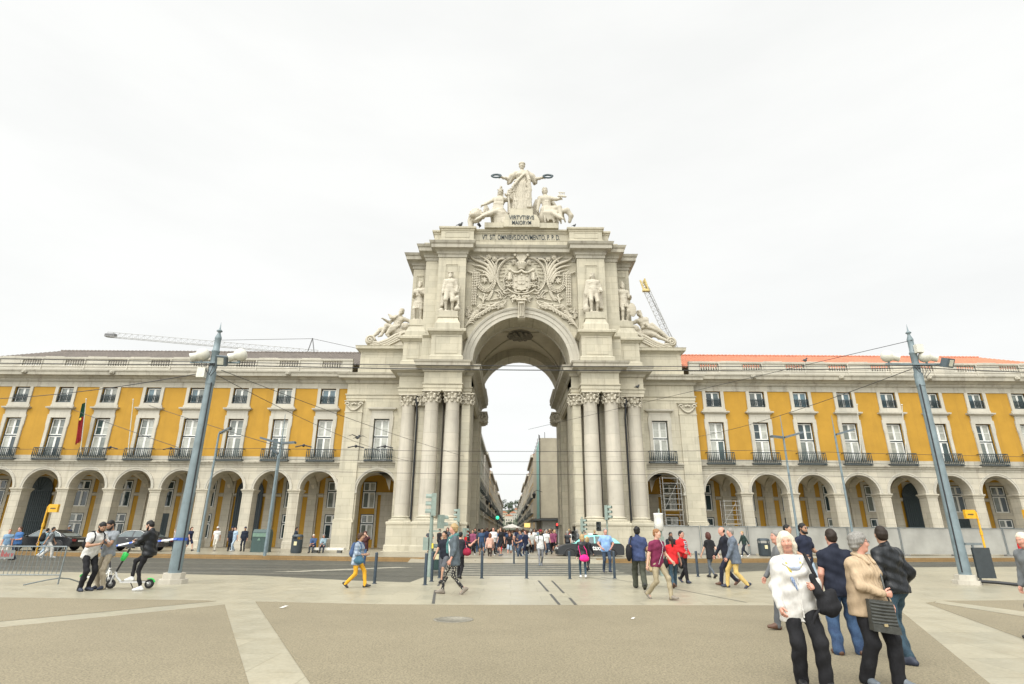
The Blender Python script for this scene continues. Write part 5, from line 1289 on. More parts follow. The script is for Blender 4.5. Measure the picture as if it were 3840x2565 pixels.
# 3. standing heroes on plinths
def hero(kind):
    po = dict(hl=(.27, -.10, .86), hr=(-.27, -.08, .84), fl=(.12, .02, .085), fr=(-.11, -.08, .085), toel=(.5, -1, 0), toer=(-.3, -1, 0), lean=-2, sh=.19, yaw=-6, fingers=True)
    if kind == 1: po.update(hl=(.30, -.12, .92), hr=(-.30, .0, .82))
    if kind == 2: po.update(hl=(.16, -.24, 1.12), hr=(-.10, -.27, 1.08), yaw=10)
    if kind == 3: po.update(hl=(.20, -.24, 1.05), hr=(-.30, -.10, 1.02), yaw=-14)
    j = skeleton(po); sk = SDF(); tb = []; H, c = j['H'], j['head']; Q = lambda *q: c+H @ V(*q)
    head_prims(sk, j); hair_prims(sk, j); arms_prims(sk, j, 1.25); torso_prims(sk, j, .01, False, .02); limbs_core(sk, j, 1.2, .060)
    for n in 'lr': hand_prims(sk, tb, j, n, po, 1.25); sk.cap(j['sh'+n], j['el'+n], .085, .075, .04); sk.cap(j['el'+n], j['wr'+n], .07, .06, .03)
    if kind == 0:
        beard(sk, j, .05); sk.ell(Q(0, .01, .10), (.115, .12, .035), H, .02); sk.ell(Q(0, 0, .125), (.08, .08, .03), H, .02)
        for n in 'lr': sk.cap(j['hip'+n], j['kn'+n], .125, .095, .05)
        for s in (-1, 1):
            for i in range(4): sk.chain([V(s*(.17+.02*i), .02+.03*i, 1.36), V(s*(.25+.02*i), .02+.03*i, .9), V(s*(.26+.025*i), .04+.03*i, .35)], [.035, .045, .05], .03)
        sk.ell((.30, -.10, .55), (.08, .10, .13), None, .03); sk.chain([(.36, -.14, .66), (.38, -.14, .3), (.3, -.15, .1)], [.03, .04, .05], .03); sk.ell((.33, -.1, .12), (.12, .12, .12), None, .05); sk.ell((-.30, -.05, .08), (.10, .1, .12), None, .05)
        tb.append(([V(.33, -.12, .8), V(.42, .0, 1.25)], [.016, .012]))
    elif kind == 1:
        sk.ell(Q(0, .05, .02), (.09, .09, .10), H, .02)
        for s in (-1, 1):
            sk.ell(Q(s*.085, .02, -.02), (.035, .05, .07), H, .02)
            for i in range(5): sk.chain([V(s*(.14+.025*i), -.02+.03*i, 1.38), V(s*(.22+.025*i), .0+.03*i, .9), V(s*(.25+.03*i), .05+.03*i, .30)], [.035, .05, .05], .03)
        for n in 'lr': sk.cap(j['hip'+n], j['kn'+n], .11, .07, .05)
        sk.ell((-.30, .0, .2), (.13, .14, .2), None, .05)
    elif kind == 2:
        beard(sk, j, .09)
        for i in range(9):
            a = i/8*math.pi*1.1-.2; sk.chain([V(.13*math.cos(a), -.12*math.sin(a), .98), V(.19*math.cos(a), -.17*math.sin(a), .75), V(.21*math.cos(a), -.19*math.sin(a), .52)], [.03, .045, .045], .03)
        for i in range(5): sk.chain([j['tp'](-.15, -.1, .1+.07*i), j['tp'](0, -.16, .14+.06*i), j['tp'](.16, -.08, .18+.05*i)], [.018, .026, .018], .02)
        sk.chain([V(.22, .05, 1.3), V(.28, .08, .8), V(.30, .05, .15)], [.08, .10, .10], .05)
    else:
        beard(sk, j, .04); sk.ell(Q(0, .02, .07), (.09, .11, .085), H, .02); sk.chain([Q(0, -.08, .10), Q(0, .02, .19), Q(0, .12, .1)], [.02, .035, .03], .02)
        for i in range(7):
            a = i/6*math.pi*1.1-.2; sk.chain([V(.13*math.cos(a), -.12*math.sin(a), .96), V(.19*math.cos(a), -.17*math.sin(a), .66)], [.035, .045], .03)
        sk.ell((.30, -.14, .55), (.18, .05, .30), None, .03); tb.append(([V(-.34, -.14, 1.15), V(-.36, -.16, .05)], [.022, .018]))
        sk.chain([V(-.18, .1, 1.35), V(-.26, .1, .8), V(-.24, .1, .1)], [.07, .10, .10], .05)
    sk.ell((0, 0, .02), (.30, .22, .06), None, .03)
    return statue_mesh(sk, tb, SR, folds(.004, 34, kind))
hs = 4.2/1.78
for kind, x, y, z, rz, lab in ((0, -6.6, 47.3, 20.45, -4, 'bearded stone explorer in a flat cap on the plinth left of the coat of arms'),
                           (1, 6.6, 47.3, 20.45, 2, 'stone statesman in a long open coat on the plinth right of the coat of arms'),
                           (2, -9.72, 49.15, 20.3, -14, 'bearded stone warrior with crossed arms on the outer left plinth of the arch'),
                           (3, 9.72, 49.15, 20.3, 14, 'helmeted stone warrior leaning on a shield on the outer right plinth of the arch')):
    P, F = hero(kind); statue(lab, (XC+x, y, z), hs, rz, P, F)
# 4. reclining river gods on scrolls
def river(s):
    """s=-1: left figure, legs stretched to the left, torso upright at the right"""
    po = dict(pelvis=(s*.16, .0, -.42), lean=-6, side=12 if s < 0 else -14)
    if s < 0: po.update(hr=(-.56, -.18, .80), hl=(.36, -.06, .62), poler=(-.1, .5, -1), polel=(.8, .6, .2), fr=(-.93, -.15, .12), fl=(-.62, -.18, .20), kpr=(-.5, -.1, 1), kpl=(-.6, -.2, 1.2), toer=(-1, -.2, -.3), toel=(-1, -.4, -.2), yaw=-12)
    else: po.update(hl=(.12, -.24, .62), hr=(-.34, -.08, .58), polel=(.5, .5, -.4), poler=(-.8, .6, .2), fl=(.95, -.12, .08), fr=(.84, -.22, .05), kpl=(.4, -.1, 1.2), kpr=(.5, -.3, 1), toel=(1, -.3, -.3), toer=(1, -.4, -.2), yaw=6)
    j = skeleton(po); sk = SDF(); tb = []; tp = j['tp']
    head_prims(sk, j); hair_prims(sk, j); beard(sk, j, .13 if s > 0 else .09); arms_prims(sk, j, 1.45); torso_prims(sk, j, .005, False, .0); limbs_core(sk, j, 1.3, .062)
    for n in 'lr': hand_prims(sk, tb, j, n, po, 1.2); sk.cap(j['hip'+n], j['kn'+n], .11, .075, .04)
    for i in range(3):
        for q in (-1, 1): sk.ell(tp(q*.035, -.115+.008*i, .22-.065*i), (.03, .02, .03), j['T'], .012)
    if s < 0:
        for i in range(6): sk.chain([V(-.44+.02*i, -.12, 1.02-.01*i), V(-.36+.03*i, -.12, .88), V(-.20+.02*i, -.1, .98)], [.02, .03, .02], .02)
        for i in range(6): sk.chain([V(.0-.02*i, -.15, .60-.02*i), V(-.3-.02*i, -.2, .50-.05*i), V(-.45+.02*i, -.18, .25-.02*i)], [.03, .04, .035], .03)
        sk.ell((.20, -.05, .56), (.16, .16, .16), None, .04); sk.ell((.12, -.14, .58), (.07, .08, .10), None, .03)
    else:
        for i in range(8): sk.chain([V(.0+.03*i, -.15, .56+.01*i), V(.36+.05*i, -.16, .70-.05*i), V(.66+.06*i, -.16, .38-.06*i)], [.035, .05, .045], .03)
        sk.ell((-.22, -.02, .54), (.16, .16, .16), None, .04)
    sk.ell((s*.15, .05, .38), (.40, .2, .14), None, .08)
    return statue_mesh(sk, tb, SR, folds(.003, 34, 1))
for s, lab in ((-1, 'bearded stone river figure reclining on the left scroll, one arm stretched out'), (1, 'long bearded stone river figure reclining, draped, on the right scroll')):
    P, F = river(s); st = statue(lab, (XC+s*11.75, 51.3, 18.95), 2.75, 0, P, F)
    m = MB()     # the great scroll the figure lies on
    base = Vector((s*.9, -.15, -.5))
    def sp(c, r, turns, d, z0=0): return [Vector((c[0]+d*r*(1-w/(turns*7.0))*math.cos(w+z0), -.55, c[1]+r*(1-w/(turns*7.0))*math.sin(w+z0))) for w in [i*.42 for i in range(int(turns*15))]]
    spine = [(-1.35, .55), (-.7, 1.0), (0.1, .62), (.9, .1), (1.7, -.22), (2.5, .0)]
    for o, r in ((0, .17), (.24, .13), (.48, .11), (.70, .10)):
        pts = [Vector((s*(a+.2), -.45-.03*o, b-o*(1-.25*abs(a)/2)-.02)) for a, b in spine]; m.tube(pts, r, 7)
    m.prism([(s*(a+.2), -.40, b) for a, b in spine]+[(s*2.75, -.40, -.48), (s*-1.2, -.40, -.48)], (0, .9, 0))
    m.tube([p for p in sp((s*-.62, .32), .58, 1.7, s)], .13, 7); m.tube([p for p in sp((s*2.72, .06), .46, 1.7, -s)], .11, 7)
    for c in ((s*-.62, .32), (s*2.72, .06)):
        for k in range(7): a = k*.9; m.ball((c[0]+.15*math.cos(a), -.62, c[1]+.15*math.sin(a)), .10, 6, 4)
        m.lathe([(.01, 0), (.50, 0), (.50, .8), (.01, .8)], (c[0], -.45, c[1]), 18, axis='y')
    addpart(st, m, 'scroll_base', S_CARVE)
# ------------------------------------------------------------------ street furniture, vehicles, cables
def lamp_mast(x, y, zb, label, flip=1, hgt=9.0, cable=True):
    r = thing('lamp_mast', label, 'lamp post', (x, y, 0))
    k = hgt/8.85
    m = MB(); m.lathe([(.195, .30), (.178, 2.2*k), (.155, 4.4*k), (.138, 6.55*k)], (x, y, 0), 20)
    m.lathe([(.155, 6.55*k), (.155, 7.0*k), (.125, 7.05*k), (.125, 7.75*k), (.142, 7.77*k), (.142, 7.82*k), (.112, 7.85*k), (.105, 8.25*k), (.115, 8.27*k), (.115, 8.33*k), (.055, 8.48*k), (.05, 8.54*k), (.10, 8.57*k), (.10, 8.6*k), (.03, 8.66*k), (.0, 8.95*k)], (x, y, 0), 20); m.build('pole', POLE, r)
    b = MB(); b.prism([(x+.43*math.cos(a), y+.43*math.sin(a), 0) for a in [i*math.pi/4+.3 for i in range(8)]], (0, 0, .14)); b.prism([(x+.33*math.cos(a), y+.33*math.sin(a), .14) for a in [i*math.pi/4+.3 for i in range(8)]], (0, 0, .18)); b.build('footing', stone('footing_stone', (.48, .45, .38), (.25, .22, .18), None, .6), r)
    for zz in (3.0, 5.3): 
        c = MB(); c.lathe([(.0, 0), (.18-.007*zz, 0), (.18-.007*zz, .05), (0, .05)], (x, y, zz*k), 16); c.build('clamp_band', STEEL, r)
    if cable:
        c = MB(); c.tube([(x+flip*.17, y-.11, .4), (x+flip*.14, y-.11, 3.2*k), (x+flip*.11, y-.11, 6.6*k)], .022, 5); c.build('cable_duct', BLACK, r)
    a = MB(); a.box(x-(.75 if flip > 0 else 1.3), x+1.02, y-.19, y-.13, 7.30*k, 7.36*k); a.build('crossbar', POLE, r)
    # two round floodlights with snouts, one square floodlight, junction box
    for sx, yaw in (((-.36, -1), (1.0, 1)) if flip > 0 else ((1.17, -1), (-.32, 1))):
        f = MB(); c = Vector((x+sx*flip*1.0, y-.16, 7.62*k)); d = Vector((flip*-sx*.75, -.65, -.42)).normalized() if False else Vector((-.9*(1 if sx*flip < 0 else 1)*flip, -.25, -.35)).normalized()
        if flip < 0: d = Vector((.9, -.25, -.22)).normalized()
        pts = [c-d*.22, c-d*.21, c-d*.12, c, c+d*.10, c+d*.20, c+d*.38, c+d*.40]; f.tube(pts, [.03, .12, .21, .235, .21, .13, .15, .155], 16); f.build('round_floodlight', LAMPWHITE, r)
        h = MB(); h.box(c.x-.03, c.x+.03, y-.2, y-.14, 7.36*k, 7.62*k); h.build('lamp_bracket', POLE, r)
    f = MB(); c = Vector((x+(.5 if flip > 0 else .92), y-.42, 7.32*k)); ax, az = Vector((.17, .05, 0)), Vector((.02, -.08, .16)); ay = Vector((-.03, .12, .05)); f.obox(c, ax, ay, az); f.obox(c+ay*-1.1, ax*.92, ay*.1, az*.92)
    ff = f.build('square_floodlight', mat('slate_lamp_body', (.085, .11, .125), .5), r); g = MB(); g.obox(c+ay*-1.25, ax*.55, ay*.03, az*.7); g.build('lamp_glass', mat('lamp_glass', (.5, .5, .42), .15), ff)
    j = MB(); jx = x-.22*flip if flip > 0 else x+.10; j.box(jx-.15, jx+.13, y-.32, y-.15, (6.75 if flip > 0 else 7.75)*k, (7.1 if flip > 0 else 8.05)*k); j.build('junction_box', LAMPWHITE, r)
    w = MB()
    for q in range(5): w.tube([(x-.3+.15*q, y-.22, 7.3*k), (x-.25+.13*q, y-.3, 7.15*k-.04*q), (x-.1+.05*q, y-.24, 7.0*k-.05*q)], .012, 4)
    w.build('cable_loops', BLACK, r)
    return r
MAST_L = lamp_mast(-10.80, 19.45, 0, 'tall grey lamp mast with pale round floodlights beside the scooter riders', 1, 8.85)
MAST_R = lamp_mast(16.02, 21.25, 0, 'tall grey lamp mast with a hanging black board at right of the plaza', -1, 9.65)
bd = MB(); bd.box(16.30, 16.90, 21.0, 21.08, .22, 1.22); bo = bd.build('info_board', mat('slate_board', (.03, .038, .042), .5)); tag(bo, 'blank dark board fixed beside the right lamp mast', 'board'); 
b2 = MB(); b2.box(16.15, 16.75, 21.08, 21.14, 1.3, 1.38); b2.box(16.38, 16.44, 21.09, 21.13, .0, 1.3); b2.build('board_bracket', STEEL, bo)
hs_ = MB(); hs_.tube([(16.25, 21.0, .12), (16.7, 20.9, .10), (17.3, 20.3, .05), (18.1, 19.3, .05), (19.2, 18.3, .05), (22, 17.2, .05)], .055, 7); o = hs_.build('cable_hose', BLACK); tag(o, 'thick black hose lying on the pavement at the right mast foot', 'hose')
# slim lamp posts
def slim_lamp(x, y, zb, top, zlamp, label, arm=(.55, -1), two=False):
    r = thing('street_lamp', label, 'street lamp', (x, y, zb), 0, 'slim street lamps along the tram road')
    m = MB(); m.lathe([(.10, 0), (.085, 2), (.07, zlamp-zb)], (x, y, zb), 12); m.lathe([(.05, 0), (.02, top-zlamp)], (x, y, zlamp), 8); m.build('pole', POLE, r)
    for s in ((1, -1) if two else (arm[1],)):
        h = MB(); L = arm[0]*(1 if s == arm[1] else .75); a = Vector((x+s*.08, y, zlamp)); e = Vector((x+s*(L+.12), y-.25, zlamp+(.34 if s == arm[1] else .03)))
        h.prism([tuple(a+Vector((0, -.16, .0))), tuple(e+Vector((0, -.22, 0))), tuple(e+Vector((0, .22, 0))), tuple(a+Vector((0, .16, 0)))], (0, 0, .14)); h.build('lamp_head', mat('slate_lamp_body', (.085, .11, .125), .5), r)
        q = MB(); q.prism([tuple(a+Vector((s*.1, -.10, -.012))), tuple(e+Vector((-s*.05, -.15, -.012))), tuple(e+Vector((-s*.05, .15, -.012))), tuple(a+Vector((s*.1, .10, -.012)))], (0, 0, .008)); q.build('lamp_glass', mat('lamp_glass', (.5, .5, .42), .15), r)
    return r
slim_lamp(-22.2, 42.5, .15, 8.75, 8.55, 'slim street lamp just right of the left lamp mast', (.85, 1))
slim_lamp(-17.2, 42.1, .15, 10.0, 7.75, 'slim street lamp with two heads and a long spike in front of the yellow wall', (1.35, -1), True)
slim_lamp(-15.15+.0, 36.9, .15, 6.35, 6.3, 'short camera pole in front of the last left arches', (.3, -1))
slim_lamp(20.9, 43.0, .15, 10.4, 8.6, 'slim street lamp rising over the hoarding, nearer the arch', (1.25, 1), True)
slim_lamp(24.9, 43.0, .15, 10.4, 8.85, 'slim street lamp rising over the hoarding, left of the right mast', (1.2, 1), False)
slim_lamp(-41.5, 43.0, .15, 10.6, 8.2, 'slim street lamp cut by the left edge of the view', (1.2, 1), False)
# overhead cables
def cable(pts, label, r=.014, sag=.0, name='overhead_cable', grp=None):
    m = MB(); out = []
    for a, b in zip(pts, pts[1:]):
        a, b = Vector(a), Vector(b)
        for k in range(12): t = k/12; out.append(a.lerp(b, t)-Vector((0, 0, sag*4*t*(1-t))))
    out.append(Vector(pts[-1])); m.tube(out, r, 4); o = m.build(name, BLACK); tag(o, label, 'cable', grp or 'overhead tram and lamp cables'); return o
ML, MR = (-10.8, 19.3), (16.0, 21.1)
cable([(-40, 18.0, 7.55), (ML[0], ML[1], 7.35), (MR[0], MR[1], 7.95), (45, 22, 7.9)], 'upper of the two black cables slung between the lamp masts', .014, .10)
cable([(-40, 18.0, 7.35), (ML[0], ML[1], 7.25), (MR[0], MR[1], 7.85), (45, 22, 7.6)], 'lower of the two black cables slung between the lamp masts', .018, .16)
cable([(ML[0]-.2, ML[1], 6.95), (-30, 30, 8.3)], 'cable running from the left mast towards the far left', .016, .25)
cable([(ML[0], ML[1], 7.0), (-11.5, 47, 8.2), (-8.0, 48, 7.2)], 'cable from the left mast down to the white bay', .013, .2)
cable([(ML[0]+.4, ML[1], 7.05), (-3.5, 50.0, 7.8)], 'cable from the left mast floodlight to the arch column', .012, .2)
cable([(MR[0], MR[1], 9.0), (1.5, 49, 10.2)], 'thin wire from the right mast spike to the arch', .012, .0)
cable([(MR[0]-.3, MR[1], 7.8), (17.0, 51, 10.0)], 'wire from the right mast crossing the yellow wall', .014, .3)
for i, (y, z0, z1) in enumerate(((31.0, 5.9, 6.0), (33.2, 5.6, 5.7), (36, 5.2, 5.2))):
    cable([(-45, y+4, z0+.5), (-14, y, z0), (14, y, z1), (48, y+6, z1+.5)], ('tram contact wire at window level across the view', 'tram contact wire just under the first one', 'lowest tram contact wire along the string course')[i], 0.011, .12)
cable([(-27, 41, 10.4), (-13, 32, 6.1)], 'sloping span wire over the yellow wall at left', .016, .05)
cable([(-33, 41, 10.2), (-19.5, 33, 6.2)], 'sloping span wire near the flag at left', .016, .05)
for i, (x, y, z) in enumerate(((-24.5, 34.5, 6.3), (-20.5, 34.0, 6.2), (-11.5, 31.2, 6.02), (-8.6, 31.2, 6.0), (-7.0, 31.2, 6.0))):
    m = MB(); m.tube([(x-.45, y, z), (x, y, z+.1), (x+.45, y, z)], .035, 5); m.ball((x, y, z+.08), .09, 6, 4); o = m.build('wire_hanger', BLACK); tag(o, 'black tram wire hanger, number %s from the left' % ('one', 'two', 'three', 'four', 'five')[i], 'wire hanger', 'tram wire hangers')
# bollards
BOLL = mat('slate_bollard_paint', (.022, .038, .055), .42, .2, 8)
def bollard(p, label, lean=0):
    r = thing('bollard', label, 'bollard', p, 0, 'dark blue bollards along the crossing')
    m = MB(); m.lathe([(.05, 0), (.05, .93), (.044, .96), (0, .965)], (p[0], p[1], p[2]), 12); m.build('post', BOLL, r)
    m = MB(); m.lathe([(.085, .0), (.085, .012), (0, .013)], (p[0], p[1], p[2]+.002), 12); m.build('base_plate', BOLL, r); r.rotation_euler = (0, R(lean), 0)
for (px, py), lab in (((858, 1338), 'dark bollard standing alone to the right of the woman in yellow trousers'), ((974, 1341), 'foremost dark bollard left of the traffic light pole'), ((989, 1333), 'dark bollard right in front of the traffic light pole'), ((1007, 1325), 'dark bollard behind the man in grey shorts'),
        ((1104, 1326), 'dark bollard at the left of the four along the crossing'), ((1207, 1326), 'dark bollard at the middle of the crossing, below the man in the white shirt'), ((1306, 1327), 'dark bollard left of the girl with the pink bag'), ((1409, 1326), 'dark bollard right of the man in the pale blue shirt'), ((1600, 1322), 'dark bollard right of the woman in the red cardigan')):
    bollard(gp(px, py), lab)
bollard(gp(1178, 1292, ROADZ), 'small far bollard in the crowd behind the crossing')
# traffic lights
TL = mat('sage_green_signal', (.20, .25, .215), .5, .1)
TLD = mat('dark_signal_box', (.03, .035, .035), .5)
def signal_head(r, c, d, n=3, s=1.0, matl=TL, lit=None):
    """n lamp units stacked at c (bottom centre), facing d"""
    d = Vector(d).normalized(); t = Vector((-d.y, d.x, 0)); m = MB(); h = .30*s
    m.obox(Vector(c)+Vector((0, 0, n*h/2)), t*.15*s, d*.10*s, Vector((0, 0, n*h/2))); b = m.build('signal_head', matl, r)
    for i in range(n):
        p = Vector(c)+Vector((0, 0, h*(i+.5))); v = MB(); ring_ = []
        for k in range(9):
            a = math.pi*(-.1+1.2*k/8); q = p+t*.125*s*math.cos(a)+Vector((0, 0, .125*s*math.sin(a))); ring_.append((q+d*.10*s, q+d*.34*s))
        for (a, b_), (c_, e) in zip(ring_, ring_[1:]): v.quad(a, b_, e, c_)
        v.build('visor', matl, b); l = MB(); l.obox(p+d*.103*s, t*.09*s, d*.004, Vector((0, 0, .09*s)))
        l.build('lens', lit[i] if lit and lit[i] else TLD, b)
    return b
def tl_pole(p, h, label, r=.06, heads=()):
    t = thing('traffic_light', label, 'traffic light', p, 0, 'grey green traffic lights at the crossing')
    m = MB(); m.lathe([(r*1.7, 0), (r*1.7, .35), (r*1.05, .45), (r, 1.2), (r*.9, h)], (p[0], p[1], p[2]), 12); m.build('pole', TL, t); return t
p = gp(983, 1322); t = tl_pole(p, 2.4, 'nearest traffic light, its three visors turned left, by the scarf woman', .075)
signal_head(t, (p.x+.05, p.y, 2.22), (-1, -.12, 0), 3, .95); signal_head(t, (p.x+.36, p.y, 1.75), (.8, .6, 0), 2, .85)
m = MB(); m.box(p.x, p.x+.36, p.y-.03, p.y+.03, 1.62, 1.68); m.build('signal_bracket', TL, t); m = MB(); m.box(p.x-.28, p.x-.08, p.y-.12, p.y+.08, .95, 1.42); m.build('control_box', TL, t); m = MB(); m.box(p.x+.06, p.x+.12, p.y-.10, p.y+.02, 1.02, 1.2); m.build('push_button', mat('yellow_button', (.7, .55, .05), .4), t)
p = gp(1048, 1279, ROADZ); t = tl_pole(p, 2.9, 'traffic light at the left arch pier, its visors turned left', .06)
signal_head(t, (p.x-.02, p.y, 2.3), (-1, -.1, 0), 3); signal_head(t, (p.x+.45, p.y, 1.35), (.8, .6, 0), 2, .9); signal_head(t, (p.x+.75, p.y+.4, 1.0), (.2, -1, 0), 2, .9, TLD); m = MB(); m.box(p.x, p.x+.75, p.y-.03, p.y+.03, 1.3, 1.36); m.build('signal_bracket', TL, t)
p = at_depth(1394, 1262, 43.5); p.z = 0.15; t = tl_pole(p, 3.2, 'traffic light at the right arch pier with visors turned right', .06)
signal_head(t, (p.x+.02, p.y-.05, 2.55), (.85, -.5, 0), 3, 1.15); signal_head(t, (p.x-.62, p.y, 1.75), (-.3, -1, 0), 2, 1.1, TLD); m = MB(); m.box(p.x-.6, p.x, p.y-.03, p.y+.03, 1.75, 1.81); m.build('signal_bracket', TL, t)
RED_ON = None
p = at_depth(1336, 1262, 43.5); p.z = .15; t = tl_pole(p, 2.6, 'smaller traffic light beside the passage, left of the taxi', .06)
signal_head(t, (p.x+.02, p.y-.05, 1.7), (.85, -.5, 0), 3, 1.0); signal_head(t, (p.x-.6, p.y, 1.1), (-.3, -1, 0), 2, 1.1, TLD)
p = gp(1521, 1320); t = tl_pole(p, 2.3, 'traffic light with its head wrapped in white sheeting, behind the man in maroon', .075)
m = MB(); m.lathe([(.0, 0), (.17, .0), (.19, .3), (.185, .62), (.20, .66), (.19, .7), (0, .71)], (p.x-.04, p.y, 1.72), 14); m.build('wrapped_head', mat('white_sheeting', (.62, .61, .57), .6, .1, 5, .6), t); m = MB(); m.box(p.x-.02, p.x+.02, p.y-.02, p.y+.02, 2.2, 2.6); m.build('finial_rod', TL, t); m = MB(); m.box(p.x-.12, p.x+.10, p.y-.14, p.y-.05, 1.2, 1.5); m.build('control_box', TL, t)
# litter bins, container, bench, fence
def bin_(p, label, h=1.15, w=.33, col=None, grp='dark litter bins'):
    c = col or mat('slate_bin', (.03, .042, .05), .45, .1); t = thing('litter_bin', label, 'bin', p, 0, grp)
    m = MB(); m.lathe([(w*.92, .02), (w, .1), (w, h*.70), (w*1.02, h*.72)], (p[0], p[1], p[2]), 16, squash=.85); m.build('bin_body', c, t)
    m = MB(); m.lathe([(w*1.02, h*.86), (w*1.04, h*.88), (w*.9, h*.98), (w*.5, h), (0, h)], (p[0], p[1], p[2]), 16, squash=.85); 
    for a in (.5, 2.6, 3.7, 5.7): m.box(p[0]+w*.9*math.cos(a)-.03, p[0]+w*.9*math.cos(a)+.03, p[1]+w*.75*math.sin(a)-.03, p[1]+w*.75*math.sin(a)+.03, p[2]+h*.7, p[2]+h*.88)
    m.build('bin_hood', c, t); m = MB(); m.box(p[0]-.10, p[0]+.10, p[1]-w*.87-.01, p[1]-w*.85+.02, p[2]+h*.42, p[2]+h*.62); m.build('notice', mat('cream_notice', (.55, .5, .3), .5), t); return t
bin_(gp(1001, 1307), 'dark green litter bin between the traffic light and the bollards', 1.1, .30, mat('bottle_green_bin', (.025, .055, .05), .4))
bin_(Vector((-14.9, 41.5, .15)), 'slate litter bin in front of an arcade pier, left of the bench', 1.25, .38)
bin_(Vector((17.9, 42.0, .15)), 'slate litter bin in front of the grey hoarding', 1.2, .42)
t = thing('recycling_container', 'large dark green recycling container between two slim lamp posts', 'container', (-18.2, 43.5, .15)); m = MB(); m.prism([(-18.75, y, z) for y, z in ((43, .15), (44, .15), (44, 1.5), (43.8, 1.72), (43.2, 1.72), (43, 1.5))], (1.1, 0, 0)); m.build('container_body', mat('bottle_green_bin', (.025, .055, .05), .4), t)
m = MB(); m.box(-18.7, -17.7, 42.96, 43.0, 1.2, 1.45); m.prism([(-18.35, 42.98, .95), (-18.1, 42.98, .95), (-18.22, 42.98, 1.15)], (0, -.01, 0)); m.build('container_flap', mat('pale_green_flap', (.12, .2, .15), .4), t)
t = thing('bench', 'white stone slab bench by the left pilaster with a seated couple', 'bench', (-13.2, 42.6, .15)); m = MB(); m.prism([(x, 42.35, z) for x, z in ((-14.2, .34), (-11.85, .34), (-11.85, .50), (-14.2, .50))], (0, .6, 0)); m.build('seat', mat('white_stone_bench', (.62, .6, .53), .55), t)
for x in (-13.9, -12.2): m = MB(); m.box(x-.14, x+.14, 42.42, 42.85, .15, .34); m.build('leg', mat('dark_stone', (.12, .12, .11), .6), t)
t = thing('crowd_barrier', 'galvanised crowd control barrier with a red lettered plate, at left edge', 'barrier', (-16, 19, 0))
e = Vector((-14.05, 18.9, 0)); d = Vector((-1, -.08, 0)); m = MB(); L = 2.45
P_ = lambda u, z: e+d*u+Vector((0, 0, z))
m.tube([P_(0, .0), P_(0, 1.10)], .021, 8); m.tube([P_(0, 1.10), P_(L, 1.10)], .021, 8); m.tube([P_(0, .27), P_(L, .27)], .018, 8); m.tube([P_(L, 0), P_(L, 1.1)], .021, 8); m.build('rail_frame', STEEL, t)
for k in range(1, 19):
    m = MB(); m.tube([P_(L*k/19, .28), P_(L*k/19, 1.09)], .0085, 6); m.build('bar', STEEL, t)
for u in (0, L):
    m = MB(); m.tube([P_(u, .18)+Vector((0, 0, 0)), P_(u, .14)+Vector((-.2, -.25, 0)), P_(u, .03)+Vector((-.55, -.65, 0))], .018, 7); m.tube([P_(u, .18), P_(u, .14)+Vector((.1, .3, 0)), P_(u, .03)+Vector((.2, .6, 0))], .018, 7); m.build('foot', STEEL, t)
m = MB(); c = P_(1.65, .88); m.box(c.x-.24, c.x+.20, c.y-.05, c.y-.035, .74, .99); q = m.build('plate', mat('pale_plate', (.15, .16, .155), .5), t); m = MB()
for k, (x, h) in enumerate(((-.20, .2), (-.155, .15), (-.10, .09), (-.06, .13), (-.02, .09), (.03, .1))): m.box(c.x+x-.012, c.x+x+.012, c.y-.056, c.y-.05, .80, .80+h)
m.prism([(c.x+.09, c.y-.052, .9), (c.x+.12, c.y-.052, .8), (c.x+.14, c.y-.052, .8), (c.x+.17, c.y-.052, .9), (c.x+.145, c.y-.052, .9), (c.x+.13, c.y-.052, .84), (c.x+.115, c.y-.052, .9)], (0, -.004, 0)); m.build('red_lettering', mat('red_paint', (.28, .03, .03), .5), q)
# yellow tram stop posts and shelter edge
YEL = mat('tram_stop_yellow', (.62, .33, .012), .4, .08)
def tram_post(p, label, s):
    t = thing('tram_stop_post', label, 'tram stop', p, 0, 'yellow tram stop posts'); m = MB(); m.tube([p, p+Vector((0, 0, 2.2)), p+Vector((s*.02, 0, 2.95)), p+Vector((s*.12, 0, 3.08))], [.06, .055, .05, .05], 8); m.tube([p+Vector((0, 0, 1.7)), p+Vector((0, 0, 1.95))], .08, 8); m.build('post', YEL, t)
    m = MB(); m.box(p.x+s*.12, p.x+s*.72, p.y-.09, p.y+.09, p.z+2.62, p.z+3.12); b = m.build('sign_box', YEL, t); m = MB(); m.box(p.x+s*.26, p.x+s*.60, p.y-.10, p.y-.09, p.z+2.82, p.z+2.9); m.build('sign_lettering', mat('dark_lettering', (.10, .07, .02), .5), b)
tram_post(Vector((-30.3, 38.2, ROADZ+.15)), 'yellow tram stop post by the white trousered passer at left', 1)
tram_post(Vector((27.6, 34.6, ROADZ+.05)), 'yellow tram stop post behind the right lamp mast', -1)
tram_post(Vector((30.5, 33.9, ROADZ+.05)), 'yellow tram stop post cut by the right edge of the view', -1)
t = thing('tram_shelter', 'dark framed glass tram shelter cut by the left edge of the view', 'shelter', (-36.2, 37.5, .05)); m = MB()
for a, b in (((-35.3, 37.5), (-35.15, 37.6)), ((-38.2, 37.5), (-38.1, 37.6))): m.box(a[0], b[0], a[1], b[1], .0, 2.75)
m.box(-38.2, -34.9, 36.9, 38.3, 2.75, 2.87); m.box(-38.1, -35.3, 37.52, 37.58, .25, .32); m.build('shelter_frame', BLACK, t); m = MB(); m.box(-38.1, -35.3, 37.54, 37.56, .32, 2.75); m.build('glass_panel', glass('green_shelter_glass', (.16, .22, .17), .08), t)
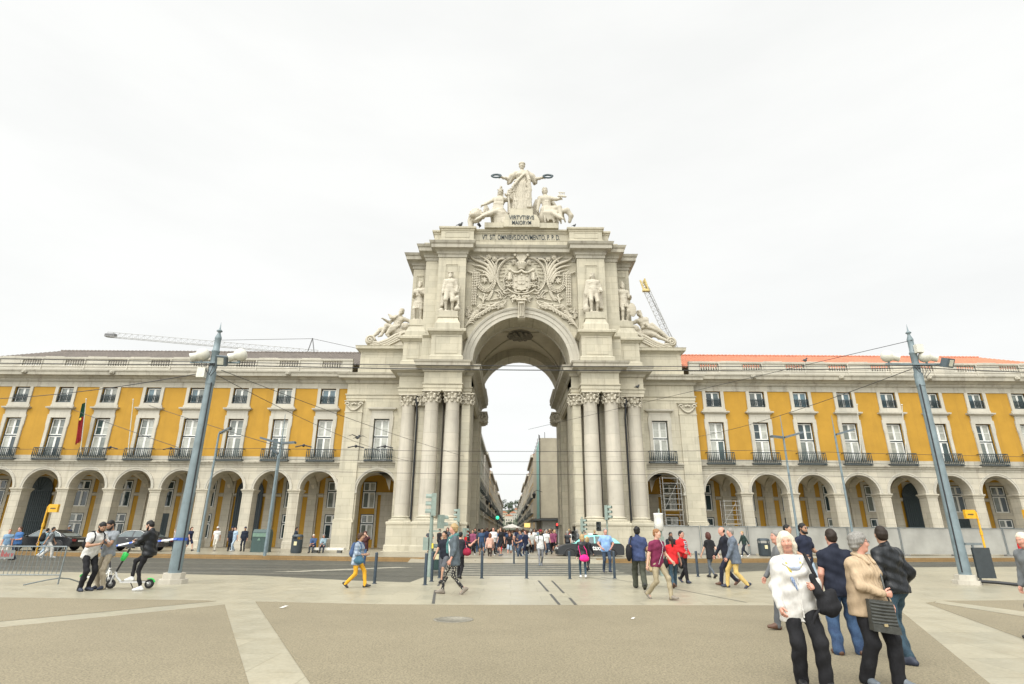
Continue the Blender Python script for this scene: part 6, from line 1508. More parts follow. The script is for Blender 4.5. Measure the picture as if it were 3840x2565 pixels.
# hoarding along the right wing
HO = mat('grey_hoarding_sheet', (.295, .29, .26), .5, .10, .8, .4)
def hoarding_panel(a, b, h, label):
    t = thing('hoarding_panel', label, 'hoarding', (a[0], a[1], .15), 0, 'grey sheeted fence panels along the right arcade')
    A_, B_ = Vector((a[0], a[1], .15)), Vector((b[0], b[1], .15)); d = (B_-A_).normalized(); n = Vector((d.y, -d.x, 0)); L = (B_-A_).length; m = MB(); N = 24; g = []
    ph = rng.random()*6
    for i in range(N+1):
        for j in range(5):
            u, v = i/N, j/4; w = .03*math.sin(u*14+ph)*math.sin(v*3)+.02*math.sin(u*31+v*5+ph); g.append(A_+d*L*u+n*w+Vector((0, 0, .12+(h-.12)*v)))
    m.add(g, [(i*5+j, (i+1)*5+j, (i+1)*5+j+1, i*5+j+1) for i in range(N) for j in range(4)], True); m.build('sheet', HO, t)
    m = MB()
    for u in (0.02, L-.02): m.tube([A_+d*u+n*.05, A_+d*u+n*.05+Vector((0, 0, h+.05))], .022, 6)
    m.tube([A_+n*.05+Vector((0, 0, h)), B_+n*.05+Vector((0, 0, h))], .02, 6); m.build('panel_frame', STEEL, t)
    m = MB(); c = A_+n*.1; m.box(c.x-.32, c.x+.32, c.y-.15, c.y+.15, .15, .27); m.build('concrete_foot', mat('concrete_foot', (.16, .155, .14), .8), t)
hx = [10.6, 14.0, 17.5, 21.3, 25.2, 29.3, 33.5, 37.8, 42.2]
for i in range(8):
    y0, y1 = 43.6+.05*i+.35*max(0, i-3), 43.6+.05*(i+1)+.35*max(0, i-2)
    hoarding_panel((hx[i]+.03, y0), (hx[i+1]-.03, y1), 2.0, 'grey sheeted fence panel, ' + ('nearest the arch pier', 'behind the woman in the red cardigan', 'behind the men in blazers', 'left of the second slim lamp', 'behind the navy shirted man', 'behind the leather jacket man', 'behind the right mast', 'cut by the right edge')[i])
# scaffold towers in the right arches
def scaffold(x0, x1, y0, y1, h, n, label):
    t = thing('scaffold_tower', label, 'scaffold', (x0, y0, .15), 0, 'aluminium scaffold towers'); AL = mat('aluminium_tube', (.33, .33, .31), .4, .05, metal=.4)
    for side, x in (('a', x0), ('b', x1)):
        m = MB()
        for y in (y0, y1): m.tube([(x, y, .15), (x, y, h)], .028, 6)
        for k in range(n): z = .5+(h-.6)*k/(n-1); m.tube([(x, y0, z), (x, y1, z)], .02, 5)
        m.build('ladder_frame', AL, t)
    m = MB()
    for k in range(n): z = .5+(h-.6)*k/(n-1); m.tube([(x0, y0, z), (x1, y0, z)], .022, 5)
    for z0, z1 in ((.5, h*.5), (h*.5, h*.95)): m.tube([(x0, y1, z0), (x1, y1, z1)], .02, 5)
    m.tube([(x0, y0-.02, .4), (x0-1.1, y0-.02, 2.3)], .025, 5); m.build('brace', AL, t); m = MB(); m.box(x0, x1, y0+.05, y1-.05, h*.55, h*.55+.05); m.build('deck', mat('plywood_deck', (.3, .24, .15), .7), t)
scaffold(13.2, 14.75, 50.0, 50.9, 6.3, 14, 'tall aluminium scaffold tower inside the arch beside the big columns')
scaffold(18.35, 19.7, 50.0, 50.9, 4.4, 11, 'lower aluminium scaffold tower in the first yellow wing arch')
# flag and flagpoles on the wings
def flagpole(x, y, label, flag=False, L=5.2):
    t = thing('flagpole', label, 'flagpole', (x, y, 7.6), 0, 'white balcony flagpoles'); a = Vector((x, y-.3, 7.7)); b = a+Vector((.0, -1.0, L)); m = MB(); m.tube([a, b], [.045, .03], 8); m.ball(b, .07, 7, 5); m.build('pole', LAMPWHITE, t); return a, b
flagpole(31.6, WY, 'white bare flagpole on a right wing balcony, nearer the arch'); flagpole(35.7, WY, 'white bare flagpole on a right wing balcony, nearer the mast'); flagpole(-34.6, WY, 'white bare flagpole left of the lamp mast'); a, b = flagpole(-38.9, WY, 'flagpole carrying the limp national flag', True)
m = MB(); N, K = 14, 8; g = []
for i in range(N+1):
    for k in range(K+1):
        u, v = i/N, k/K; p = b.lerp(a, .06+.66*u); w = .2+.5*math.sin(min(1, u*1.1+.12)*math.pi*.62); fold = .10*math.sin(v*13+u*3); g.append(p+Vector((-.04-v*w*.62, -.05+fold, -v*.45*w)))
m.add(g, [(i*(K+1)+k, (i+1)*(K+1)+k, (i+1)*(K+1)+k+1, i*(K+1)+k+1) for i in range(N) for k in range(K)], True)
for q in range(len(m.mi)):
    i = q//K; m.mi[q] = 0 if i < 5 else 1
fl = m.build('national_flag', [cloth((.012, .06, .035), 'flag_green'), cloth((.26, .02, .022), 'flag_red')]); tag(fl, 'limp green and red national flag with a yellow emblem on its pole', 'flag'); m = MB(); p = b.lerp(a, .33); m.ball((p.x-.22, p.y-.15, p.z-.1), (.10, .03, .13), 10, 6); m.build('emblem', mat('flag_yellow', (.6, .42, .03), .6), fl)
# birds and small lamps on the arch
def bird(loc, label, s=1.0, fly=False):
    m = MB(); x, y, z = loc; m.ball((x, y, z+.14*s), (.16*s, .10*s, .11*s), 8, 6); m.ball((x+.12*s, y-.03, z+.27*s), (.065*s, .06*s, .065*s), 7, 5); m.tube([(x+.17*s, y-.04, z+.27*s), (x+.24*s, y-.05, z+.25*s)], [.02*s, .004*s], 5); m.tube([(x-.1*s, y, z+.14*s), (x-.30*s, y, z+.08*s)], [.07*s, .03*s], 5, flat=.4)
    for q in (-.03, .03): m.tube([(x+q, y, z), (x+q, y, z+.08*s)], .01, 4)
    if fly:
        for q in (-1, 1): m.tube([(x, y+q*.06, z+.18*s), (x+q*.3*s, y+q*.25*s, z+.30*s), (x+q*.62*s, y+q*.3*s, z+.16*s)], [.10*s, .09*s, .02*s], 6, flat=.25)
    o = m.build('pigeon', mat('pigeon_grey', (.06, .065, .07), .7, .3, 20)); tag(o, label, 'bird', 'pigeons on the arch'); return o
bird((XC-5.95, 47.7, 29.64), 'pigeon perched on the left end of the arch parapet', 1.4); bird((XC+5.1, 47.6, 29.65), 'pigeon perched on the right end of the arch parapet', .9); bird((28.4, WY+.3, 17.42), 'pigeon perched on the right wing parapet', 1.3); bird((-12.9, 47, 8.9), 'dark bird flying in front of the white bay', 1.2, True); bird((XC+10.3, 48.2, 13.8), 'pigeon on the right outer capital', 1.0)
t = thing('spotlight', 'small black spotlight on the parapet left of the sculpture group', 'spotlight', (XC-4.1, 47.8, 29.6)); m = MB(); m.tube([(XC-4.1, 47.85, 29.6), (XC-4.1, 47.85, 29.85)], .04, 6); m.build('stem', BLACK, t); m = MB(); m.tube([(XC-4.2, 47.7, 29.95), (XC-4.0, 48.0, 29.85)], [.16, .1], 8); m.build('lamp_body', BLACK, t)
# two cranes
def lattice(m, a, b, w, n, r=.05):
    a, b = Vector(a), Vector(b); d = (b-a).normalized(); s = d.cross(Vector((0, 1, 0))).normalized()*w; q = Vector((0, w, 0)); c = [(-.5*s-.5*q), (-.5*s+.5*q), (.6*s)]
    for o in c: m.tube([a+o, b+o], r*1.5, 4)
    for k in range(n):
        p0 = a.lerp(b, k/n); p1 = a.lerp(b, (k+1)/n)
        for i in range(3): m.tube([p0+c[i], p1+c[(i+1) % 3]], r*.7, 3); m.tube([p0+c[i], p0+c[(i+1) % 3]], r*.6, 3)
CRN = mat('crane_grey', (.36, .36, .34), .6); CRY = mat('crane_yellow', (.55, .43, .16), .5)
t = thing('tower_crane', 'pale tower crane with a long level jib over the left roof', 'crane', (-42, 110, 0)); m = MB(); lattice(m, (-84.4, 110, 40.1), (-40.0, 110, 36.4), .95, 34, .032); m.build('jib', CRN, t); m = MB(); lattice(m, (-41.5, 110, 0), (-41.5, 110, 36), 1.6, 18, .08); m.build('mast', CRN, t); m = MB()
for q in (-.8, .8): m.tube([(-41.5+q, 110, 36), (-41.5, 110, 39.6)], .10, 5)
m.build('apex_frame', mat('crane_dark', (.12, .12, .12), .6), t); m = MB(); m.tube([(-41.5, 110, 39.5), (-62, 110, 39.0)], .05, 4); m.tube([(-41.5, 110, 39.5), (-30, 110, 37.0)], .05, 4); m.build('stay', mat('crane_dark', (.12, .12, .12), .6), t); m = MB(); m.box(-84.6, -82.5, 109.6, 110.4, 39.6, 40.2); m.build('jib_tip', mat('crane_dark', (.12, .12, .12), .6), t)
t = thing('luffing_crane', 'yellow tipped crane jib leaning behind the right scroll', 'crane', (36, 120, 0)); m = MB(); lattice(m, (37.5, 120, 38), (31.2, 120, 56), 1.2, 16, .055); m.build('jib', CRN, t); m = MB(); lattice(m, (31.3, 120, 55.5), (30.6, 120, 58.2), .9, 2, .12); m.box(30.5, 32.2, 119.5, 120.5, 55.2, 55.7); m.build('jib_tip', CRY, t); m = MB(); lattice(m, (37.6, 120, 0), (37.6, 120, 38), 1.5, 18, .08); m.build('mast', CRY, t); m = MB(); m.tube([(30.7, 120, 57.8), (38.5, 120, 39)], .05, 4); m.build('stay', mat('crane_dark', (.12, .12, .12), .6), t)
# cars
def car(loc, rz, label, paint, roofp=None, L=4.75, W=1.8, H=1.45, hatch=False, txt=None):
    t = thing('parked_car' if not txt else 'taxi', label, 'car' if not txt else 'taxi', loc, rz)
    hw = W/2; k = L/4.75; h = H/1.45
    lo = [(-2.36, .30), (-2.38, .55), (-2.30, .72), (-1.95, .84), (-1.0, .95), (1.55, .98), (2.05, .95), (2.32, .86), (2.38, .62), (2.36, .30)]
    if hatch: lo = [(-2.36, .30), (-2.38, .58), (-2.26, .76), (-1.9, .88), (-1.15, .98), (1.6, 1.02), (2.15, 1.0), (2.34, .85), (2.38, .6), (2.36, .30)]
    m = MB(); n = len(lo); secs = []
    for y, sc, dz in ((-hw, .97, .02), (-hw*.93, 1, 0), (hw*.93, 1, 0), (hw, .97, .02)):
        secs.append([(x*k*sc, y, (z-(dz if z > .5 else 0))*h) for x, z in lo])
    for a, b in zip(secs, secs[1:]): m.add(a+b, [(i, (i+1) % n, n+(i+1) % n, n+i) for i in range(n)], False)
    m.poly(secs[0]); m.poly(secs[-1][::-1]); body = m.build('body', paint, t, (0, 0, 0))
    cab = [(-1.1, .93), (-.38, 1.38), (.1, 1.45), (.75, 1.42), (1.35, 1.20), (1.85, .95)] if not hatch else [(-1.2, .96), (-.5, 1.42), (.0, 1.50), (1.1, 1.47), (1.75, 1.28), (2.15, .98)]
    m = MB(); n = len(cab); A_ = [(x*k, -hw*.90, z*h) for x, z in cab]; i0 = hw*.66; mid = [[(x*k, s*(hw*.92-(z-.93)*.40), z*h) for x, z in cab] for s in (-1, 1)]
    m.add(mid[0]+mid[1], [(i, i+1, n+i+1, n+i) for i in range(n-1)]); m.poly(mid[0]); m.poly(mid[1][::-1]); cb = m.build('cabin', roofp or paint, body, (0, 0, 0))
    g = MB()
    for s in (-1, 1):
        def pt(x, z, o=.012): return (x*k, s*(hw*.92-(z-.93)*.40+o), z*h)
        wz = [(-.86, .985), (-.33, 1.33), (.12, 1.395), (.26, 1.395), (.26, .99)]; g.poly([pt(*q) for q in wz]); wz = [(.36, .99), (.36, 1.395), (.74, 1.37), (1.25, 1.17), (1.45, 1.0)] if not hatch else [(.36, 1.0), (.36, 1.43), (1.05, 1.41), (1.5, 1.25), (1.7, 1.02)]; g.poly([pt(*q) for q in wz])
    def q4(x0, z0, x1, z1, o=.012): w0 = hw*.92-(z0-.93)*.4-.06; w1 = hw*.92-(z1-.93)*.4-.06; dx = (z1-z0); dz = -(x1-x0); l = math.hypot(dx, dz); nx, nz = (-dx/l*o, -dz/l*o) if x1 > x0 and z1 > z0 else (dx/l*o, dz/l*o*-1); nz = abs(nz); g.quad((x0*k+nx, -w0, z0*h+nz), (x0*k+nx, w0, z0*h+nz), (x1*k+nx, w1, z1*h+nz), (x1*k+nx, -w1, z1*h+nz))
    q4(cab[0][0]+.06, cab[0][1]+.04, cab[1][0]-.03, cab[1][1]-.02); q4(cab[-1][0]-.04, cab[-1][1]+.03, cab[-2][0]+.03, cab[-2][1]-.01)
    g.build('car_window', glass('car_glass', (.10, .13, .135), .03), cb, (0, 0, 0))
    for x in (-1.45, 1.42):
        for s in (-1, 1):
            w = MB(); w.lathe([(.20, -.10), (.31, -.10), (.335, -.07), (.335, .07), (.31, .10), (.2, .10)], (x*k, s*(hw-.07), .335), 20, 'y'); wh = w.build('wheel', RUBBER, t, (0, 0, 0)); w = MB(); w.lathe([(.0, -.085), (.05, -.10), (.19, -.085), (.205, -.05), (.205, .05), (.19, .085), (.05, .10), (0, .085)], (x*k, s*(hw-.07), .335), 10, 'y'); w.build('rim', mat('alloy_rim', (.30, .31, .32), .35, .1, metal=.6), wh, (0, 0, 0))
            a = MB(); pts = [(x*k+.39*math.cos(v), s*(hw+.004), .335+.39*math.sin(v)) for v in [math.pi*i/12 for i in range(13)]]; a.tube(pts, .035, 6); a.poly([(p_[0], s*(hw+.002), p_[2]) for p_ in pts]); a.build('wheel_arch', BLACK, t, (0, 0, 0))
    for s in (-1, 1):
        l = MB(); l.ball((-2.26*k, s*hw*.70, .66*h), (.12, .2, .08), 8, 5); l.build('headlight', mat('headlight_glass', (.55, .56, .52), .12), t, (0, 0, 0)); l = MB(); l.box(2.26*k, 2.372*k, s*hw*.52, s*hw*.9, .66*h, .82*h); l.build('tail_light', mat('tail_light_red', (.22, .02, .02), .2), t, (0, 0, 0))
        l = MB(); l.ball((-.82*k, s*(hw+.10), 1.0*h), (.09, .11, .07), 8, 5); l.build('wing_mirror', paint, t, (0, 0, 0))
        for x in (-.05, .62): l = MB(); l.box(x*k, x*k+.16, s*(hw*1.0), s*(hw+.03), .84*h, .87*h); l.build('door_handle', paint if txt else CHROME, t, (0, 0, 0))
        l = MB()
        for x in (-.85, .31, 1.25): l.box(x*k-.006, x*k+.006, s*(hw-.002), s*(hw+.003), .38*h, .93*h)
        l.build('door_seam', BLACK, t, (0, 0, 0))
    l = MB(); l.box(2.36*k, 2.40*k, -.26, .26, .62*h, .74*h); l.build('number_plate', mat('plate_white', (.6, .6, .58), .5), t, (0, 0, 0))
    l = MB(); l.box(-2.40*k, -2.34*k, -.5, .5, .38*h, .55*h); l.build('grille', BLACK, t, (0, 0, 0))
    if not hatch:
        l = MB()
        for s in (-1, 1):
            tr = [(-.90, .965), (-.33, 1.365), (.12, 1.425), (.74, 1.40), (1.28, 1.19), (1.50, .97)]; l.tube([(x*k, s*(hw*.92-(z-.93)*.4+.02), z*h) for x, z in tr], .014, 5)
        l.build('window_trim', CHROME, t, (0, 0, 0))
    if txt:
        l = MB(); add_text(l, txt, .42, (.42*k, -hw-.012, .60*h), .9, .004, .008); l.build('lettering', mat('white_lettering', (.75, .75, .72), .5), t, (0, 0, 0)); l = MB(); l.box(-.05, .25, -.28, .28, 1.5*h, 1.6*h); l.build('roof_sign', mat('plate_white', (.6, .6, .58), .5), t, (0, 0, 0))
    return t
CARBLK = mat('black_car_paint', (.010, .011, .013), .18, .05); CARGRY = mat('graphite_car_paint', (.045, .047, .052), .2, .05, metal=.3)
car((-33.6, 43.2, .15), 0, 'black saloon car parked by the arcade at far left', CARBLK); car((-27.6, 43.6, .15), 0, 'graphite saloon car parked behind the scooter riders', CARGRY); car((5.35, 40.6, ROADZ+.02), 0, 'black taxi with mint green roof at the end of the crossing', mat('matt_black_taxi', (.016, .018, .02), .4), mat('mint_roof_paint', (.20, .56, .49), .3), 4.5, 1.78, 1.52, True, 'taxi')
# electric scooters
LIME = mat('lime_green_shell', (.03, .55, .09), .35, .05); SWHITE = mat('white_scooter_frame', (.62, .62, .6), .4, .05)
def scooter(p, rz, label, lean=0):
    t = thing('electric_scooter', label, 'scooter', p, rz, 'lime green electric scooters'); t.rotation_euler = (R(lean), 0, rz); O = (0, 0, 0)
    # faces -X: front wheel at x=-.52, rear wheel at x=.52
    for x in (-.52, .52):
        w = MB(); w.lathe([(.06, -.03), (.105, -.035), (.125, -.02), (.125, .02), (.105, .035), (.06, .03)], (x, 0, .125), 18, 'y'); wh = w.build('wheel', RUBBER, t, O); w = MB(); w.lathe([(0, -.036), (.065, -.036), (.065, .036), (0, .036)], (x, 0, .125), 12, 'y'); w.build('hub', mat('grey_hub', (.2, .2, .2), .4), wh, O)
    m = MB(); m.box(-.26, .42, -.075, .075, .155, .20); m.tube([(-.26, 0, .18), (-.40, 0, .30), (-.46, 0, .46)], .032, 8); m.tube([(.42, 0, .18), (.52, .05, .13)], .02, 6); m.tube([(.42, 0, .18), (.52, -.05, .13)], .02, 6); m.tube([(-.52, .05, .125), (-.49, .05, .30), (-.46, 0, .40)], .017, 6); m.tube([(-.52, -.05, .125), (-.49, -.05, .30), (-.46, 0, .40)], .017, 6); m.build('frame', SWHITE, t, O)
    m = MB(); m.box(-.24, .40, -.065, .065, .20, .208); m.build('deck_grip', BLACK, t, O)
    m = MB(); m.tube([(-.465, 0, .40), (-.20, 0, 1.10)], .027, 10); m.tube([(-.20, -.23, 1.11), (-.21, 0, 1.13), (-.20, .23, 1.11)], .016, 8); m.build('steering_column', BLACK, t, O)
    for s in (-1, 1): m = MB(); m.tube([(-.20, s*.14, 1.115), (-.20, s*.25, 1.11)], .021, 8); m.build('grip', RUBBER, t, O)
    m = MB(); m.tube([(-.255, 0, .95), (-.235, 0, 1.02), (-.36, 0, .76)][:0] or [(-.36, 0, .75), (-.345, 0, .78), (-.28, 0, .96), (-.265, 0, .99)], [.02, .055, .065, .02], 10, flat=1.3); m.build('battery_shell', LIME, t, O)
    m = MB(); pts = [(.52+.145*math.cos(a), 0, .125+.145*math.sin(a)) for a in [.3+.25*i for i in range(8)]]; m.tube(pts, .045, 6, flat=.35); m.build('mudguard', LIME, t, O)
    m = MB(); m.tube([(-.02, .05, .16), (.02, .16, .01)], .012, 6); m.build('kickstand', BLACK, t, O); m = MB(); m.ball((-.235, 0, 1.09), .03, 8, 5); m.build('headlamp', mat('headlight_glass', (.55, .56, .52), .12), t, O)
    return t
scooter(gp(296, 1349), R(8), 'lime green scooter under the foot of the man in the leather jacket'); scooter(gp(219, 1336), R(166), 'lime green scooter half hidden behind the man in the grey shirt', 0)
# police tape from the left mast to the scooters
m = MB(); q0, q1, q2 = Vector((-10.8, 19.2, 1.33)), Vector((-12.6, 19.8, 1.20)), Vector((-17.5, 20.6, 1.08)); pts = [q0, q0.lerp(q1, .5)-Vector((0, 0, .03)), q1, q1.lerp(Vector((-14.2, 20.2, 1.02)), .5)-Vector((0, 0, .06)), Vector((-14.2, 20.2, 1.02))]
for i, (a, b) in enumerate(zip(pts, pts[1:])): 
    for k in range(6): u, v = a.lerp(b, k/6), a.lerp(b, (k+1)/6); m.cur = (i*6+k) % 4 == 0; m.quad(u, v, v+Vector((0, 0.03, .05)), u+Vector((0, .03, .05)))
m.cur = 1
for k in range(10): a0, a1 = math.pi*2*k/10, math.pi*2*(k+1)/10; f = lambda a, z: Vector((-10.8+.20*math.cos(a), 19.45+.20*math.sin(a), z)); m.quad(f(a0, 1.30), f(a1, 1.30), f(a1, 1.385), f(a0, 1.385))
o = m.build('barrier_tape', [mat('tape_white', (.7, .7, .7), .4), mat('tape_blue', (.03, .09, .4), .4)]); tag(o, 'blue and white barrier tape tied round the left lamp mast', 'barrier tape')
# ------------------------------------------------------------------ people
SKIN = {k: mat('skin_'+k, c, .5, .10, 14) for k, c in dict(fair=(.52, .31, .22), pink=(.50, .25, .18), tan=(.36, .20, .125), brown=(.19, .095, .055), dark=(.10, .05, .03)).items()}
def hairm(name, c):
    m, nt, b = _bsdf(name); t = nt.nodes.new("ShaderNodeTexCoord"); mp_ = nt.nodes.new("ShaderNodeMapping"); mp_.inputs['Scale'].default_value = (1, 1, .12); nt.links.new(t.outputs['Object'], mp_.inputs[0]); n = _noise(nt, 110, 4, mp_.outputs[0], .7); r = _ramp(nt, n.outputs[0], .32, tuple(x*.55 for x in c), .68, tuple(min(1, x*1.25) for x in c)); nt.links.new(r.outputs[0], b.inputs['Base Color']); b.inputs['Roughness'].default_value = .55; b.inputs['Specular IOR Level'].default_value = .3; _bump(nt, b, n.outputs[0], .8, .006); MATS[name] = m; return m
HAIRC = {k: hairm('hair_'+k, c) for k, c in dict(black=(.010, .009, .008), dark=(.022, .014, .009), brown=(.06, .032, .018), red=(.16, .06, .025), auburn=(.07, .022, .015), blond=(.36, .25, .12), grey=(.22, .21, .19), white=(.60, .54, .43), ginger=(.25, .12, .05)).items()}
LIP = mat('lip_tone', (.36, .155, .12), .5); BROW = mat('brow_tone', (.10, .065, .045), .7); BROWL = mat('brow_pale', (.30, .22, .15), .7)
EYEW = mat('eye_white', (.62, .58, .54), .25); IRIS = mat('eye_iris', (.03, .025, .02), .2)
def plaid(name, c0, c1, sc=28):
    m, nt, b = _bsdf(name); t = nt.nodes.new("ShaderNodeTexCoord"); outs = []
    for ax in (0, 2):
        sp = nt.nodes.new("ShaderNodeSeparateXYZ"); nt.links.new(t.outputs['Object'], sp.inputs[0]); mu = nt.nodes.new("ShaderNodeMath"); mu.operation = 'MULTIPLY'; mu.inputs[1].default_value = sc*6.28/4; nt.links.new(sp.outputs[ax], mu.inputs[0]); si = nt.nodes.new("ShaderNodeMath"); si.operation = 'SINE'; nt.links.new(mu.outputs[0], si.inputs[0]); gt = nt.nodes.new("ShaderNodeMath"); gt.operation = 'GREATER_THAN'; gt.inputs[1].default_value = 0.3; nt.links.new(si.outputs[0], gt.inputs[0]); outs.append(gt)
    ad = nt.nodes.new("ShaderNodeMath"); ad.operation = 'ADD'; nt.links.new(outs[0].outputs[0], ad.inputs[0]); nt.links.new(outs[1].outputs[0], ad.inputs[1]); dv = nt.nodes.new("ShaderNodeMath"); dv.operation = 'MULTIPLY'; dv.inputs[1].default_value = .5; nt.links.new(ad.outputs[0], dv.inputs[0])
    nt.links.new(_mix(nt, dv.outputs[0], c0, c1), b.inputs['Base Color']); b.inputs['Roughness'].default_value = .85; return m
def spots(name, c0, c1, sc=26, stretch=.5):
    m, nt, b = _bsdf(name); t = nt.nodes.new("ShaderNodeTexCoord"); mp_ = nt.nodes.new("ShaderNodeMapping"); mp_.inputs['Scale'].default_value = (1, 1, stretch); nt.links.new(t.outputs['Object'], mp_.inputs[0]); v = nt.nodes.new("ShaderNodeTexVoronoi"); v.inputs['Scale'].default_value = sc; nt.links.new(mp_.outputs[0], v.inputs['Vector']); r = _ramp(nt, v.outputs['Distance'], .30, c1, .36, c0); nt.links.new(r.outputs[0], b.inputs['Base Color']); b.inputs['Roughness'].default_value = .8; return m
def denim(name, c0, c1):
    m, nt, b = _bsdf(name); t = nt.nodes.new("ShaderNodeTexCoord"); n = _noise(nt, 5, 5, t.outputs['Object']); n2 = _noise(nt, 90, 2, t.outputs['Object']); c = _ramp(nt, n.outputs[0], .38, c0, .66, c1).outputs[0]; c = _mix(nt, .25, c, _ramp(nt, n2.outputs[0], .4, c0, .6, c1).outputs[0]); nt.links.new(c, b.inputs['Base Color']); b.inputs['Roughness'].default_value = .85; _bump(nt, b, n.outputs[0], .6, .03); return m
JEANS = denim('blue_denim', (.012, .028, .072), (.045, .095, .18)); JEANS_D = denim('dark_denim', (.013, .024, .045), (.04, .065, .105)); JEANS_L = denim('pale_denim', (.20, .28, .36), (.42, .50, .56)); JEANS_T = denim('teal_denim', (.013, .032, .05), (.036, .075, .10))
CB = lambda *c: cloth(c)
BLK = cloth((.011, .011, .013), 'black_cloth'); NAVY = cloth((.012, .018, .045), 'navy_cloth'); WHT = cloth((.60, .60, .58), 'white_cloth'); GRY = cloth((.19, .20, .21), 'grey_cloth'); DGRY = cloth((.055, .06, .068), 'dark_grey_cloth'); KHA = cloth((.29, .245, .16), 'khaki_cloth'); BEI = cloth((.37, .32, .24), 'beige_cloth'); RED = cloth((.50, .018, .02), 'red_cloth'); LEATH = mat('black_leather', (.0075, .009, .011), .36, .25, 14, .15, spec=.35)
def pose(kind, ph=0):
    if kind == 'walk':
        return dict(pelvis=(0, 0, -.035), lean=5, fl=(.085, -.31, .09), fr=(-.085, .30, .15), toel=(.1, -1, .15), toer=(-.1, -1, -.75), hl=(.25, .18, .83), hr=(-.25, -.26, .85), twist=-6)
    if kind == 'walk2':
        return dict(pelvis=(0, 0, -.03), lean=4, fr=(-.085, -.29, .085), fl=(.085, .28, .14), toer=(-.1, -1, .1), toel=(.1, -1, -.7), hr=(-.25, .17, .83), hl=(.25, -.24, .85), twist=6)
    if kind == 'step': return dict(pelvis=(0, 0, -.015), lean=3, fl=(.09, -.16, .085), fr=(-.09, .16, .10), toer=(-.1, -1, -.3), hl=(.25, .06, .81), hr=(-.26, -.12, .82))
    if kind == 'sit': return dict(pelvis=(0, .12, -.43), lean=14, fl=(.11, -.34, .085), fr=(-.11, -.36, .085), kpl=(.1, -1, 1), kpr=(-.1, -1, 1), hl=(.06, -.34, .62), hr=(-.06, -.34, .62), nod=18)
    return dict()
def person_meshes(po, top, bottom, shoes, hair, skin, res=.026, fem=False, fat=0.0, sleeve='short', topkind='tee', bottomkind='trousers', hem=None, hat=None, beardc=None, loose=.0, fold=.004, glasses=False):
    """returns [(part name, P, F, materials, material index)]"""
    j = skeleton(po); out = []; tp, T, H, c = j['tp'], j['T'], j['H'], j['head']; Q = lambda *q: c+H @ V(*q)
    fine = res <= .02
    if fem and 'sh' not in po: po = {**po, 'sh': .158}; j = skeleton(po); tp, T, H, c = j['tp'], j['T'], j['H'], j['head']
    # body : one continuous skin surface
    b = SDF(); tb = []; head_prims(b, j, fine, fem); arms_prims(b, j, .94 if fem else 1.05); limbs_core(b, j, 1.0, .05 if bottomkind in ('shorts', 'skirt') else .034)
    for n in 'lr': hand_prims(b, tb, j, n, po, 1.0 if fine else 1.35)
    br = min(res, .0185); P, F = b.mesh(br); parts = [(P, F)]+[tube_pf(p_, r_, 6) for p_, r_ in tb]; P, F, ids = joinP(parts); mats_ = [SKIN[skin]]; mi = np.zeros(len(F), int)
    if fine:
        L = (P[F].mean(1)-c) @ H; mats_ += [LIP, BROWL if hair[0] in ('white', 'blond', 'ginger') else BROW]; mi[(np.abs(L[:, 0]) < .021) & (L[:, 1] < -.074) & (L[:, 2] < -.049) & (L[:, 2] > -.066)] = 1
        mi[(np.abs(L[:, 0]) > .013) & (np.abs(L[:, 0]) < .052) & (L[:, 1] < -.066) & (L[:, 2] > .034) & (L[:, 2] < .042)] = 2
    out.append(('body', P, F, mats_, mi))
    # top
    g = SDF(); torso_prims(g, j, fat, fem, .012+loose); sl = loose*.8
    for n in 'lr':
        sh, el, wr = j['sh'+n], j['el'+n], j['wr'+n]
        if sleeve == 'none': pass
        elif sleeve == 'short': g.cap(sh, sh*.42+el*.58, .066+sl, .062+sl, .04)
        elif sleeve == 'mid': g.cap(sh, el, .066+sl, .056+sl, .04); g.cap(el, el*.55+wr*.45, .055+sl, .05+sl, .03)
        else: g.cap(sh, el, .067+sl, .057+sl, .04); g.cap(el, el*.06+wr*.94, .056+sl, .042+sl*.8, .03)
    hz0 = {'tee': -.13, 'shirt': -.15, 'blouse': -.20, 'coat': -.22, 'jacket': -.10}[topkind] if hem is None else hem
    for s in (-1, 1):       # cloth hangs straight from chest and shoulder blades to the hem
        rx = .105+loose*.6+fat*.7; sx = .072 if fem else .082
        g.cap(tp(s*sx, .004, .36), tp(s*(sx+(.006 if fem else -.004)+fat*.3), .006, hz0-.04), rx-.008, rx+(.026 if topkind in ('coat', 'blouse') else .004), .05)
    if topkind in ('coat', 'jacket', 'shirt'): g.cap(tp(0, .01, .49), tp(0, .02, .545), .072, .068, .02)
    hz = hz0
    up = T @ V(0, 0, 1); dcut = -(up.dot(tp(0, 0, hz)))
    dp = folds(fold, 24, rng.random()*6) if fold else None
    P, F = g.mesh(res, dp, [(-up, dcut)]); out.append(('top' if topkind in ('tee', 'blouse') else topkind, P, F, [top], None))
    # trousers / shorts / skirt
    t = SDF(); t.ell(j['pel']+T @ V(0, .012, -.03), (.150+fat*.5, .112+fat*.45, .13), T, .05); t.cap(tp(-.03, 0, .0), tp(.03, 0, .05), .098+fat*.5, .095+fat*.5, .04); lt = .0 if bottomkind != 'wide' else .02
    if bottomkind == 'slim': lt = -.014
    for n in 'lr':
        hp, kn, an = j['hip'+n], j['kn'+n], j['an'+n]
        if bottomkind == 'shorts': t.cap(hp, hp*.12+kn*.88, .098, .082, .04)
        elif bottomkind == 'skirt': t.cap(hp, hp*.35+kn*.65, .11, .12, .08)
        else:
            t.cap(hp, kn, .090+fat*.35+lt*.3, .064+lt, .04); t.cap(kn, an+(kn-an)*.02+V(0, 0, -.035), .066+lt, .056+lt*1.1, .03)
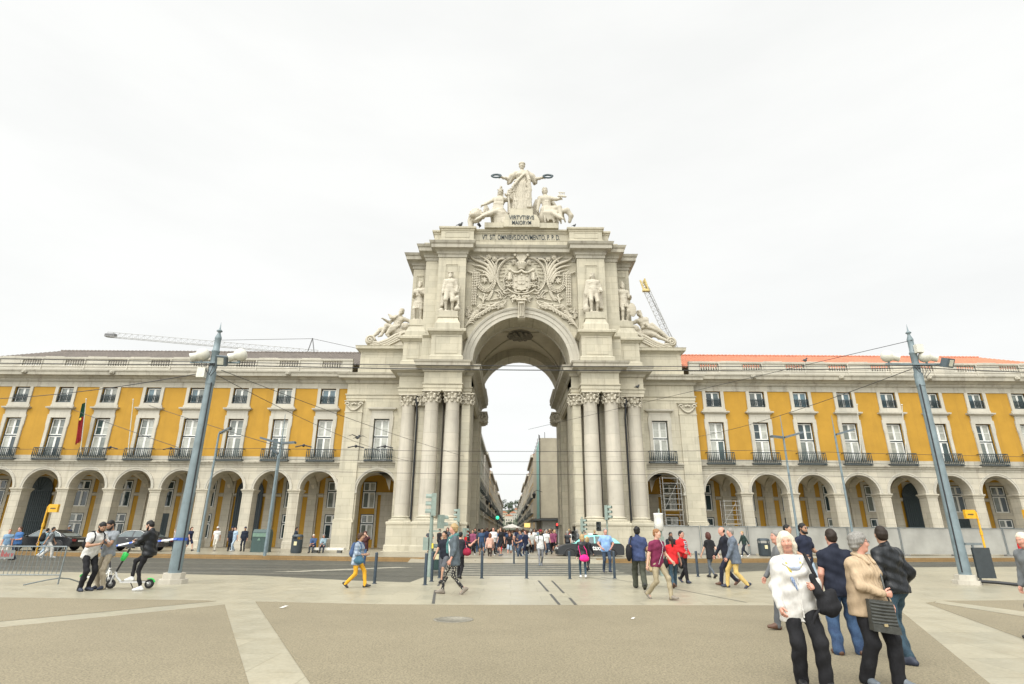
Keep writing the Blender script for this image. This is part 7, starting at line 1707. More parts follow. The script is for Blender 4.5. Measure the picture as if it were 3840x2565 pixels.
    wz = T @ V(0, 0, 1); P, F = t.mesh(res, folds(fold*.9, 20, rng.random()*6) if fold else None, [(wz, wz.dot(tp(0, 0, .06)))]); out.append(({'shorts': 'shorts', 'skirt': 'skirt'}.get(bottomkind, 'trousers'), P, F, [bottom], None))
    # shoes
    for n in 'lr':
        an, d = j['an'+n], j['toe'+n]; s = SDF(); dn = np.cross(d, np.cross(V(0, 0, 1), d)); dn = -dn/np.linalg.norm(dn); dn = dn if dn[2] < 0 else -dn
        heel = an-d*.045+dn*.045; toe = an+d*.16+dn*.055; s.cap(heel, toe, .042, .034, .02); s.cap(an+dn*.0, an+d*.06+dn*.03, .048, .044, .03); lat = np.cross(d, dn); s.cap(toe-lat*.012-d*.05, toe+lat*.012-d*.05, .036, k=.02)
        P, F = s.mesh(min(res, .022), None, [(dn, dn.dot(an)+.083)]); out.append(('shoe', P, F, [shoes], None))
    # hair
    col, style = hair; h = SDF(); cuts = [(H @ V(0, -.80, -.60), (H @ V(0, -.80, -.60)).dot(c)+.021)]
    if style == 'bald': h.ell(Q(0, .030, .005), (.081, .088, .07), H, .02); cuts = [(H @ V(0, -.6, .8), (H @ V(0, -.6, .8)).dot(c)-.004)]
    elif style == 'short': h.ell(Q(0, .014, .036), (.081, .101, .094), H, .02); h.ell(Q(0, .05, -.01), (.074, .062, .075), H, .02)
    elif style == 'full': h.ell(Q(0, .018, .038), (.097, .114, .106), H, .02); h.ell(Q(0, .06, -.015), (.088, .066, .085), H, .02)
    else:
        h.ell(Q(0, .016, .037), (.089, .108, .100), H, .02); Lh = {'bob': .10, 'long': .24, 'pony': .0}[style]
        if Lh:
            h.chain([Q(0, .06, .0), Q(0, .065, -.07), Q(0, .06, -.05-Lh)], [.085, .08, .06], .03)
            for s in (-1, 1): h.chain([Q(s*.072, .0, .03), Q(s*.080, -.012, -.05), Q(s*.078, -.018, -.06-Lh*.75)], [.034, .032, .024], .03)
            cuts = [(H @ V(0, -.86, -.30), (H @ V(0, -.86, -.30)).dot(c)+.052)]
        else: h.chain([Q(0, .10, .05), Q(0, .15, .0), Q(0, .155, -.12), Q(0, .13, -.30)], [.035, .05, .045, .02], .02)
    P, F = h.mesh(min(res, .014 if fine else .02), folds(.003 if style == 'short' else (.006 if style == 'full' else .001), 62, 1) if fine else None, cuts); out.append(('hair', P, F, [HAIRC[col]], None))
    if beardc:
        bd_ = SDF(); bd_.cap(Q(-.03, -.062, -.092), Q(.03, -.062, -.092), .034, k=.02)
        for s in (-1, 1): bd_.chain([Q(s*.068, -.006, -.02), Q(s*.060, -.03, -.07), Q(s*.025, -.064, -.095)], [.016, .024, .026], .02)
        P, F = bd_.mesh(.014); out.append(('beard', P, F, [HAIRC[beardc]], None))
    if hat:
        hh = SDF(); hh.ell(Q(0, .008, .062), (.092, .112, .085), H, .02); 
        if hat[1] == 'brim': hh.ell(Q(0, .0, .055), (.16, .18, .014), H, .02)
        else: hh.ell(Q(0, -.12, .055), (.07, .085, .012), H, .02)
        P, F = hh.mesh(.018, None, [(H @ V(0, 0, -1), (H @ V(0, 0, -1)).dot(c)-.042)]); out.append(('hat', P, F, [hat[0]], None))
    return out, j
PLAB = {}
def place_person(label, loc, rz, h, parts, name='person', cat='person', group=None):
    r = thing(name, label, cat, loc, R(rz), group); k = h/1.755
    for n, P, F, ms, mi in parts:
        o = bpy.data.objects.new(n, npmesh(n, P*k, F, ms, mi)); COL.objects.link(o); o.parent = r
    return r
def eyes(root, j, h, glasses=None):
    k = h/1.755
    for s in (-1, 1):
        m = MB(); p = (j['head']+j['H'] @ V(s*.032, -.0745, .016))*k; m.ball(p, (.0135*k, .0125*k, .0085*k), 10, 7); e = m.mesh('eye', EYEW); o = bpy.data.objects.new('eye', e); COL.objects.link(o); o.parent = root
        m = MB(); p = (j['head']+j['H'] @ V(s*.032, -.0822, .016))*k; m.ball(p, (.0066*k, .006*k, .0066*k), 8, 5); i = bpy.data.objects.new('iris', m.mesh('iris', IRIS)); COL.objects.link(i); i.parent = o
def figure_spectacles(root, j, h, dark=False):
    k = h/1.755; m = MB(); Q = lambda *q: (j['head']+j['H'] @ V(*q))*k
    for s in (-1, 1):
        if dark: m.ball(Q(s*.032, -.098, .014), (.024*k, .012*k, .016*k), 8, 5)
        else: m.tube([Q(s*.032+.023*math.cos(a), -.102, .014+.017*math.sin(a)) for a in [i*.628 for i in range(11)]], .0018*k, 4)
        m.tube([Q(s*.055, -.098, .02), Q(s*.078, -.03, .02), Q(s*.079, .02, .01)], .0022*k, 4)
    m.tube([Q(-.01, -.106, .02), Q(.01, -.106, .02)], .002*k, 4); o = bpy.data.objects.new('spectacles', m.mesh('spectacles', BLACK)); COL.objects.link(o); o.parent = root
def carried(root, label, name, cat, P=None, F=None, material=None, extra=(), h=1.755, mb=None):
    """a bag or other thing carried by a figure: own top-level object at the figure's place"""
    k = h/1.755; r = thing(name, label, cat, root.location, root.rotation_euler.z)
    if P is not None: o = bpy.data.objects.new('bag_body', npmesh('bag_body', P*k, F, [material])); COL.objects.link(o); o.parent = r
    for n, m, mt_ in extra:
        m.v = [(x*k, y*k, z*k) for x, y, z in m.v]; o = bpy.data.objects.new(n, m.mesh(n, mt_)); COL.objects.link(o); o.parent = r
    return r
def strap(pts, r=.012, flat=1): m = MB(); m.tube(pts, r, 6, flat=flat); return m
def backpack(root, j, h, label, col, big=1.0):
    tp, T = j['tp'], j['T']; g = SDF(); g.ell(tp(0, .185, .27), (.135*big, .085*big, .22*big), T, .03); g.ell(tp(0, .20, .15), (.14*big, .10*big, .12*big), T, .05); P, F = g.mesh(.022)
    ex = [('shoulder_strap', strap([tp(s*.09, .13, .44), tp(s*.11, .03, .545), tp(s*.12, -.09, .49), tp(s*.13, -.145, .36), tp(s*.16, -.06, .16), tp(s*.12, .12, .10)], .016), col) for s in (-1, 1)]
    return carried(root, label, 'backpack', 'backpack', P, F, col, ex, h)
def handbag(root, j, h, label, col, c, r=(.14, .06, .11), st=None, tw=None):
    g = SDF(); g.ell(c, r, None, .03); g.ell(V(*c)-V(0, 0, r[2]*.25), (r[0]*1.05, r[1]*1.15, r[2]*.7), None, .04); P, F = g.mesh(.018); ex = []
    if st: ex = [('strap', strap(st, .011), col)]
    return carried(root, label, 'handbag', 'bag', P, F, col, ex, h)
def make(label, foot, head, rz, po, z=0.0, Y=None, h=None, eye=None, **kw):
    """foot, head: where feet and crown stand in the photo's frame; the height follows from both"""
    p = gp(foot[0], foot[1], z) if Y is None else at_depth(foot[0], foot[1], Y); p.z = z
    if h is None:
        hd = at_depth(foot[0], head, p.y); h = min(1.92, max(1.55, hd.z-z))
    d = p.length; res = kw.pop('res', .014 if d < 9 else (.019 if d < 24 else .026)); bg = kw.pop('bag', None)
    parts, j = person_meshes(po, res=res, **kw); r = place_person(label, p, rz, h, parts)
    if eye or (eye is None and res <= .02): eyes(r, j, h)
    return r, j, h
SH_B = mat('black_shoe', (.012, .012, .013), .45); SH_W = mat('white_sneaker', (.55, .55, .53), .55); SH_BR = mat('brown_shoe', (.085, .04, .022), .5); SH_G = mat('grey_sneaker', (.12, .14, .16), .6); SH_T = mat('taupe_shoe', (.17, .145, .115), .6); SH_NV = mat('navy_sneaker', (.02, .026, .045), .6)
up = lambda b, **k: {**b, **k}
# --- group at the scooters
phone = lambda **k: dict(hl=(.05, -.34, 1.16), hr=(-.07, -.33, 1.13), polel=(.9, .3, -.6), poler=(-.9, .3, -.6), curll=.75, curlr=.75, hdl=(-.5, -.7, .35), hdr=(.5, -.7, .35), nod=24, **k)
def phone_thing(root, h, p, label):
    m = MB(); k = h/1.755; m.obox((p[0]*k, p[1]*k, p[2]*k), (.037, 0, 0), (0, .05, .055), (0, -.004, .004)); o = bpy.data.objects.new('phone', m.mesh('phone', BLACK)); COL.objects.link(o); o.location = root.location; o.rotation_euler = root.rotation_euler; tag(o, label, 'phone')
r, j, h = make('man in a white T-shirt and black trousers bending over a phone, black backpack on', (190, 1355), 1189, 68, phone(lean=17, pelvis=(0, .05, -.02)), top=WHT, bottom=BLK, shoes=SH_NV, hair=('black', 'short'), skin='tan', beardc='black', fold=.007)
backpack(r, j, h, 'black backpack on the man in the white T-shirt', BLK, 1.12); phone_thing(r, h, (0, -.42, 1.19), 'phone held by the man in the white T-shirt')
r, j, h = make('man in a grey T-shirt and beige trousers looking down at his phone', (229, 1351), 1189, -18, phone(lean=5), top=cloth((.24, .26, .28)), bottom=BEI, shoes=SH_NV, hair=('black', 'short'), skin='tan', beardc='black', fold=.007)
phone_thing(r, h, (0, -.42, 1.19), 'phone held by the man in the grey T-shirt')
r, j, h = make('man in a black leather jacket with one foot on a scooter, looking at his phone', (322, 1354), 1189, -92, up(phone(lean=7), pelvis=(0, .03, 0), fr=(-.06, -.34, .30), kpr=(-.2, -1, .3), fl=(.09, .04, .085), toer=(0, -1, 0)), top=LEATH, sleeve='long', topkind='jacket', bottom=BLK, bottomkind='slim', shoes=SH_W, hair=('black', 'short'), skin='fair', beardc='dark', loose=.012, fold=.008)
phone_thing(r, h, (0, -.42, 1.19), 'phone held by the man in the leather jacket')
# --- walkers between mast and crossing
r, j, h = make('woman in mustard yellow trousers and a checked shirt striding right', (813, 1347), 1220, 88, up(pose('walk'), hl=(.10, -.28, 1.02), hr=(-.14, -.26, 1.02)), top=plaid('blue_check_shirt', (.15, .19, .25), (.34, .40, .46), 40), sleeve='mid', topkind='blouse', bottom=cloth((.62, .33, .025)), shoes=SH_B, hair=('brown', 'full'), skin='tan', fem=True, fat=.02, h=1.62)
backpack(r, j, h, 'slouchy blue sack on the back of the woman in yellow trousers', cloth((.05, .085, .17)), 1.05); handbag(r, j, h, 'teal blue handbag under the arm of the woman in yellow trousers', cloth((.05, .12, .17)), (-.20, -.12, .86), (.09, .15, .13), [(-.20, -.05, .95), (-.19, .0, 1.25), (-.12, .03, 1.44), (-.19, -.1, 1.25), (-.2, -.2, .95)])
make('woman with dark bobbed hair and a brown top talking on the phone', (831, 1296), 1216, 8, up(pose('step'), hl=(.10, -.14, 1.50), polel=(.8, -.3, -.8)), z=ROADZ, top=cloth((.06, .022, .022)), sleeve='mid', topkind='blouse', bottom=JEANS, shoes=SH_BR, hair=('auburn', 'bob'), skin='fair', fem=True, fat=.03)
r, j, h = make('woman in a grey cardigan, teal scarf and black and cream patterned trousers walking left', (1039, 1362), 1197, -86, up(pose('walk2'), hr=(-.25, -.06, .80), hl=(.24, -.10, .82)), top=cloth((.085, .105, .12)), sleeve='mid', topkind='coat', bottom=spots('patterned_leggings', (.012, .012, .013), (.58, .54, .44), 44, .45), bottomkind='slim', shoes=SH_T, hair=('blond', 'full'), skin='pink', fem=True, fold=.007)
m = SDF(); tp = j['tp']
for i in range(16): a = 2*math.pi*i/16; a2 = 2*math.pi*(i+1)/16; m.cap(tp(.10*math.cos(a), .0+.095*math.sin(a), .50-.035*math.sin(a)*-1), tp(.10*math.cos(a2), .0+.095*math.sin(a2), .50+.035*math.sin(a2)), .038, k=.02)
m.chain([tp(-.05, -.12, .46), tp(-.09, -.16, .30), tp(-.10, -.17, .12)], [.04, .05, .045], .03); P, F = m.mesh(.018, folds(.005, 40)); o = bpy.data.objects.new('scarf', npmesh('scarf', P*h/1.755, F, [cloth((.06, .16, .155))])); COL.objects.link(o); o.parent = r
m = SDF(); m.ell(tp(-.02, -.10, .22), (.10, .055, .28), j['T'], .03); P, F = m.mesh(.02); o = bpy.data.objects.new('shirt', npmesh('shirt', P*h/1.755, F, [WHT])); COL.objects.link(o); o.parent = r
m = MB(); k = h/1.755; w = j['wrr']*k; m.lathe([(.034, -.02), (.036, 0), (.034, .02)], tuple(w+V(0, 0, .05)), 10); o = bpy.data.objects.new('wristwatch', m.mesh('wristwatch', SH_W)); COL.objects.link(o); o.parent = r
make('young man in a navy printed T-shirt and grey shorts walking past the bin', (1017, 1336), 1213, -24, pose('walk'), top=cloth((.012, .014, .022)), bottom=cloth((.09, .095, .105)), bottomkind='shorts', shoes=SH_B, hair=('black', 'short'), skin='tan')
r, j, h = make('person in black pointing to the right with a raised arm, seen past the scarf woman', (1052, 1326), 1217, 165, up(pose('step'), hr=(-.56, -.14, 1.38), poler=(0, .3, -1)), top=cloth((.02, .02, .026)), bottom=BLK, shoes=SH_B, hair=('black', 'short'), skin='pink', fem=True)
handbag(r, j, h, 'crimson shoulder bag of the person pointing right', cloth((.24, .012, .035)), (-.30, .02, .98), (.17, .09, .15), [(-.28, -.08, 1.1), (-.24, -.03, 1.38), (-.16, .02, 1.46), (-.24, .06, 1.36), (-.29, .1, 1.1)])
ZR = ROADZ
make('person in a long dark dress seen from behind at the pier foot', (1073, 1272), 1217, 180, pose('step'), z=ZR, top=cloth((.02, .022, .025)), bottom=cloth((.018, .02, .022)), bottomkind='skirt', topkind='coat', shoes=SH_B, hair=('dark', 'full'), skin='tan', fem=True)
r, j, h = make('man in a black shirt and bright jeans standing with his back turned', (1089, 1273), 1217, 176, pose('stand'), z=ZR, top=cloth((.022, .03, .042)), bottom=JEANS, shoes=SH_G, hair=('dark', 'short'), skin='tan'); backpack(r, j, h, 'dark backpack on the man in bright jeans', DGRY)
make('man in black beside the one in bright jeans', (1103, 1272), 1214, -165, pose('step'), z=ZR, top=cloth((.014, .014, .016)), bottom=JEANS_D, shoes=SH_G, hair=('dark', 'short'), skin='tan')
make('red haired woman in a peach top walking away on the crossing', (1122, 1285), 1220, 176, pose('walk'), z=ZR, top=cloth((.50, .31, .24)), sleeve='long', bottom=cloth((.05, .035, .028)), bottomkind='slim', shoes=SH_W, hair=('red', 'long'), skin='fair', fem=True)
make('woman in red trousers and a red flecked top facing the crossing', (1145, 1274), 1218, 10, pose('step'), z=ZR, top=spots('red_white_print', (.45, .05, .06), (.55, .5, .48), 22, 1), sleeve='mid', bottom=cloth((.55, .02, .03)), bottomkind='slim', shoes=SH_W, hair=('dark', 'long'), skin='tan', fem=True)
make('girl in a black T-shirt and denim shorts with long hair', (1168, 1276), 1219, -8, pose('walk2'), z=ZR, top=cloth((.013, .013, .015)), bottom=JEANS_L, bottomkind='shorts', shoes=SH_W, hair=('red', 'long'), skin='pink', fem=True)
make('man in a navy T-shirt and jeans in profile on the crossing', (1194, 1285), 1211, -80, up(pose('step'), hl=(.2, -.25, 1.0)), z=ZR, top=cloth((.02, .03, .075)), bottom=JEANS_D, shoes=SH_G, hair=('dark', 'short'), skin='tan', fat=.02)
r, j, h = make('person in a white shirt with a black rucksack walking away', (1206, 1283), 1214, 160, pose('walk'), z=ZR, top=WHT, bottom=BLK, shoes=SH_W, hair=('brown', 'full'), skin='tan'); backpack(r, j, h, 'black rucksack on the white shirted walker', BLK)
r, j, h = make('man in a red cap, white T-shirt and grey trousers walking towards the plaza', (1239, 1297), 1211, 4, pose('walk2'), z=ZR, top=WHT, bottom=cloth((.17, .175, .185)), bottomkind='slim', shoes=SH_G, hair=('black', 'short'), skin='brown', hat=(cloth((.20, .02, .03)), 'peak'), beardc='black'); backpack(r, j, h, 'black backpack on the man in the red cap', BLK)
make('person in a pale grey shirt standing behind the man in the red cap', (1218, 1275), 1217, 170, pose('stand'), z=ZR, top=cloth((.36, .36, .33)), bottom=BLK, shoes=SH_B, hair=('brown', 'short'), skin='tan')
make('man in a black T-shirt, yellow shorts and straw hat shading his eyes', (1265, 1269), 1219, 30, up(pose('stand'), hl=(.10, -.13, 1.62), polel=(1, -.2, 0)), z=ZR, top=cloth((.014, .014, .014)), bottom=cloth((.55, .38, .09)), bottomkind='shorts', shoes=SH_T, hair=('grey', 'short'), skin='pink', hat=(cloth((.42, .33, .18)), 'brim'), fat=.03)
r, j, h = make('blonde girl in a black leather jacket and skinny jeans walking away', (1337, 1325), 1231, 178, pose('step'), top=LEATH, sleeve='long', topkind='jacket', bottom=JEANS_T, bottomkind='slim', shoes=SH_W, hair=('blond', 'bob'), skin='fair', fem=True, h=1.6)
handbag(r, j, h, 'hot pink bag carried by the blonde girl', cloth((.75, .02, .22)), (-.05, .20, .78), (.19, .10, .14), [(.1, .18, .86), (.17, .1, 1.2), (.1, .02, 1.5), (-.14, .15, 1.1), (-.18, .18, .86)])
make('fair haired companion in dark clothes and boots beside the girl with the pink bag', (1347, 1308), 1231, 150, pose('walk'), z=-.05, top=cloth((.02, .022, .026)), sleeve='long', topkind='jacket', bottom=cloth((.016, .017, .02)), bottomkind='slim', shoes=SH_B, hair=('blond', 'long'), skin='fair', fem=True)
make('grey haired man in a pale blue polo shirt and jeans, hands in pockets', (1391, 1311), 1209, 6, up(pose('step'), hl=(.19, -.10, .92), hr=(-.19, -.10, .92), polel=(1, .5, 0), poler=(-1, .5, 0)), z=-.05, top=cloth((.22, .36, .60)), bottom=JEANS_D, shoes=SH_NV, hair=('grey', 'short'), skin='pink', fat=.03)
# --- group right of the crossing
r, j, h = make('man in a dark blue shirt and olive trousers seen from behind, coat over his arm', (1468, 1350), 1203, 176, up(pose('walk'), hr=(-.18, -.26, 1.04), hl=(.26, .05, .84), nod=-4), top=cloth((.035, .05, .115)), bottom=cloth((.055, .058, .042)), bottomkind='wide', shoes=SH_B, hair=('black', 'full'), skin='tan', topkind='shirt', fat=.02, fold=.007)
m = SDF(); m.chain([V(.31, -.1, 1.03), V(.34, -.02, .80), V(.33, .02, .52)], [.07, .10, .07], .04); m.cap((.22, -.22, 1.06), (.36, .02, 1.04), .06, .07, .04); P, F = m.mesh(.02, folds(.010, 30)); carried(r, 'tan coat hanging over the arm of the man in the dark blue shirt', 'coat', 'coat', P*V(-1, 1, 1), F, cloth((.36, .27, .15)), (), h)
g = SDF(); g.ell((.29, .10, .98), (.09, .15, .24), None, .03); P, F = g.mesh(.02); carried(r, 'black shoulder bag of the man in the dark blue shirt', 'shoulder_bag', 'bag', P, F, BLK, [('strap', strap([(.28, .02, 1.15), (.20, -.03, 1.42), (.17, .10, 1.44), (.28, .18, 1.15)], .018), BLK)], h)
r, j, h = make('man in a maroon T-shirt and khaki trousers with white earphones striding right', (1512, 1374), 1207, 38, up(pose('walk'), hl=(.33, -.22, .90), hr=(-.30, .08, .80), yaw=22), top=cloth((.15, .018, .055)), bottom=KHA, shoes=SH_T, hair=('ginger', 'short'), skin='fair', fold=.006)
m = MB(); Q = lambda *q: tuple((j['head']+j['H'] @ V(*q))*(h/1.755)); T2 = lambda *q: tuple(j['tp'](*q)*(h/1.755)); m.tube([Q(.07, .0, -.01), Q(.06, -.05, -.12), T2(.06, -.16, .40), T2(.02, -.165, .22), T2(-.04, -.16, .10), T2(-.09, -.15, -.05)], .0055, 4); m.tube([Q(-.07, .0, -.01), Q(-.03, -.07, -.13), T2(.06, -.16, .40)], .0055, 4); o = bpy.data.objects.new('earphone_cord', m.mesh('earphone_cord', SH_W)); COL.objects.link(o); o.parent = r
r, j, h = make('girl with a long dark ponytail in a red T-shirt and jeans, back turned', (1547, 1347), 1233, 176, up(pose('walk2')), top=RED, bottom=JEANS_T, shoes=SH_BR, hair=('dark', 'pony'), skin='brown', fem=True, h=1.58)
handbag(r, j, h, 'black handbag at the left side of the girl with the ponytail', BLK, (.27, .02, .80), (.09, .14, .17), [(.27, -.06, .93), (.2, 0, 1.4), (.27, .08, .93)])
r, j, h = make('woman with glasses in a red cardigan over a checked shirt', (1568, 1336), 1213, 24, up(pose('walk2'), hr=(-.12, -.3, .98), hl=(.22, -.16, .92)), top=RED, sleeve='long', topkind='jacket', bottom=BLK, shoes=SH_NV, hair=('black', 'short'), skin='pink', fem=True, fat=.035); figure_spectacles(r, j, h)
m = SDF(); m.ell(j['tp'](.05, -.11, .24), (.09, .075, .25), j['T'], .03); P, F = m.mesh(.02); o = bpy.data.objects.new('shirt', npmesh('shirt', P*h/1.755, F, [plaid('dark_check_shirt', (.03, .035, .05), (.5, .48, .5), 60)])); COL.objects.link(o); o.parent = r
handbag(r, j, h, 'soft black leather bag held by the woman in the red cardigan', LEATH, (-.16, -.12, .66), (.12, .09, .20), [(-.14, -.26, .95), (-.16, -.2, .8), (-.16, -.1, .82)])
make('dark haired man in a black suit behind the red cardigan', (1543, 1312), 1218, 12, pose('step'), z=ZR, top=cloth((.014, .015, .02)), sleeve='long', topkind='coat', bottom=BLK, shoes=SH_B, hair=('black', 'short'), skin='brown')
make('brown haired woman in a black T-shirt and grey leggings walking away', (1634, 1325), 1217, -160, up(pose('walk2')), top=cloth((.012, .013, .014)), topkind='blouse', bottom=cloth((.085, .10, .115)), bottomkind='slim', shoes=SH_B, hair=('auburn', 'bob'), skin='fair', fem=True)
make('balding man in a dark suit walking left behind the blazer', (1673, 1342), 1192, -84, up(pose('walk'), nod=10), top=cloth((.014, .015, .022)), sleeve='long', topkind='coat', bottom=cloth((.016, .018, .032)), shoes=SH_BR, hair=('dark', 'bald'), skin='pink', h=1.9)
make('grey haired man in a blue grey blazer and yellow trousers walking left', (1692, 1348), 1207, -106, up(pose('walk2'), hr=(-.28, .0, .80)), top=plaid('tweed_blazer', (.075, .095, .125), (.12, .145, .18), 120), sleeve='long', topkind='coat', bottom=cloth((.56, .40, .14)), shoes=SH_NV, hair=('grey', 'short'), skin='pink', fat=.02, loose=.01)
make('boy in a black printed T-shirt perched by the hoarding', (1660, 1264), 1230, -20, pose('stand'), z=.15, Y=41.5, h=1.3, top=BLK, bottom=BLK, shoes=SH_W, hair=('black', 'short'), skin='tan')
make('man in a dark green jacket walking left beside the right bin', (1708, 1266), 1216, -78, pose('walk'), z=.15, Y=40.5, h=1.72, top=cloth((.022, .04, .035)), sleeve='long', topkind='jacket', bottom=cloth((.018, .022, .032)), shoes=SH_W, hair=('blond', 'short'), skin='fair')
# --- left pavement
for lab, x, yf, rz, po, kw in (
    ('man in a white cap and white clothes walking on the left pavement', 493, 1253, 4, pose('step'), dict(top=WHT, bottom=cloth((.5, .47, .4)), shoes=SH_T, hair=('dark', 'short'), skin='tan', hat=(WHT, 'peak'))),
    ('policeman in dark uniform, left of the two by the arcade', 527, 1251, 40, pose('stand'), dict(top=cloth((.014, .02, .032)), sleeve='mid', bottom=cloth((.012, .016, .026)), shoes=SH_B, hair=('black', 'short'), skin='tan', hat=(NAVY, 'peak'), fat=.02)),
    ('man in a pale blue shirt and jeans between the two policemen', 535, 1253, -30, pose('step'), dict(top=cloth((.32, .42, .52)), bottom=JEANS_L, shoes=SH_W, hair=('dark', 'short'), skin='fair')),
    ('policeman in dark uniform, right of the two by the arcade', 557, 1252, 4, pose('stand'), dict(top=cloth((.012, .017, .03)), sleeve='mid', bottom=cloth((.012, .016, .026)), shoes=SH_B, hair=('black', 'short'), skin='tan', hat=(NAVY, 'peak'), fat=.02)),
    ('person in dark shorts with a bag walking right past the left mast', 432, 1250, 70, pose('walk'), dict(top=NAVY, bottom=NAVY, bottomkind='shorts', shoes=SH_B, hair=('brown', 'pony'), skin='fair', fem=True)),
    ('man with a camera and dark trousers half hidden by the left mast', 400, 1258, 0, dict(hl=(.05, -.2, 1.4), hr=(-.05, -.2, 1.4)), dict(top=spots('red_white_shirt', (.4, .38, .36), (.3, .04, .04), 18, 1), bottom=DGRY, shoes=SH_B, hair=('brown', 'short'), skin='fair')),
    ('man in a dark suit standing behind the left litter bin', 673, 1260, 120, pose('stand'), dict(top=cloth((.014, .02, .035)), sleeve='long', topkind='coat', bottom=BLK, shoes=SH_B, hair=('dark', 'short'), skin='tan')),
    ('person in dark green standing behind the recycling container', 611, 1254, 20, pose('stand'), dict(top=cloth((.03, .05, .04)), sleeve='long', bottom=BLK, shoes=SH_B, hair=('dark', 'short'), skin='tan')),
    ('policeman with a peaked cap behind the black saloon car', 150, 1247, 10, pose('stand'), dict(top=NAVY, sleeve='long', bottom=NAVY, shoes=SH_B, hair=('dark', 'short'), skin='tan', hat=(cloth((.2, .22, .24)), 'peak')))):
    p = at_depth(x, yf, 44.6 if x > 200 else 45.5); make(lab, (x, yf), 0, rz, po, z=.15, Y=p.y, h=1.76, **kw)
for lab, x, rz, kw in (('grey haired man in a blue shirt seated on the stone bench', 716, 0, dict(top=cloth((.05, .09, .18)), sleeve='mid', bottom=DGRY, shoes=SH_B, hair=('white', 'short'), skin='pink')), ('elderly person in a pale blue jacket seated at the end of the bench', 739, 6, dict(top=cloth((.22, .30, .34)), sleeve='long', bottom=cloth((.03, .035, .045)), shoes=SH_B, hair=('grey', 'full'), skin='pink', fem=True))):
    p = at_depth(x, 1262, 42.5); make(lab, (x, 1262), 0, rz, pose('sit'), z=.15, Y=42.5, h=1.72, **kw)
r, j, h = make('person in a grey shirt and white trousers stepping past the yellow stop post', (108, 1262), 1190, 120, pose('walk2'), z=0, Y=35.5, h=1.8, top=cloth((.20, .215, .225)), bottom=cloth((.50, .48, .44)), bottomkind='wide', shoes=SH_W, hair=('black', 'short'), skin='tan'); g = strap([(.18, -.1, .95), (.0, -.17, 1.25), (-.13, -.08, 1.45), (-.1, .1, 1.4), (.1, .15, 1.1)], .018); carried(r, 'dark cross body strap bag of the white trousered passer', 'shoulder_bag', 'bag', extra=[('strap', g, BLK)], h=h)
r, j, h = make('walker with a black rucksack half behind the white trousered passer', (96, 1260), 1195, 178, pose('walk'), z=0, Y=36.4, h=1.74, top=cloth((.2, .3, .34)), bottom=JEANS_L, shoes=SH_W, hair=('black', 'short'), skin='tan'); backpack(r, j, h, 'black rucksack at the left beside the yellow post', BLK, 1.2)
make('man in a blue and black T-shirt with a white bag by the barrier', (33, 1270), 1190, -14, up(pose('step'), hl=(.1, -.25, 1.05), hr=(-.1, -.25, 1.05)), z=0, Y=33, h=1.78, top=cloth((.05, .13, .30)), bottom=cloth((.02, .03, .05)), shoes=SH_B, hair=('brown', 'short'), skin='pink', fat=.03)
make('person in a pale blue top at the extreme left edge', (9, 1270), 1204, 30, pose('stand'), z=0, Y=33.5, h=1.62, top=cloth((.17, .27, .38)), bottom=cloth((.5, .48, .44)), shoes=SH_W, hair=('ginger', 'short'), skin='pink')
# --- right foreground
def near(label, px, Y, rz, po, h, **kw):
    p = at_depth(px, 1250, Y); p.z = 0; parts, j = person_meshes(po, **kw); r = place_person(label, p, rz, h, parts); eyes(r, j, h); return r, j, h
def part_of(root, name, sd, h, material, res=.014, disp=None, cuts=()):
    P, F = sd.mesh(res, disp, cuts); o = bpy.data.objects.new(name, npmesh(name, P*h/1.755, F, [material] if not isinstance(material, list) else material)); COL.objects.link(o); o.parent = root; return o
WBL = cloth((.56, .545, .51), 'white_linen')
def wrinkle(m, sc=7, st=.55):
    nt = m.node_tree; b = nt.nodes["Principled BSDF"]; t = nt.nodes.new("ShaderNodeTexCoord"); mp_ = nt.nodes.new("ShaderNodeMapping"); mp_.inputs['Scale'].default_value = (1.6, 1.6, .7); mp_.inputs['Rotation'].default_value = (.3, .5, .2); nt.links.new(t.outputs['Object'], mp_.inputs[0]); n = _noise(nt, sc, 3, mp_.outputs[0], .5); n.inputs['Distortion'].default_value = 1.6; w = _noise(nt, 180, 1, t.outputs['Object']); ad = nt.nodes.new("ShaderNodeMath"); ad.operation = 'MULTIPLY_ADD'; ad.inputs[1].default_value = .06; nt.links.new(w.outputs[0], ad.inputs[0]); nt.links.new(n.outputs[0], ad.inputs[2]); _bump(nt, b, ad.outputs[0], st, .05)
wrinkle(WBL, 4.5, .22)
r, j, h = near('white haired woman in a white linen blouse and black trousers facing the viewer', 1808, 7.2, -8, dict(sh=.150, hr=(-.235, -.13, .86), hl=(.17, -.25, 1.10), polel=(.5, .6, -.6), poler=(-.2, .9, 0), curll=.9, curlr=.45, htl=(-.9, -.3, .3), hdl=(-.75, -.35, .1), pelvis=(.0, 0, -.01), fl=(.17, -.10, .085), fr=(-.06, .05, .085), side=-3, yaw=-14, nod=4, tilt=-3), 1.68, top=WBL, sleeve='long', topkind='blouse', bottom=BLK, bottomkind='wide', shoes=SH_B, hair=('white', 'bob'), skin='pink', fem=True, fat=.02, loose=.008, fold=.007, res=.013, hem=-.22)
tp = j['tp']; s = SDF()
for q in (-1, 1): s.chain([tp(q*.075, .05, .535), tp(q*.098, -.03, .50), tp(q*.082, -.115, .44), tp(q*.062, -.148, .36), tp(q*.03, -.160, .31)], [.015, .018, .018, .015, .010], .015)
part_of(r, 'scarf', s, h, cloth((.44, .35, .07)), .0085)
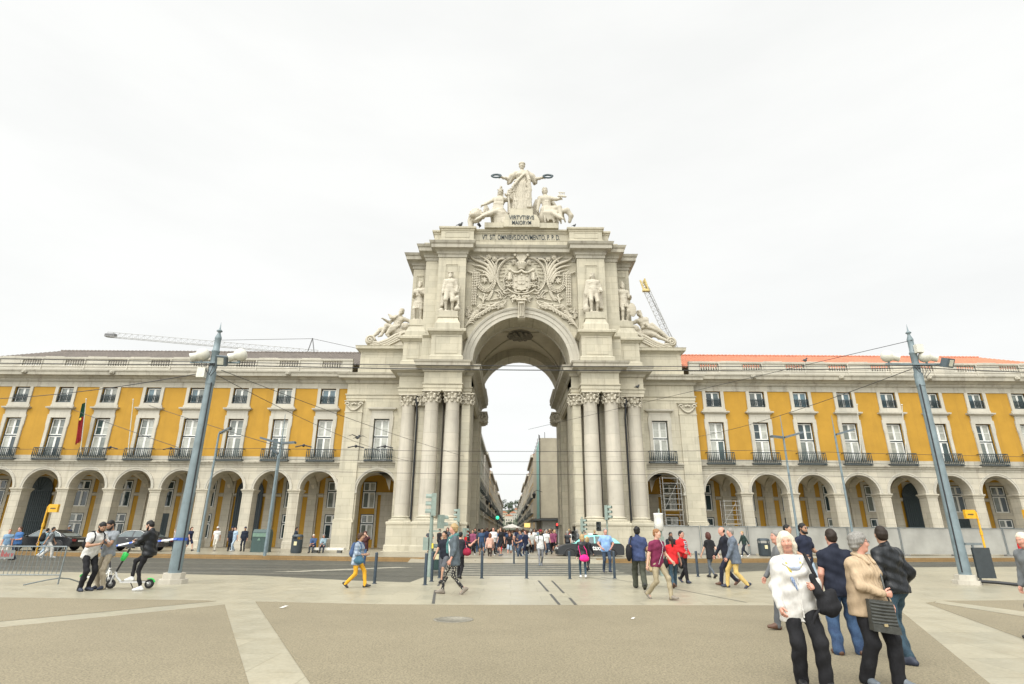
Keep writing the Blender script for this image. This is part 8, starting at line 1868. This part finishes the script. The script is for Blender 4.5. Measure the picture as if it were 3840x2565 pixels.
s = SDF(); s.chain([tp(-.072, .03, .535), tp(-.078, -.065, .495), tp(-.030, -.138, .405), tp(.030, -.14, .40), tp(.074, -.07, .49), tp(.072, .03, .535)], [.020, .028, .036, .036, .027, .02], .02); part_of(r, 'scarf', s, h, cloth((.42, .47, .58)), .009, folds(.002, 70))
s = SDF(); s.chain([tp(-.105, -.06, .45), tp(-.085, -.135, .36), tp(-.05, -.165, .25), tp(-.02, -.172, .15)], [.014, .018, .018, .012], .015); part_of(r, 'scarf', s, h, plaid('blue_checked_scarf', (.06, .12, .28), (.40, .45, .5), 240), .0095)
s = SDF()
for q in (-1, 1): s.chain([tp(q*.07, .06, .54), tp(q*.105, -.02, .51), tp(q*.10, -.10, .445), tp(q*.055, -.155, .40)], [.012, .02, .024, .012], .012)
part_of(r, 'collar', s, h, WBL, .010)
s = SDF(); s.chain([tp(.005, -.145, .30), tp(.005, -.16, .16), tp(.005, -.158, 0), tp(.005, -.155, -.16)], [.008, .011, .011, .009], .01)
for k in range(4): s.ell(tp(.005, -.168, .22-.10*k), (.008, .006, .008), None, .003)
part_of(r, 'placket', s, h, WBL, .008)
g = SDF(); g.chain([V(.135, -.24, 1.22), V(.17, -.26, 1.06), V(.19, -.25, .90)], [.035, .045, .04], .05); g.ell((.27, -.23, .94), (.085, .085, .165), rotm('y', 32), .05); g.ell((.33, -.22, .87), (.075, .09, .12), rotm('y', 40), .05); P, F = g.mesh(.013, folds(.004, 34))
carried(r, 'black rucksack hugged by the white haired woman', 'rucksack', 'bag', P, F, BLK, [('strap', strap([(.20, -.25, .90), (.10, -.28, .80), (.06, -.26, .70)], .016), BLK), ('strap', strap([(.19, -.22, 1.2), (.14, -.16, 1.40), (.16, -.02, 1.46)], .022), BLK)], h)
r, j, h = near('man in a navy T-shirt and blue jeans standing with his back to the viewer', 1910, 8.95, 172, dict(hr=(-.24, -.18, .95), hl=(.25, -.08, .86), fl=(.17, .02, .085), fr=(-.15, -.03, .085), yaw=0), 1.72, top=cloth((.011, .014, .026)), bottom=JEANS, bottomkind='wide', shoes=SH_BR, hair=('dark', 'short'), skin='pink', fat=.035, fold=.008, res=.014, topkind='shirt')
QUI = cloth((.40, .30, .195), 'quilted_beige')
wrinkle(NAVY, 6, .35); wrinkle(BLK, 6, .3); wrinkle(LEATH, 6, .3)
nt = QUI.node_tree; wv = nt.nodes.new("ShaderNodeTexWave"); wv.inputs['Scale'].default_value = 7; wv.inputs['Distortion'].default_value = 1.2; wv.inputs['Detail Scale'].default_value = 2; wv.bands_direction = 'X'; tcq = nt.nodes.new("ShaderNodeTexCoord"); nt.links.new(tcq.outputs['Object'], wv.inputs['Vector']); bq = nt.nodes["Principled BSDF"]; bpq = nt.nodes.new("ShaderNodeBump"); bpq.inputs['Strength'].default_value = .35; bpq.inputs['Distance'].default_value = .02; nt.links.new(wv.outputs['Fac'], bpq.inputs['Height']); nt.links.new(bpq.outputs[0], bq.inputs['Normal'])
r, j, h = near('grey haired woman with glasses in a quilted beige jacket turning right', 1962, 7.3, 26, dict(hr=(-.05, -.27, 1.03), hl=(.40, -.02, .90), poler=(-1, .3, -.2), fl=(.14, -.14, .085), fr=(-.12, .10, .085), yaw=52, curlr=1.0, hdr=(.6, -.6, 0), htr=(0, -.2, 1)), 1.66, top=QUI, sleeve='long', topkind='jacket', bottom=BLK, bottomkind='wide', shoes=SH_G, hair=('grey', 'full'), skin='pink', fem=True, fat=.052, loose=.010, fold=.005, res=.013, hem=-.17); figure_spectacles(r, j, h)
s = SDF()
for q in (-1, 1): s.chain([j['tp'](q*.075, .05, .55), j['tp'](q*.085, -.05, .525), j['tp'](q*.055, -.14, .455)], [.022, .026, .02], .015)
part_of(r, 'collar', s, h, QUI, .012)
BAGM = mat('charcoal_leather_bag', (.045, .047, .042), .4, .25, 10, .3); wd, td = Vector((.90, -.438, 0)), Vector((-.438, -.90, 0)); cB = Vector((-.07, -.20, 0)); g = MB(); g.prism([tuple(cB+wd*a+Vector((0, 0, b))) for a, b in ((-.165, .63), (.16, .585), (.135, .945), (-.15, .975))], tuple(td*.07))
for k in range(7): z = .70+.037*k; w_ = .158-.003*k; g.tube([cB+td*.062-wd*w_+Vector((0, 0, z+.018)), cB+td*.068+Vector((0, 0, z)), cB+td*.062+wd*(w_-.012)+Vector((0, 0, z-.012))], .017, 6)
g2 = MB(); g2.prism([tuple(cB+td*.071+wd*a+Vector((0, 0, b))) for a, b in ((-.166, .625), (.161, .58), (.158, .665), (-.162, .71))], tuple(td*.018)); b3 = MB(); p = cB+td*.092+Vector((-.02, 0, .69)); b3.obox(p, wd*.022, td*.006, (0, 0, .015))
carried(r, 'ridged charcoal satchel hanging in front of the woman in the quilted jacket', 'satchel', 'bag', extra=[('bag_body', g, BAGM), ('flap', g2, BAGM), ('clasp', b3, mat('brass_clasp', (.6, .5, .3), .3, .1, metal=.8)), ('strap', strap([cB+wd*.12+td*.03+Vector((0, 0, .95)), (-.01, -.27, 1.06), (.06, -.215, 1.22), (.10, -.13, 1.40), (.08, .02, 1.46), (-.1, .14, 1.3)], .013), BAGM)], h=h)
r, j, h = near('man in a black leather jacket and jeans looking away to the left', 2030, 8.5, -158, dict(hr=(-.27, -.10, .92), hl=(.28, -.12, .90), fl=(.17, .16, .085), fr=(-.12, -.06, .085), yaw=-38, toel=(.3, -1, 0)), 1.76, top=LEATH, sleeve='long', topkind='jacket', bottom=JEANS_T, bottomkind='trousers', shoes=SH_NV, hair=('dark', 'short'), skin='tan', loose=.016, fat=.02, fold=.010, res=.014, hem=-.08); figure_spectacles(r, j, h)
r, j, h = near('man in a grey suit striding left behind the white haired woman', 1790, 11.2, -88, up(pose('walk'), fr=(-.08, .42, .30), kpr=(0, -1, -.1), toer=(0, -.45, -1)), 1.75, top=cloth((.13, .135, .14)), sleeve='long', topkind='coat', bottom=cloth((.09, .095, .10)), shoes=SH_BR, hair=('grey', 'short'), skin='pink', res=.018)
r, j, h = near('man in a navy polo shirt and sunglasses standing beyond the white haired woman', 1842, 15.5, 26, up(pose('stand'), hl=(.22, -.28, 1.05), hr=(-.2, -.12, 1.0)), 1.92, top=cloth((.014, .018, .036)), bottom=JEANS_L, shoes=SH_W, hair=('black', 'short'), skin='tan', topkind='shirt', res=.019, beardc='black'); figure_spectacles(r, j, h, True)
near('dark haired man mostly hidden between the polo shirt and the white haired woman', 1806, 17.5, 40, pose('stand'), 1.92, top=WHT, bottom=JEANS_D, shoes=SH_B, hair=('black', 'short'), skin='tan', res=.022)
near('white haired man in a grey coat entering from the right edge', 2362, 10.2, -86, up(pose('walk2'), hr=(-.26, -.12, .82), nod=12, lean=10), 1.74, top=cloth((.15, .16, .165)), sleeve='long', topkind='coat', bottom=DGRY, shoes=SH_B, hair=('white', 'short'), skin='pink', res=.017, loose=.01)
near('person with a red top glimpsed at the right edge behind the grey coat', 2350, 21, -10, pose('stand'), 1.72, top=RED, bottom=BLK, shoes=SH_B, hair=('black', 'short'), skin='tan', res=.026, hat=(cloth((.02, .02, .03)), 'peak'))
# --- the crowd filling the street: individuals from a few builds, recoloured
protos = []
for i, (po, kw) in enumerate(((pose('stand'), dict(fem=False)), (pose('walk'), dict(fem=False)), (pose('walk2'), dict(fem=True, hs='long')), (pose('step'), dict(fem=True, hs='bob')), (pose('walk2'), dict(fem=False, sleeve='long', topkind='jacket')), (pose('step'), dict(fem=True, hs='long', bottomkind='shorts')), (up(pose('stand'), hl=(.1, -.25, 1.1)), dict(sleeve='long', fat=.02)), (up(pose('walk'), hr=(-.2, -.25, 1.0)), dict(bottomkind='shorts', fat=.03)))):
    hs = kw.pop('hs', 'short'); po = {**po, 'fingers': False}
    ps, j = person_meshes(po, BLK, BLK, BLK, ('dark', hs), 'tan', res=.034, fold=0, **kw); Ps, Fs, ids = joinP([(p[1], p[2]) for p in ps]); slot = {'body': 0, 'hair': 4, 'shoe': 3}; mi = [slot.get(ps[k][0], 1 if k == 1 else 2) for k in ids]; protos.append((Ps, Fs, mi))
CT = [BLK, BLK, BLK, BLK, NAVY, NAVY, DGRY, LEATH, DGRY, NAVY, DGRY, GRY, WHT, WHT, RED, cloth((.03, .07, .17)), cloth((.30, .10, .12)), cloth((.42, .30, .22)), cloth((.10, .15, .12)), cloth((.5, .42, .3)), cloth((.03, .06, .12)), cloth((.20, .05, .10)), cloth((.16, .22, .30))]; CBM = [BLK, BLK, JEANS, JEANS_D, JEANS_D, JEANS_T, DGRY, BEI, NAVY, JEANS_L]
spots_ = []
def ok_spot(x, y, dmin): return all((x-a)**2+(y-b)**2 > dmin*dmin for a, b in spots_)
tries = 0
while len(spots_) < 215 and tries < 9000:
    tries += 1; y = 39.5+95*(rng.random()**1.7); hw = 3.9 if y < 64 else 4.0
    x = rng.uniform(-4.2, 4.6) if y < 46 else XC*(y < 64)+rng.uniform(-hw, hw)
    if y < 48 and rng.random() < .45: continue
    if 38 < y < 42.5 and 2.6 < x < 8.2: continue
    if ok_spot(x, y, .62): spots_.append((x, y))
for i in range(16):
    x, y = rng.uniform(4.3, 6.9)-(0 if i < 11 else 10.6), rng.uniform(43.6, 45.6)
    if ok_spot(x, y, .6): spots_.append((x, y))
for i, (x, y) in enumerate(sorted(spots_, key=lambda q: q[1])):
    Ps, Fs, mi = protos[rng.randrange(8)]; k = rng.uniform(.93, 1.05); bx, sy = rng.uniform(.95, 1.1), rng.uniform(.95, 1.1)
    me = npmesh('person', Ps*V(k*bx, k*sy, k), Fs, [SKIN[rng.choice(['fair', 'tan', 'pink', 'tan', 'brown'])], rng.choice(CT), rng.choice(CBM), rng.choice([SH_B, SH_W, SH_G, SH_BR]), HAIRC[rng.choice(['black', 'dark', 'dark', 'brown', 'brown', 'blond', 'auburn', 'grey'])]], mi)
    o = bpy.data.objects.new('person', me); COL.objects.link(o); zz = ROADZ if y < 38 else .155+max(0, y-58)*.0016
    o.location = (x, y, zz); o.rotation_euler = (0, 0, R(rng.choice([0, 180])+rng.gauss(0, 38))); tag(o, 'person in the dense crowd filling the street through the arch', 'person', 'crowd in the street beyond the arch')
# ------------------------------------------------------------------ the shopping street beyond the arch
FACADES = [stone('street_cream', (.44, .38, .27), (.25, .20, .14), None, .4), stone('street_grey', (.40, .38, .33), (.22, .2, .17), None, .4), stone('street_ochre', (.46, .34, .18), (.27, .19, .1), None, .4), stone('street_pale', (.46, .43, .36), (.24, .22, .18), None, .4)]
ROOFT = stone('street_roof_tiles', (.42, .18, .10), (.25, .11, .07), None, .4)
def street_house(s, y0, y1, x, h, k, label, floors=5):
    t = thing('street_building', label, 'building', (x, y0, 0), 0, 'buildings lining the shopping street'); fm = FACADES[k % 4]
    m = MB(); a, b = sorted((x, x+s*12)); m.box(a, b, y0, y1, 0, h); m.build('facade', fm, t)
    n = max(2, int((y1-y0)/3.4)); fh = (h-4.6)/(floors-1)
    for f in range(floors):
        for i in range(n):
            yc = y0+(y1-y0)*(i+.5)/n; z0 = .3 if f == 0 else 4.6+fh*(f-1)+.55; hh = 3.4 if f == 0 else fh*.62
            win = MB(); win.box(x-s*.03, x+s*.05, yc-.55, yc+.55, z0, z0+hh); w_ = win.build('window', GL_DARK, t)
            fr = MB(); fr.box(x-s*.07, x+s*.02, yc-.78, yc-.56, z0, z0+hh+.2); fr.box(x-s*.07, x+s*.02, yc+.56, yc+.78, z0, z0+hh+.2); fr.box(x-s*.12, x+s*.02, yc-.9, yc+.9, z0+hh+.201, z0+hh+.42); fr.build('window_frame', S_TRIM, w_)
            if f in (1, 2): ba = MB(); ba.box(x-s*.55, x, yc-.9, yc+.9, z0-.14, z0-.02); railing_x(ba, x-s*.53, yc-.88, yc+.88, z0-.02, z0+.85); ba.build('balcony', GREEN_IRON, t)
    c = MB(); c.box(min(x-s*.5, x), max(x-s*.5, x), y0, y1, h-.5, h); c.box(min(x-s*.25, x), max(x-s*.25, x), y0, y1, 4.15, 4.45); c.build('cornice', S_TRIM, t)
    r = MB(); r.prism([(x-s*.3, y0, h+.003), (x+s*12, y0, h+.003), (x+s*6, y0, h+3.0)], (0, y1-y0, 0)); rf = r.build('roof', ROOFT, t); ch = MB(); ch.box(*sorted((x+s*1.6, x+s*2.4)), y0+1, y0+2, h+.5, h+2.4); ch.build('chimney', fm, rf)
    if k % 2: d = MB(); d.box(*sorted((x+s*.3, x+s*1.8)), (y0+y1)/2-.9, (y0+y1)/2+.9, h+.01, h+1.9); d.build('dormer', fm, rf)
    return t
def railing_x(m, x, y0, y1, z0, z1):
    m.box(x-.02, x+.02, y0, y1, z1-.05, z1); 
    for i in range(9): y = y0+(y1-y0)*i/8; m.box(x-.014, x+.014, y-.014, y+.014, z0, z1-.05)
tag((lambda m: m.build('street_paving', G_WALK))(MB().poly([(-6.5, 58, .155), (6.5, 58, .155), (6.5, 520, .9), (-6.5, 520, .9)])), kind='structure')
y = 80; names_l = ('pale five storey street building nearest the arch on the left', 'second street building on the left with chimney', 'ochre street building in the middle of the left row', 'far pale street building on the left', 'very far street building on the left', 'last street building on the left before the hill')
for i, (a, b, h) in enumerate(((80, 104, 15.6), (108, 132, 16.2), (136, 170, 15.4), (175, 215, 16.6), (220, 275, 15.8), (280, 360, 16.4))): street_house(-1, a, b, -4.95, h, (3, 1, 2, 0, 3, 1)[i], names_l[i])
names_r = ('ochre street building with orange roof behind the wrapped one', 'cream street building in the middle of the right row', 'far cream street building on the right', 'very far street building on the right', 'last street building on the right before the hill')
for i, (a, b, h) in enumerate(((112, 138, 16.2), (142, 176, 15.4), (182, 222, 16.6), (228, 280, 15.6), (286, 360, 16.2))): street_house(1, a, b, 4.35, h, (2, 0, 0, 3, 1)[i], names_r[i])
# the sheeted building at the right corner
t = thing('wrapped_building', 'street corner building wrapped in beige scaffold sheeting with a teal strip', 'building', (4.3, 84, 0)); m = MB(); m.box(4.4, 18, 84.1, 108, 0, 14.6); m.build('facade', FACADES[1], t)
SHT = mat('beige_scaffold_sheet', (.40, .36, .27), .6, .12, .5, .5); m = MB(); N = 16; g = []
for i in range(N+1):
    for j in range(9): g.append((4.25+13*i/N, 83.7+.05*math.sin(i*2.1+j)+.04*math.sin(j*3), 3.6+11.4*j/8))
m.add(g, [(i*9+j, (i+1)*9+j, (i+1)*9+j+1, i*9+j+1) for i in range(N) for j in range(8)], True); m.build('front_sheeting', SHT, t); m = MB(); m.quad((4.2, 83.7, 3.6), (4.2, 85.4, 3.6), (4.2, 85.4, 15.0), (4.2, 83.7, 15.0)); m.quad((4.2, 94, 3.6), (4.2, 108, 3.6), (4.2, 108, 15.0), (4.2, 94, 15.0)); m.build('side_sheeting', SHT, t); m = MB(); m.quad((4.19, 85.4, 3.6), (4.19, 94, 3.6), (4.19, 94, 15), (4.19, 85.4, 15)); m.build('teal_strip', mat('teal_sheet', (.20, .40, .36), .6), t); m = MB(); m.tube([(4.2, 83.62, .2), (4.2, 83.62, 15.4)], .07, 6)
for q in range(7): m.tube([(5+1.9*q, 83.8, 15.0), (5+1.9*q, 83.8, 15.9)], .04, 4)
for q in range(6): m.tube([(4.2, 86+4*q, 15.0), (4.2, 86+4*q, 15.9)], .04, 4)
m.build('scaffold_poles', mat('dark_rim', (.06, .055, .05), .6), t); m = MB(); m.box(3.4, 18, 82.9, 84, 3.25, 3.5); m.box(3.4, 4.3, 84, 100, 3.25, 3.5); m.build('canopy', mat('dark_canopy', (.06, .065, .065), .6), t); m = MB(); m.box(4.5, 17, 83.8, 84, .2, 3.2); m.build('shop_hoarding', mat('pale_hoarding', (.42, .42, .4), .6), t); m = MB(); m.box(7.4, 9.4, 83.3, 83.4, 1.2, 2.7); m.build('red_panel', mat('dark_red_panel', (.22, .03, .035), .6), t)
# wall lanterns
def lantern(x, y, z, s, label):
    t = thing('street_lantern', label, 'lantern', (x, y, z), 0, 'black wall lanterns along the street'); m = MB(); m.tube([(x+s*1.2, y, z+.9), (x+s*.4, y, z+1.15), (x, y, z+.95)], .04, 5); m.build('bracket', BLACK, t); m = MB(); m.lathe([(.04, 0), (.16, .05), (.26, .55), (.28, .58), (.14, .78), (.05, .95)], (x, y, z), 6); m.build('lantern_cage', BLACK, t); m = MB(); m.lathe([(.13, .08), (.22, .53), (.1, .55)], (x, y, z+.01), 6, smooth=False); m.build('lantern_glass', mat('lantern_glass', (.35, .36, .3), .2), t)
for i, (x, y, z, s) in enumerate(((3.3, 82.5, 6.2, 1), (9.0, 83.0, 6.4, 1), (-3.9, 96, 5.9, -1), (-3.9, 112, 6.0, -1), (3.3, 122, 6.2, 1), (-3.9, 150, 6.2, -1), (3.3, 150, 6.2, 1))): lantern(x, y, z, s, 'black wall lantern in the street, ' + ('on the wrapped corner', 'on the wrapped front beside the pier', 'nearest on the left side', 'second on the left side', 'on the ochre building', 'far on the left side', 'far on the right side')[i])
# lit signs and the green signal far down the street
def glow(name, col, e):
    m, nt, b = _bsdf(name); b.inputs['Base Color'].default_value = (*col, 1); b.inputs['Emission Color'].default_value = (*col, 1); b.inputs['Emission Strength'].default_value = e; MATS[name] = m; return m
t = thing('traffic_light', 'far traffic light showing green above the crowd', 'traffic light', (-1.9, 84, .15)); m = MB(); m.lathe([(.07, 0), (.06, 3.3)], (-1.9, 84, .15), 8); m.box(-2.1, -1.7, 83.9, 84.2, 3.2, 4.2); m.build('signal_post', TLD, t); m = MB(); m.ball((-1.9, 83.86, 3.6), (.24, .05, .24), 10, 6); m.build('green_lens', glow('green_light', (.05, .95, .4), 1.2), t)
t = thing('traffic_light', 'far pedestrian light showing red in front of the wrapped building', 'traffic light', (6.3, 80, .15)); m = MB(); m.lathe([(.07, 0), (.06, 2.3)], (6.3, 80, .15), 8); m.box(6.1, 6.5, 79.9, 80.2, 2.1, 2.9); m.build('signal_post', TLD, t); m = MB(); m.ball((6.3, 79.86, 2.66), (.15, .05, .17), 10, 6); m.build('red_lens', glow('red_light', (.95, .06, .05), 1.2), t)
t = thing('shop_sign', 'lit yellow shop sign far along the right side of the street', 'sign', (3.6, 130, 3)); m = MB(); m.box(3.0, 4.3, 129.9, 130.1, 2.7, 3.6); m.build('sign_panel', glow('yellow_sign', (.9, .62, .2), .9), t); m = MB(); m.box(2.98, 4.32, 130.1, 130.2, 2.65, 3.65); m.build('sign_frame', BLACK, t)
for i, (x, y, c) in enumerate(((-.4, 190, (.72, .70, .64)), (1.4, 200, (.72, .70, .64)), (.4, 175, (.70, .68, .62)))):
    t = thing('cafe_parasol', 'white cafe parasol over the street crowd, ' + ('left one', 'right one', 'front one')[i], 'parasol', (x, y, .3), 0, 'white cafe parasols down the street'); m = MB(); m.lathe([(2.6, 2.6), (2.55, 2.75), (1.2, 3.3), (.05, 3.7)], (x, y, .3), 8, smooth=False); m.build('canopy', mat('white_canvas', c, .7), t); m = MB(); m.lathe([(.05, 0), (.05, 3.0)], (x, y, .3), 6); m.build('pole', BLACK, t)
# the hill with houses and trees closing the view
m = MB(); N, K = 40, 14; g = []
for i in range(N+1):
    for k in range(K+1): X, Yq = -160+320*i/N, 560+420*k/K; u = k/K; g.append((X, Yq, 1+52*(u**.9)*(1-.25*math.sin(X*.02+1))*(.9+.12*math.sin(X*.05))))
m.add(g, [(i*(K+1)+k, (i+1)*(K+1)+k, (i+1)*(K+1)+k+1, i*(K+1)+k+1) for i in range(N) for k in range(K)], True); o = m.build('hill', mat('hillside_green', (.07, .085, .05), .9, .4, .08)); tag(o, kind='structure')
def hillz(X, Yq): u = (Yq-560)/420; return 1+52*(max(0, u)**.9)*(1-.25*math.sin(X*.02+1))*(.9+.12*math.sin(X*.05))
hl = ('red roofed', 'white', 'cream', 'pale pink', 'white long', 'grey', 'cream tall', 'orange roofed')
for i in range(14):
    X = -34+5.2*i+rng.uniform(-1, 1); Yq = (640, 720, 800, 880, 690, 760)[i % 6]+rng.uniform(-20, 20); z = hillz(X, Yq); w, h = rng.uniform(5, 9), rng.uniform(6, 10)
    t = thing('hillside_house', '%s house on the far hill, %s' % (hl[i % 8], ('low on the left', 'low left of centre', 'upper left', 'high left', 'middle left', 'middle', 'low middle', 'lower right of middle', 'upper middle', 'high middle', 'mid right', 'right', 'low right', 'far right')[i]), 'house', (X, Yq, z), 0, 'houses on the far hill')
    m = MB(); m.box(X-w/2, X+w/2, Yq, Yq+8, z-3, z+h); m.build('wall', FACADES[(3, 0, 3, 1)[i % 4]], t); m = MB(); m.prism([(X-w/2-.4, Yq-.4, z+h), (X+w/2+.4, Yq-.4, z+h), (X, Yq-.4, z+h+2.2)], (0, 8.8, 0)); m.build('roof', ROOFT, t)
    for q in (-.3, 0, .3):
        for f in range(2): m = MB(); m.box(X+w*q-.5, X+w*q+.5, Yq-.06, Yq+.05, z+1.2+3*f, z+2.8+3*f); m.build('window', GL_DARK, t)
LEAF = [mat('foliage_dark', (.035, .055, .028), .8, .4, .5), mat('foliage_mid', (.06, .085, .04), .8, .4, .5)]
def tree(x, y, z, h, label, name='hillside_tree', grp='trees on the far hill', n=420):
    t = thing(name, label, 'tree', (x, y, z), 0, grp); m = MB(); m.tube([(x, y, z-1), (x+.2, y, z+h*.45), (x, y, z+h*.7)], [h*.04, h*.03, h*.01], 6)
    for k in range(4): a = k*1.6; m.tube([(x+.1, y, z+h*.35), (x+h*.2*math.cos(a), y+h*.2*math.sin(a), z+h*.62)], [h*.02, h*.006], 5)
    m.build('trunk', mat('bark', (.08, .065, .045), .9), t); m = MB()
    cl = [(rng.gauss(0, .2), rng.gauss(0, .2), .62+rng.gauss(0, .15), rng.uniform(.12, .22)) for _ in range(9)]
    for k in range(n):
        c = cl[k % 9]; v = Vector((rng.gauss(0, 1), rng.gauss(0, 1), rng.gauss(0, 1))).normalized()*rng.uniform(.6, 1); p = Vector((x+h*(c[0]+c[3]*v.x), y+h*(c[1]+c[3]*v.y), z+h*(c[2]+c[3]*v.z*.8))); s = h*.035; a = Vector((rng.gauss(0, 1), rng.gauss(0, 1), rng.gauss(0, 1))).normalized()*s; b = a.cross(v).normalized()*s*.6; m.mi and None; m.cur = rng.random() < .5; m.quad(p-a-b, p+a-b, p+a+b, p-a+b)
    m.build('crown', LEAF, t)
tl_ = ('on the ridge at left', 'on the ridge left of centre', 'on the ridge at centre', 'on the ridge right of centre', 'on the ridge at right', 'below the ridge at left', 'below the ridge at centre', 'below the ridge at right', 'half way up at left', 'half way up at centre', 'half way up at right', 'low at left', 'low at centre', 'low at right')
for i in range(14):
    X = (-26, -14, -4, 7, 18, -20, -2, 12, -17, 0, 13, -10, -1, 9)[i]; Yq = (930, 940, 925, 940, 935, 860, 850, 845, 770, 745, 760, 640, 600, 620)[i]; tree(X, Yq, hillz(X, Yq), (16, 19, 15, 18, 16, 15, 16, 14, 12, 13, 12, 9, 8, 9)[i], 'dark leafy tree on the far hill, '+tl_[i])
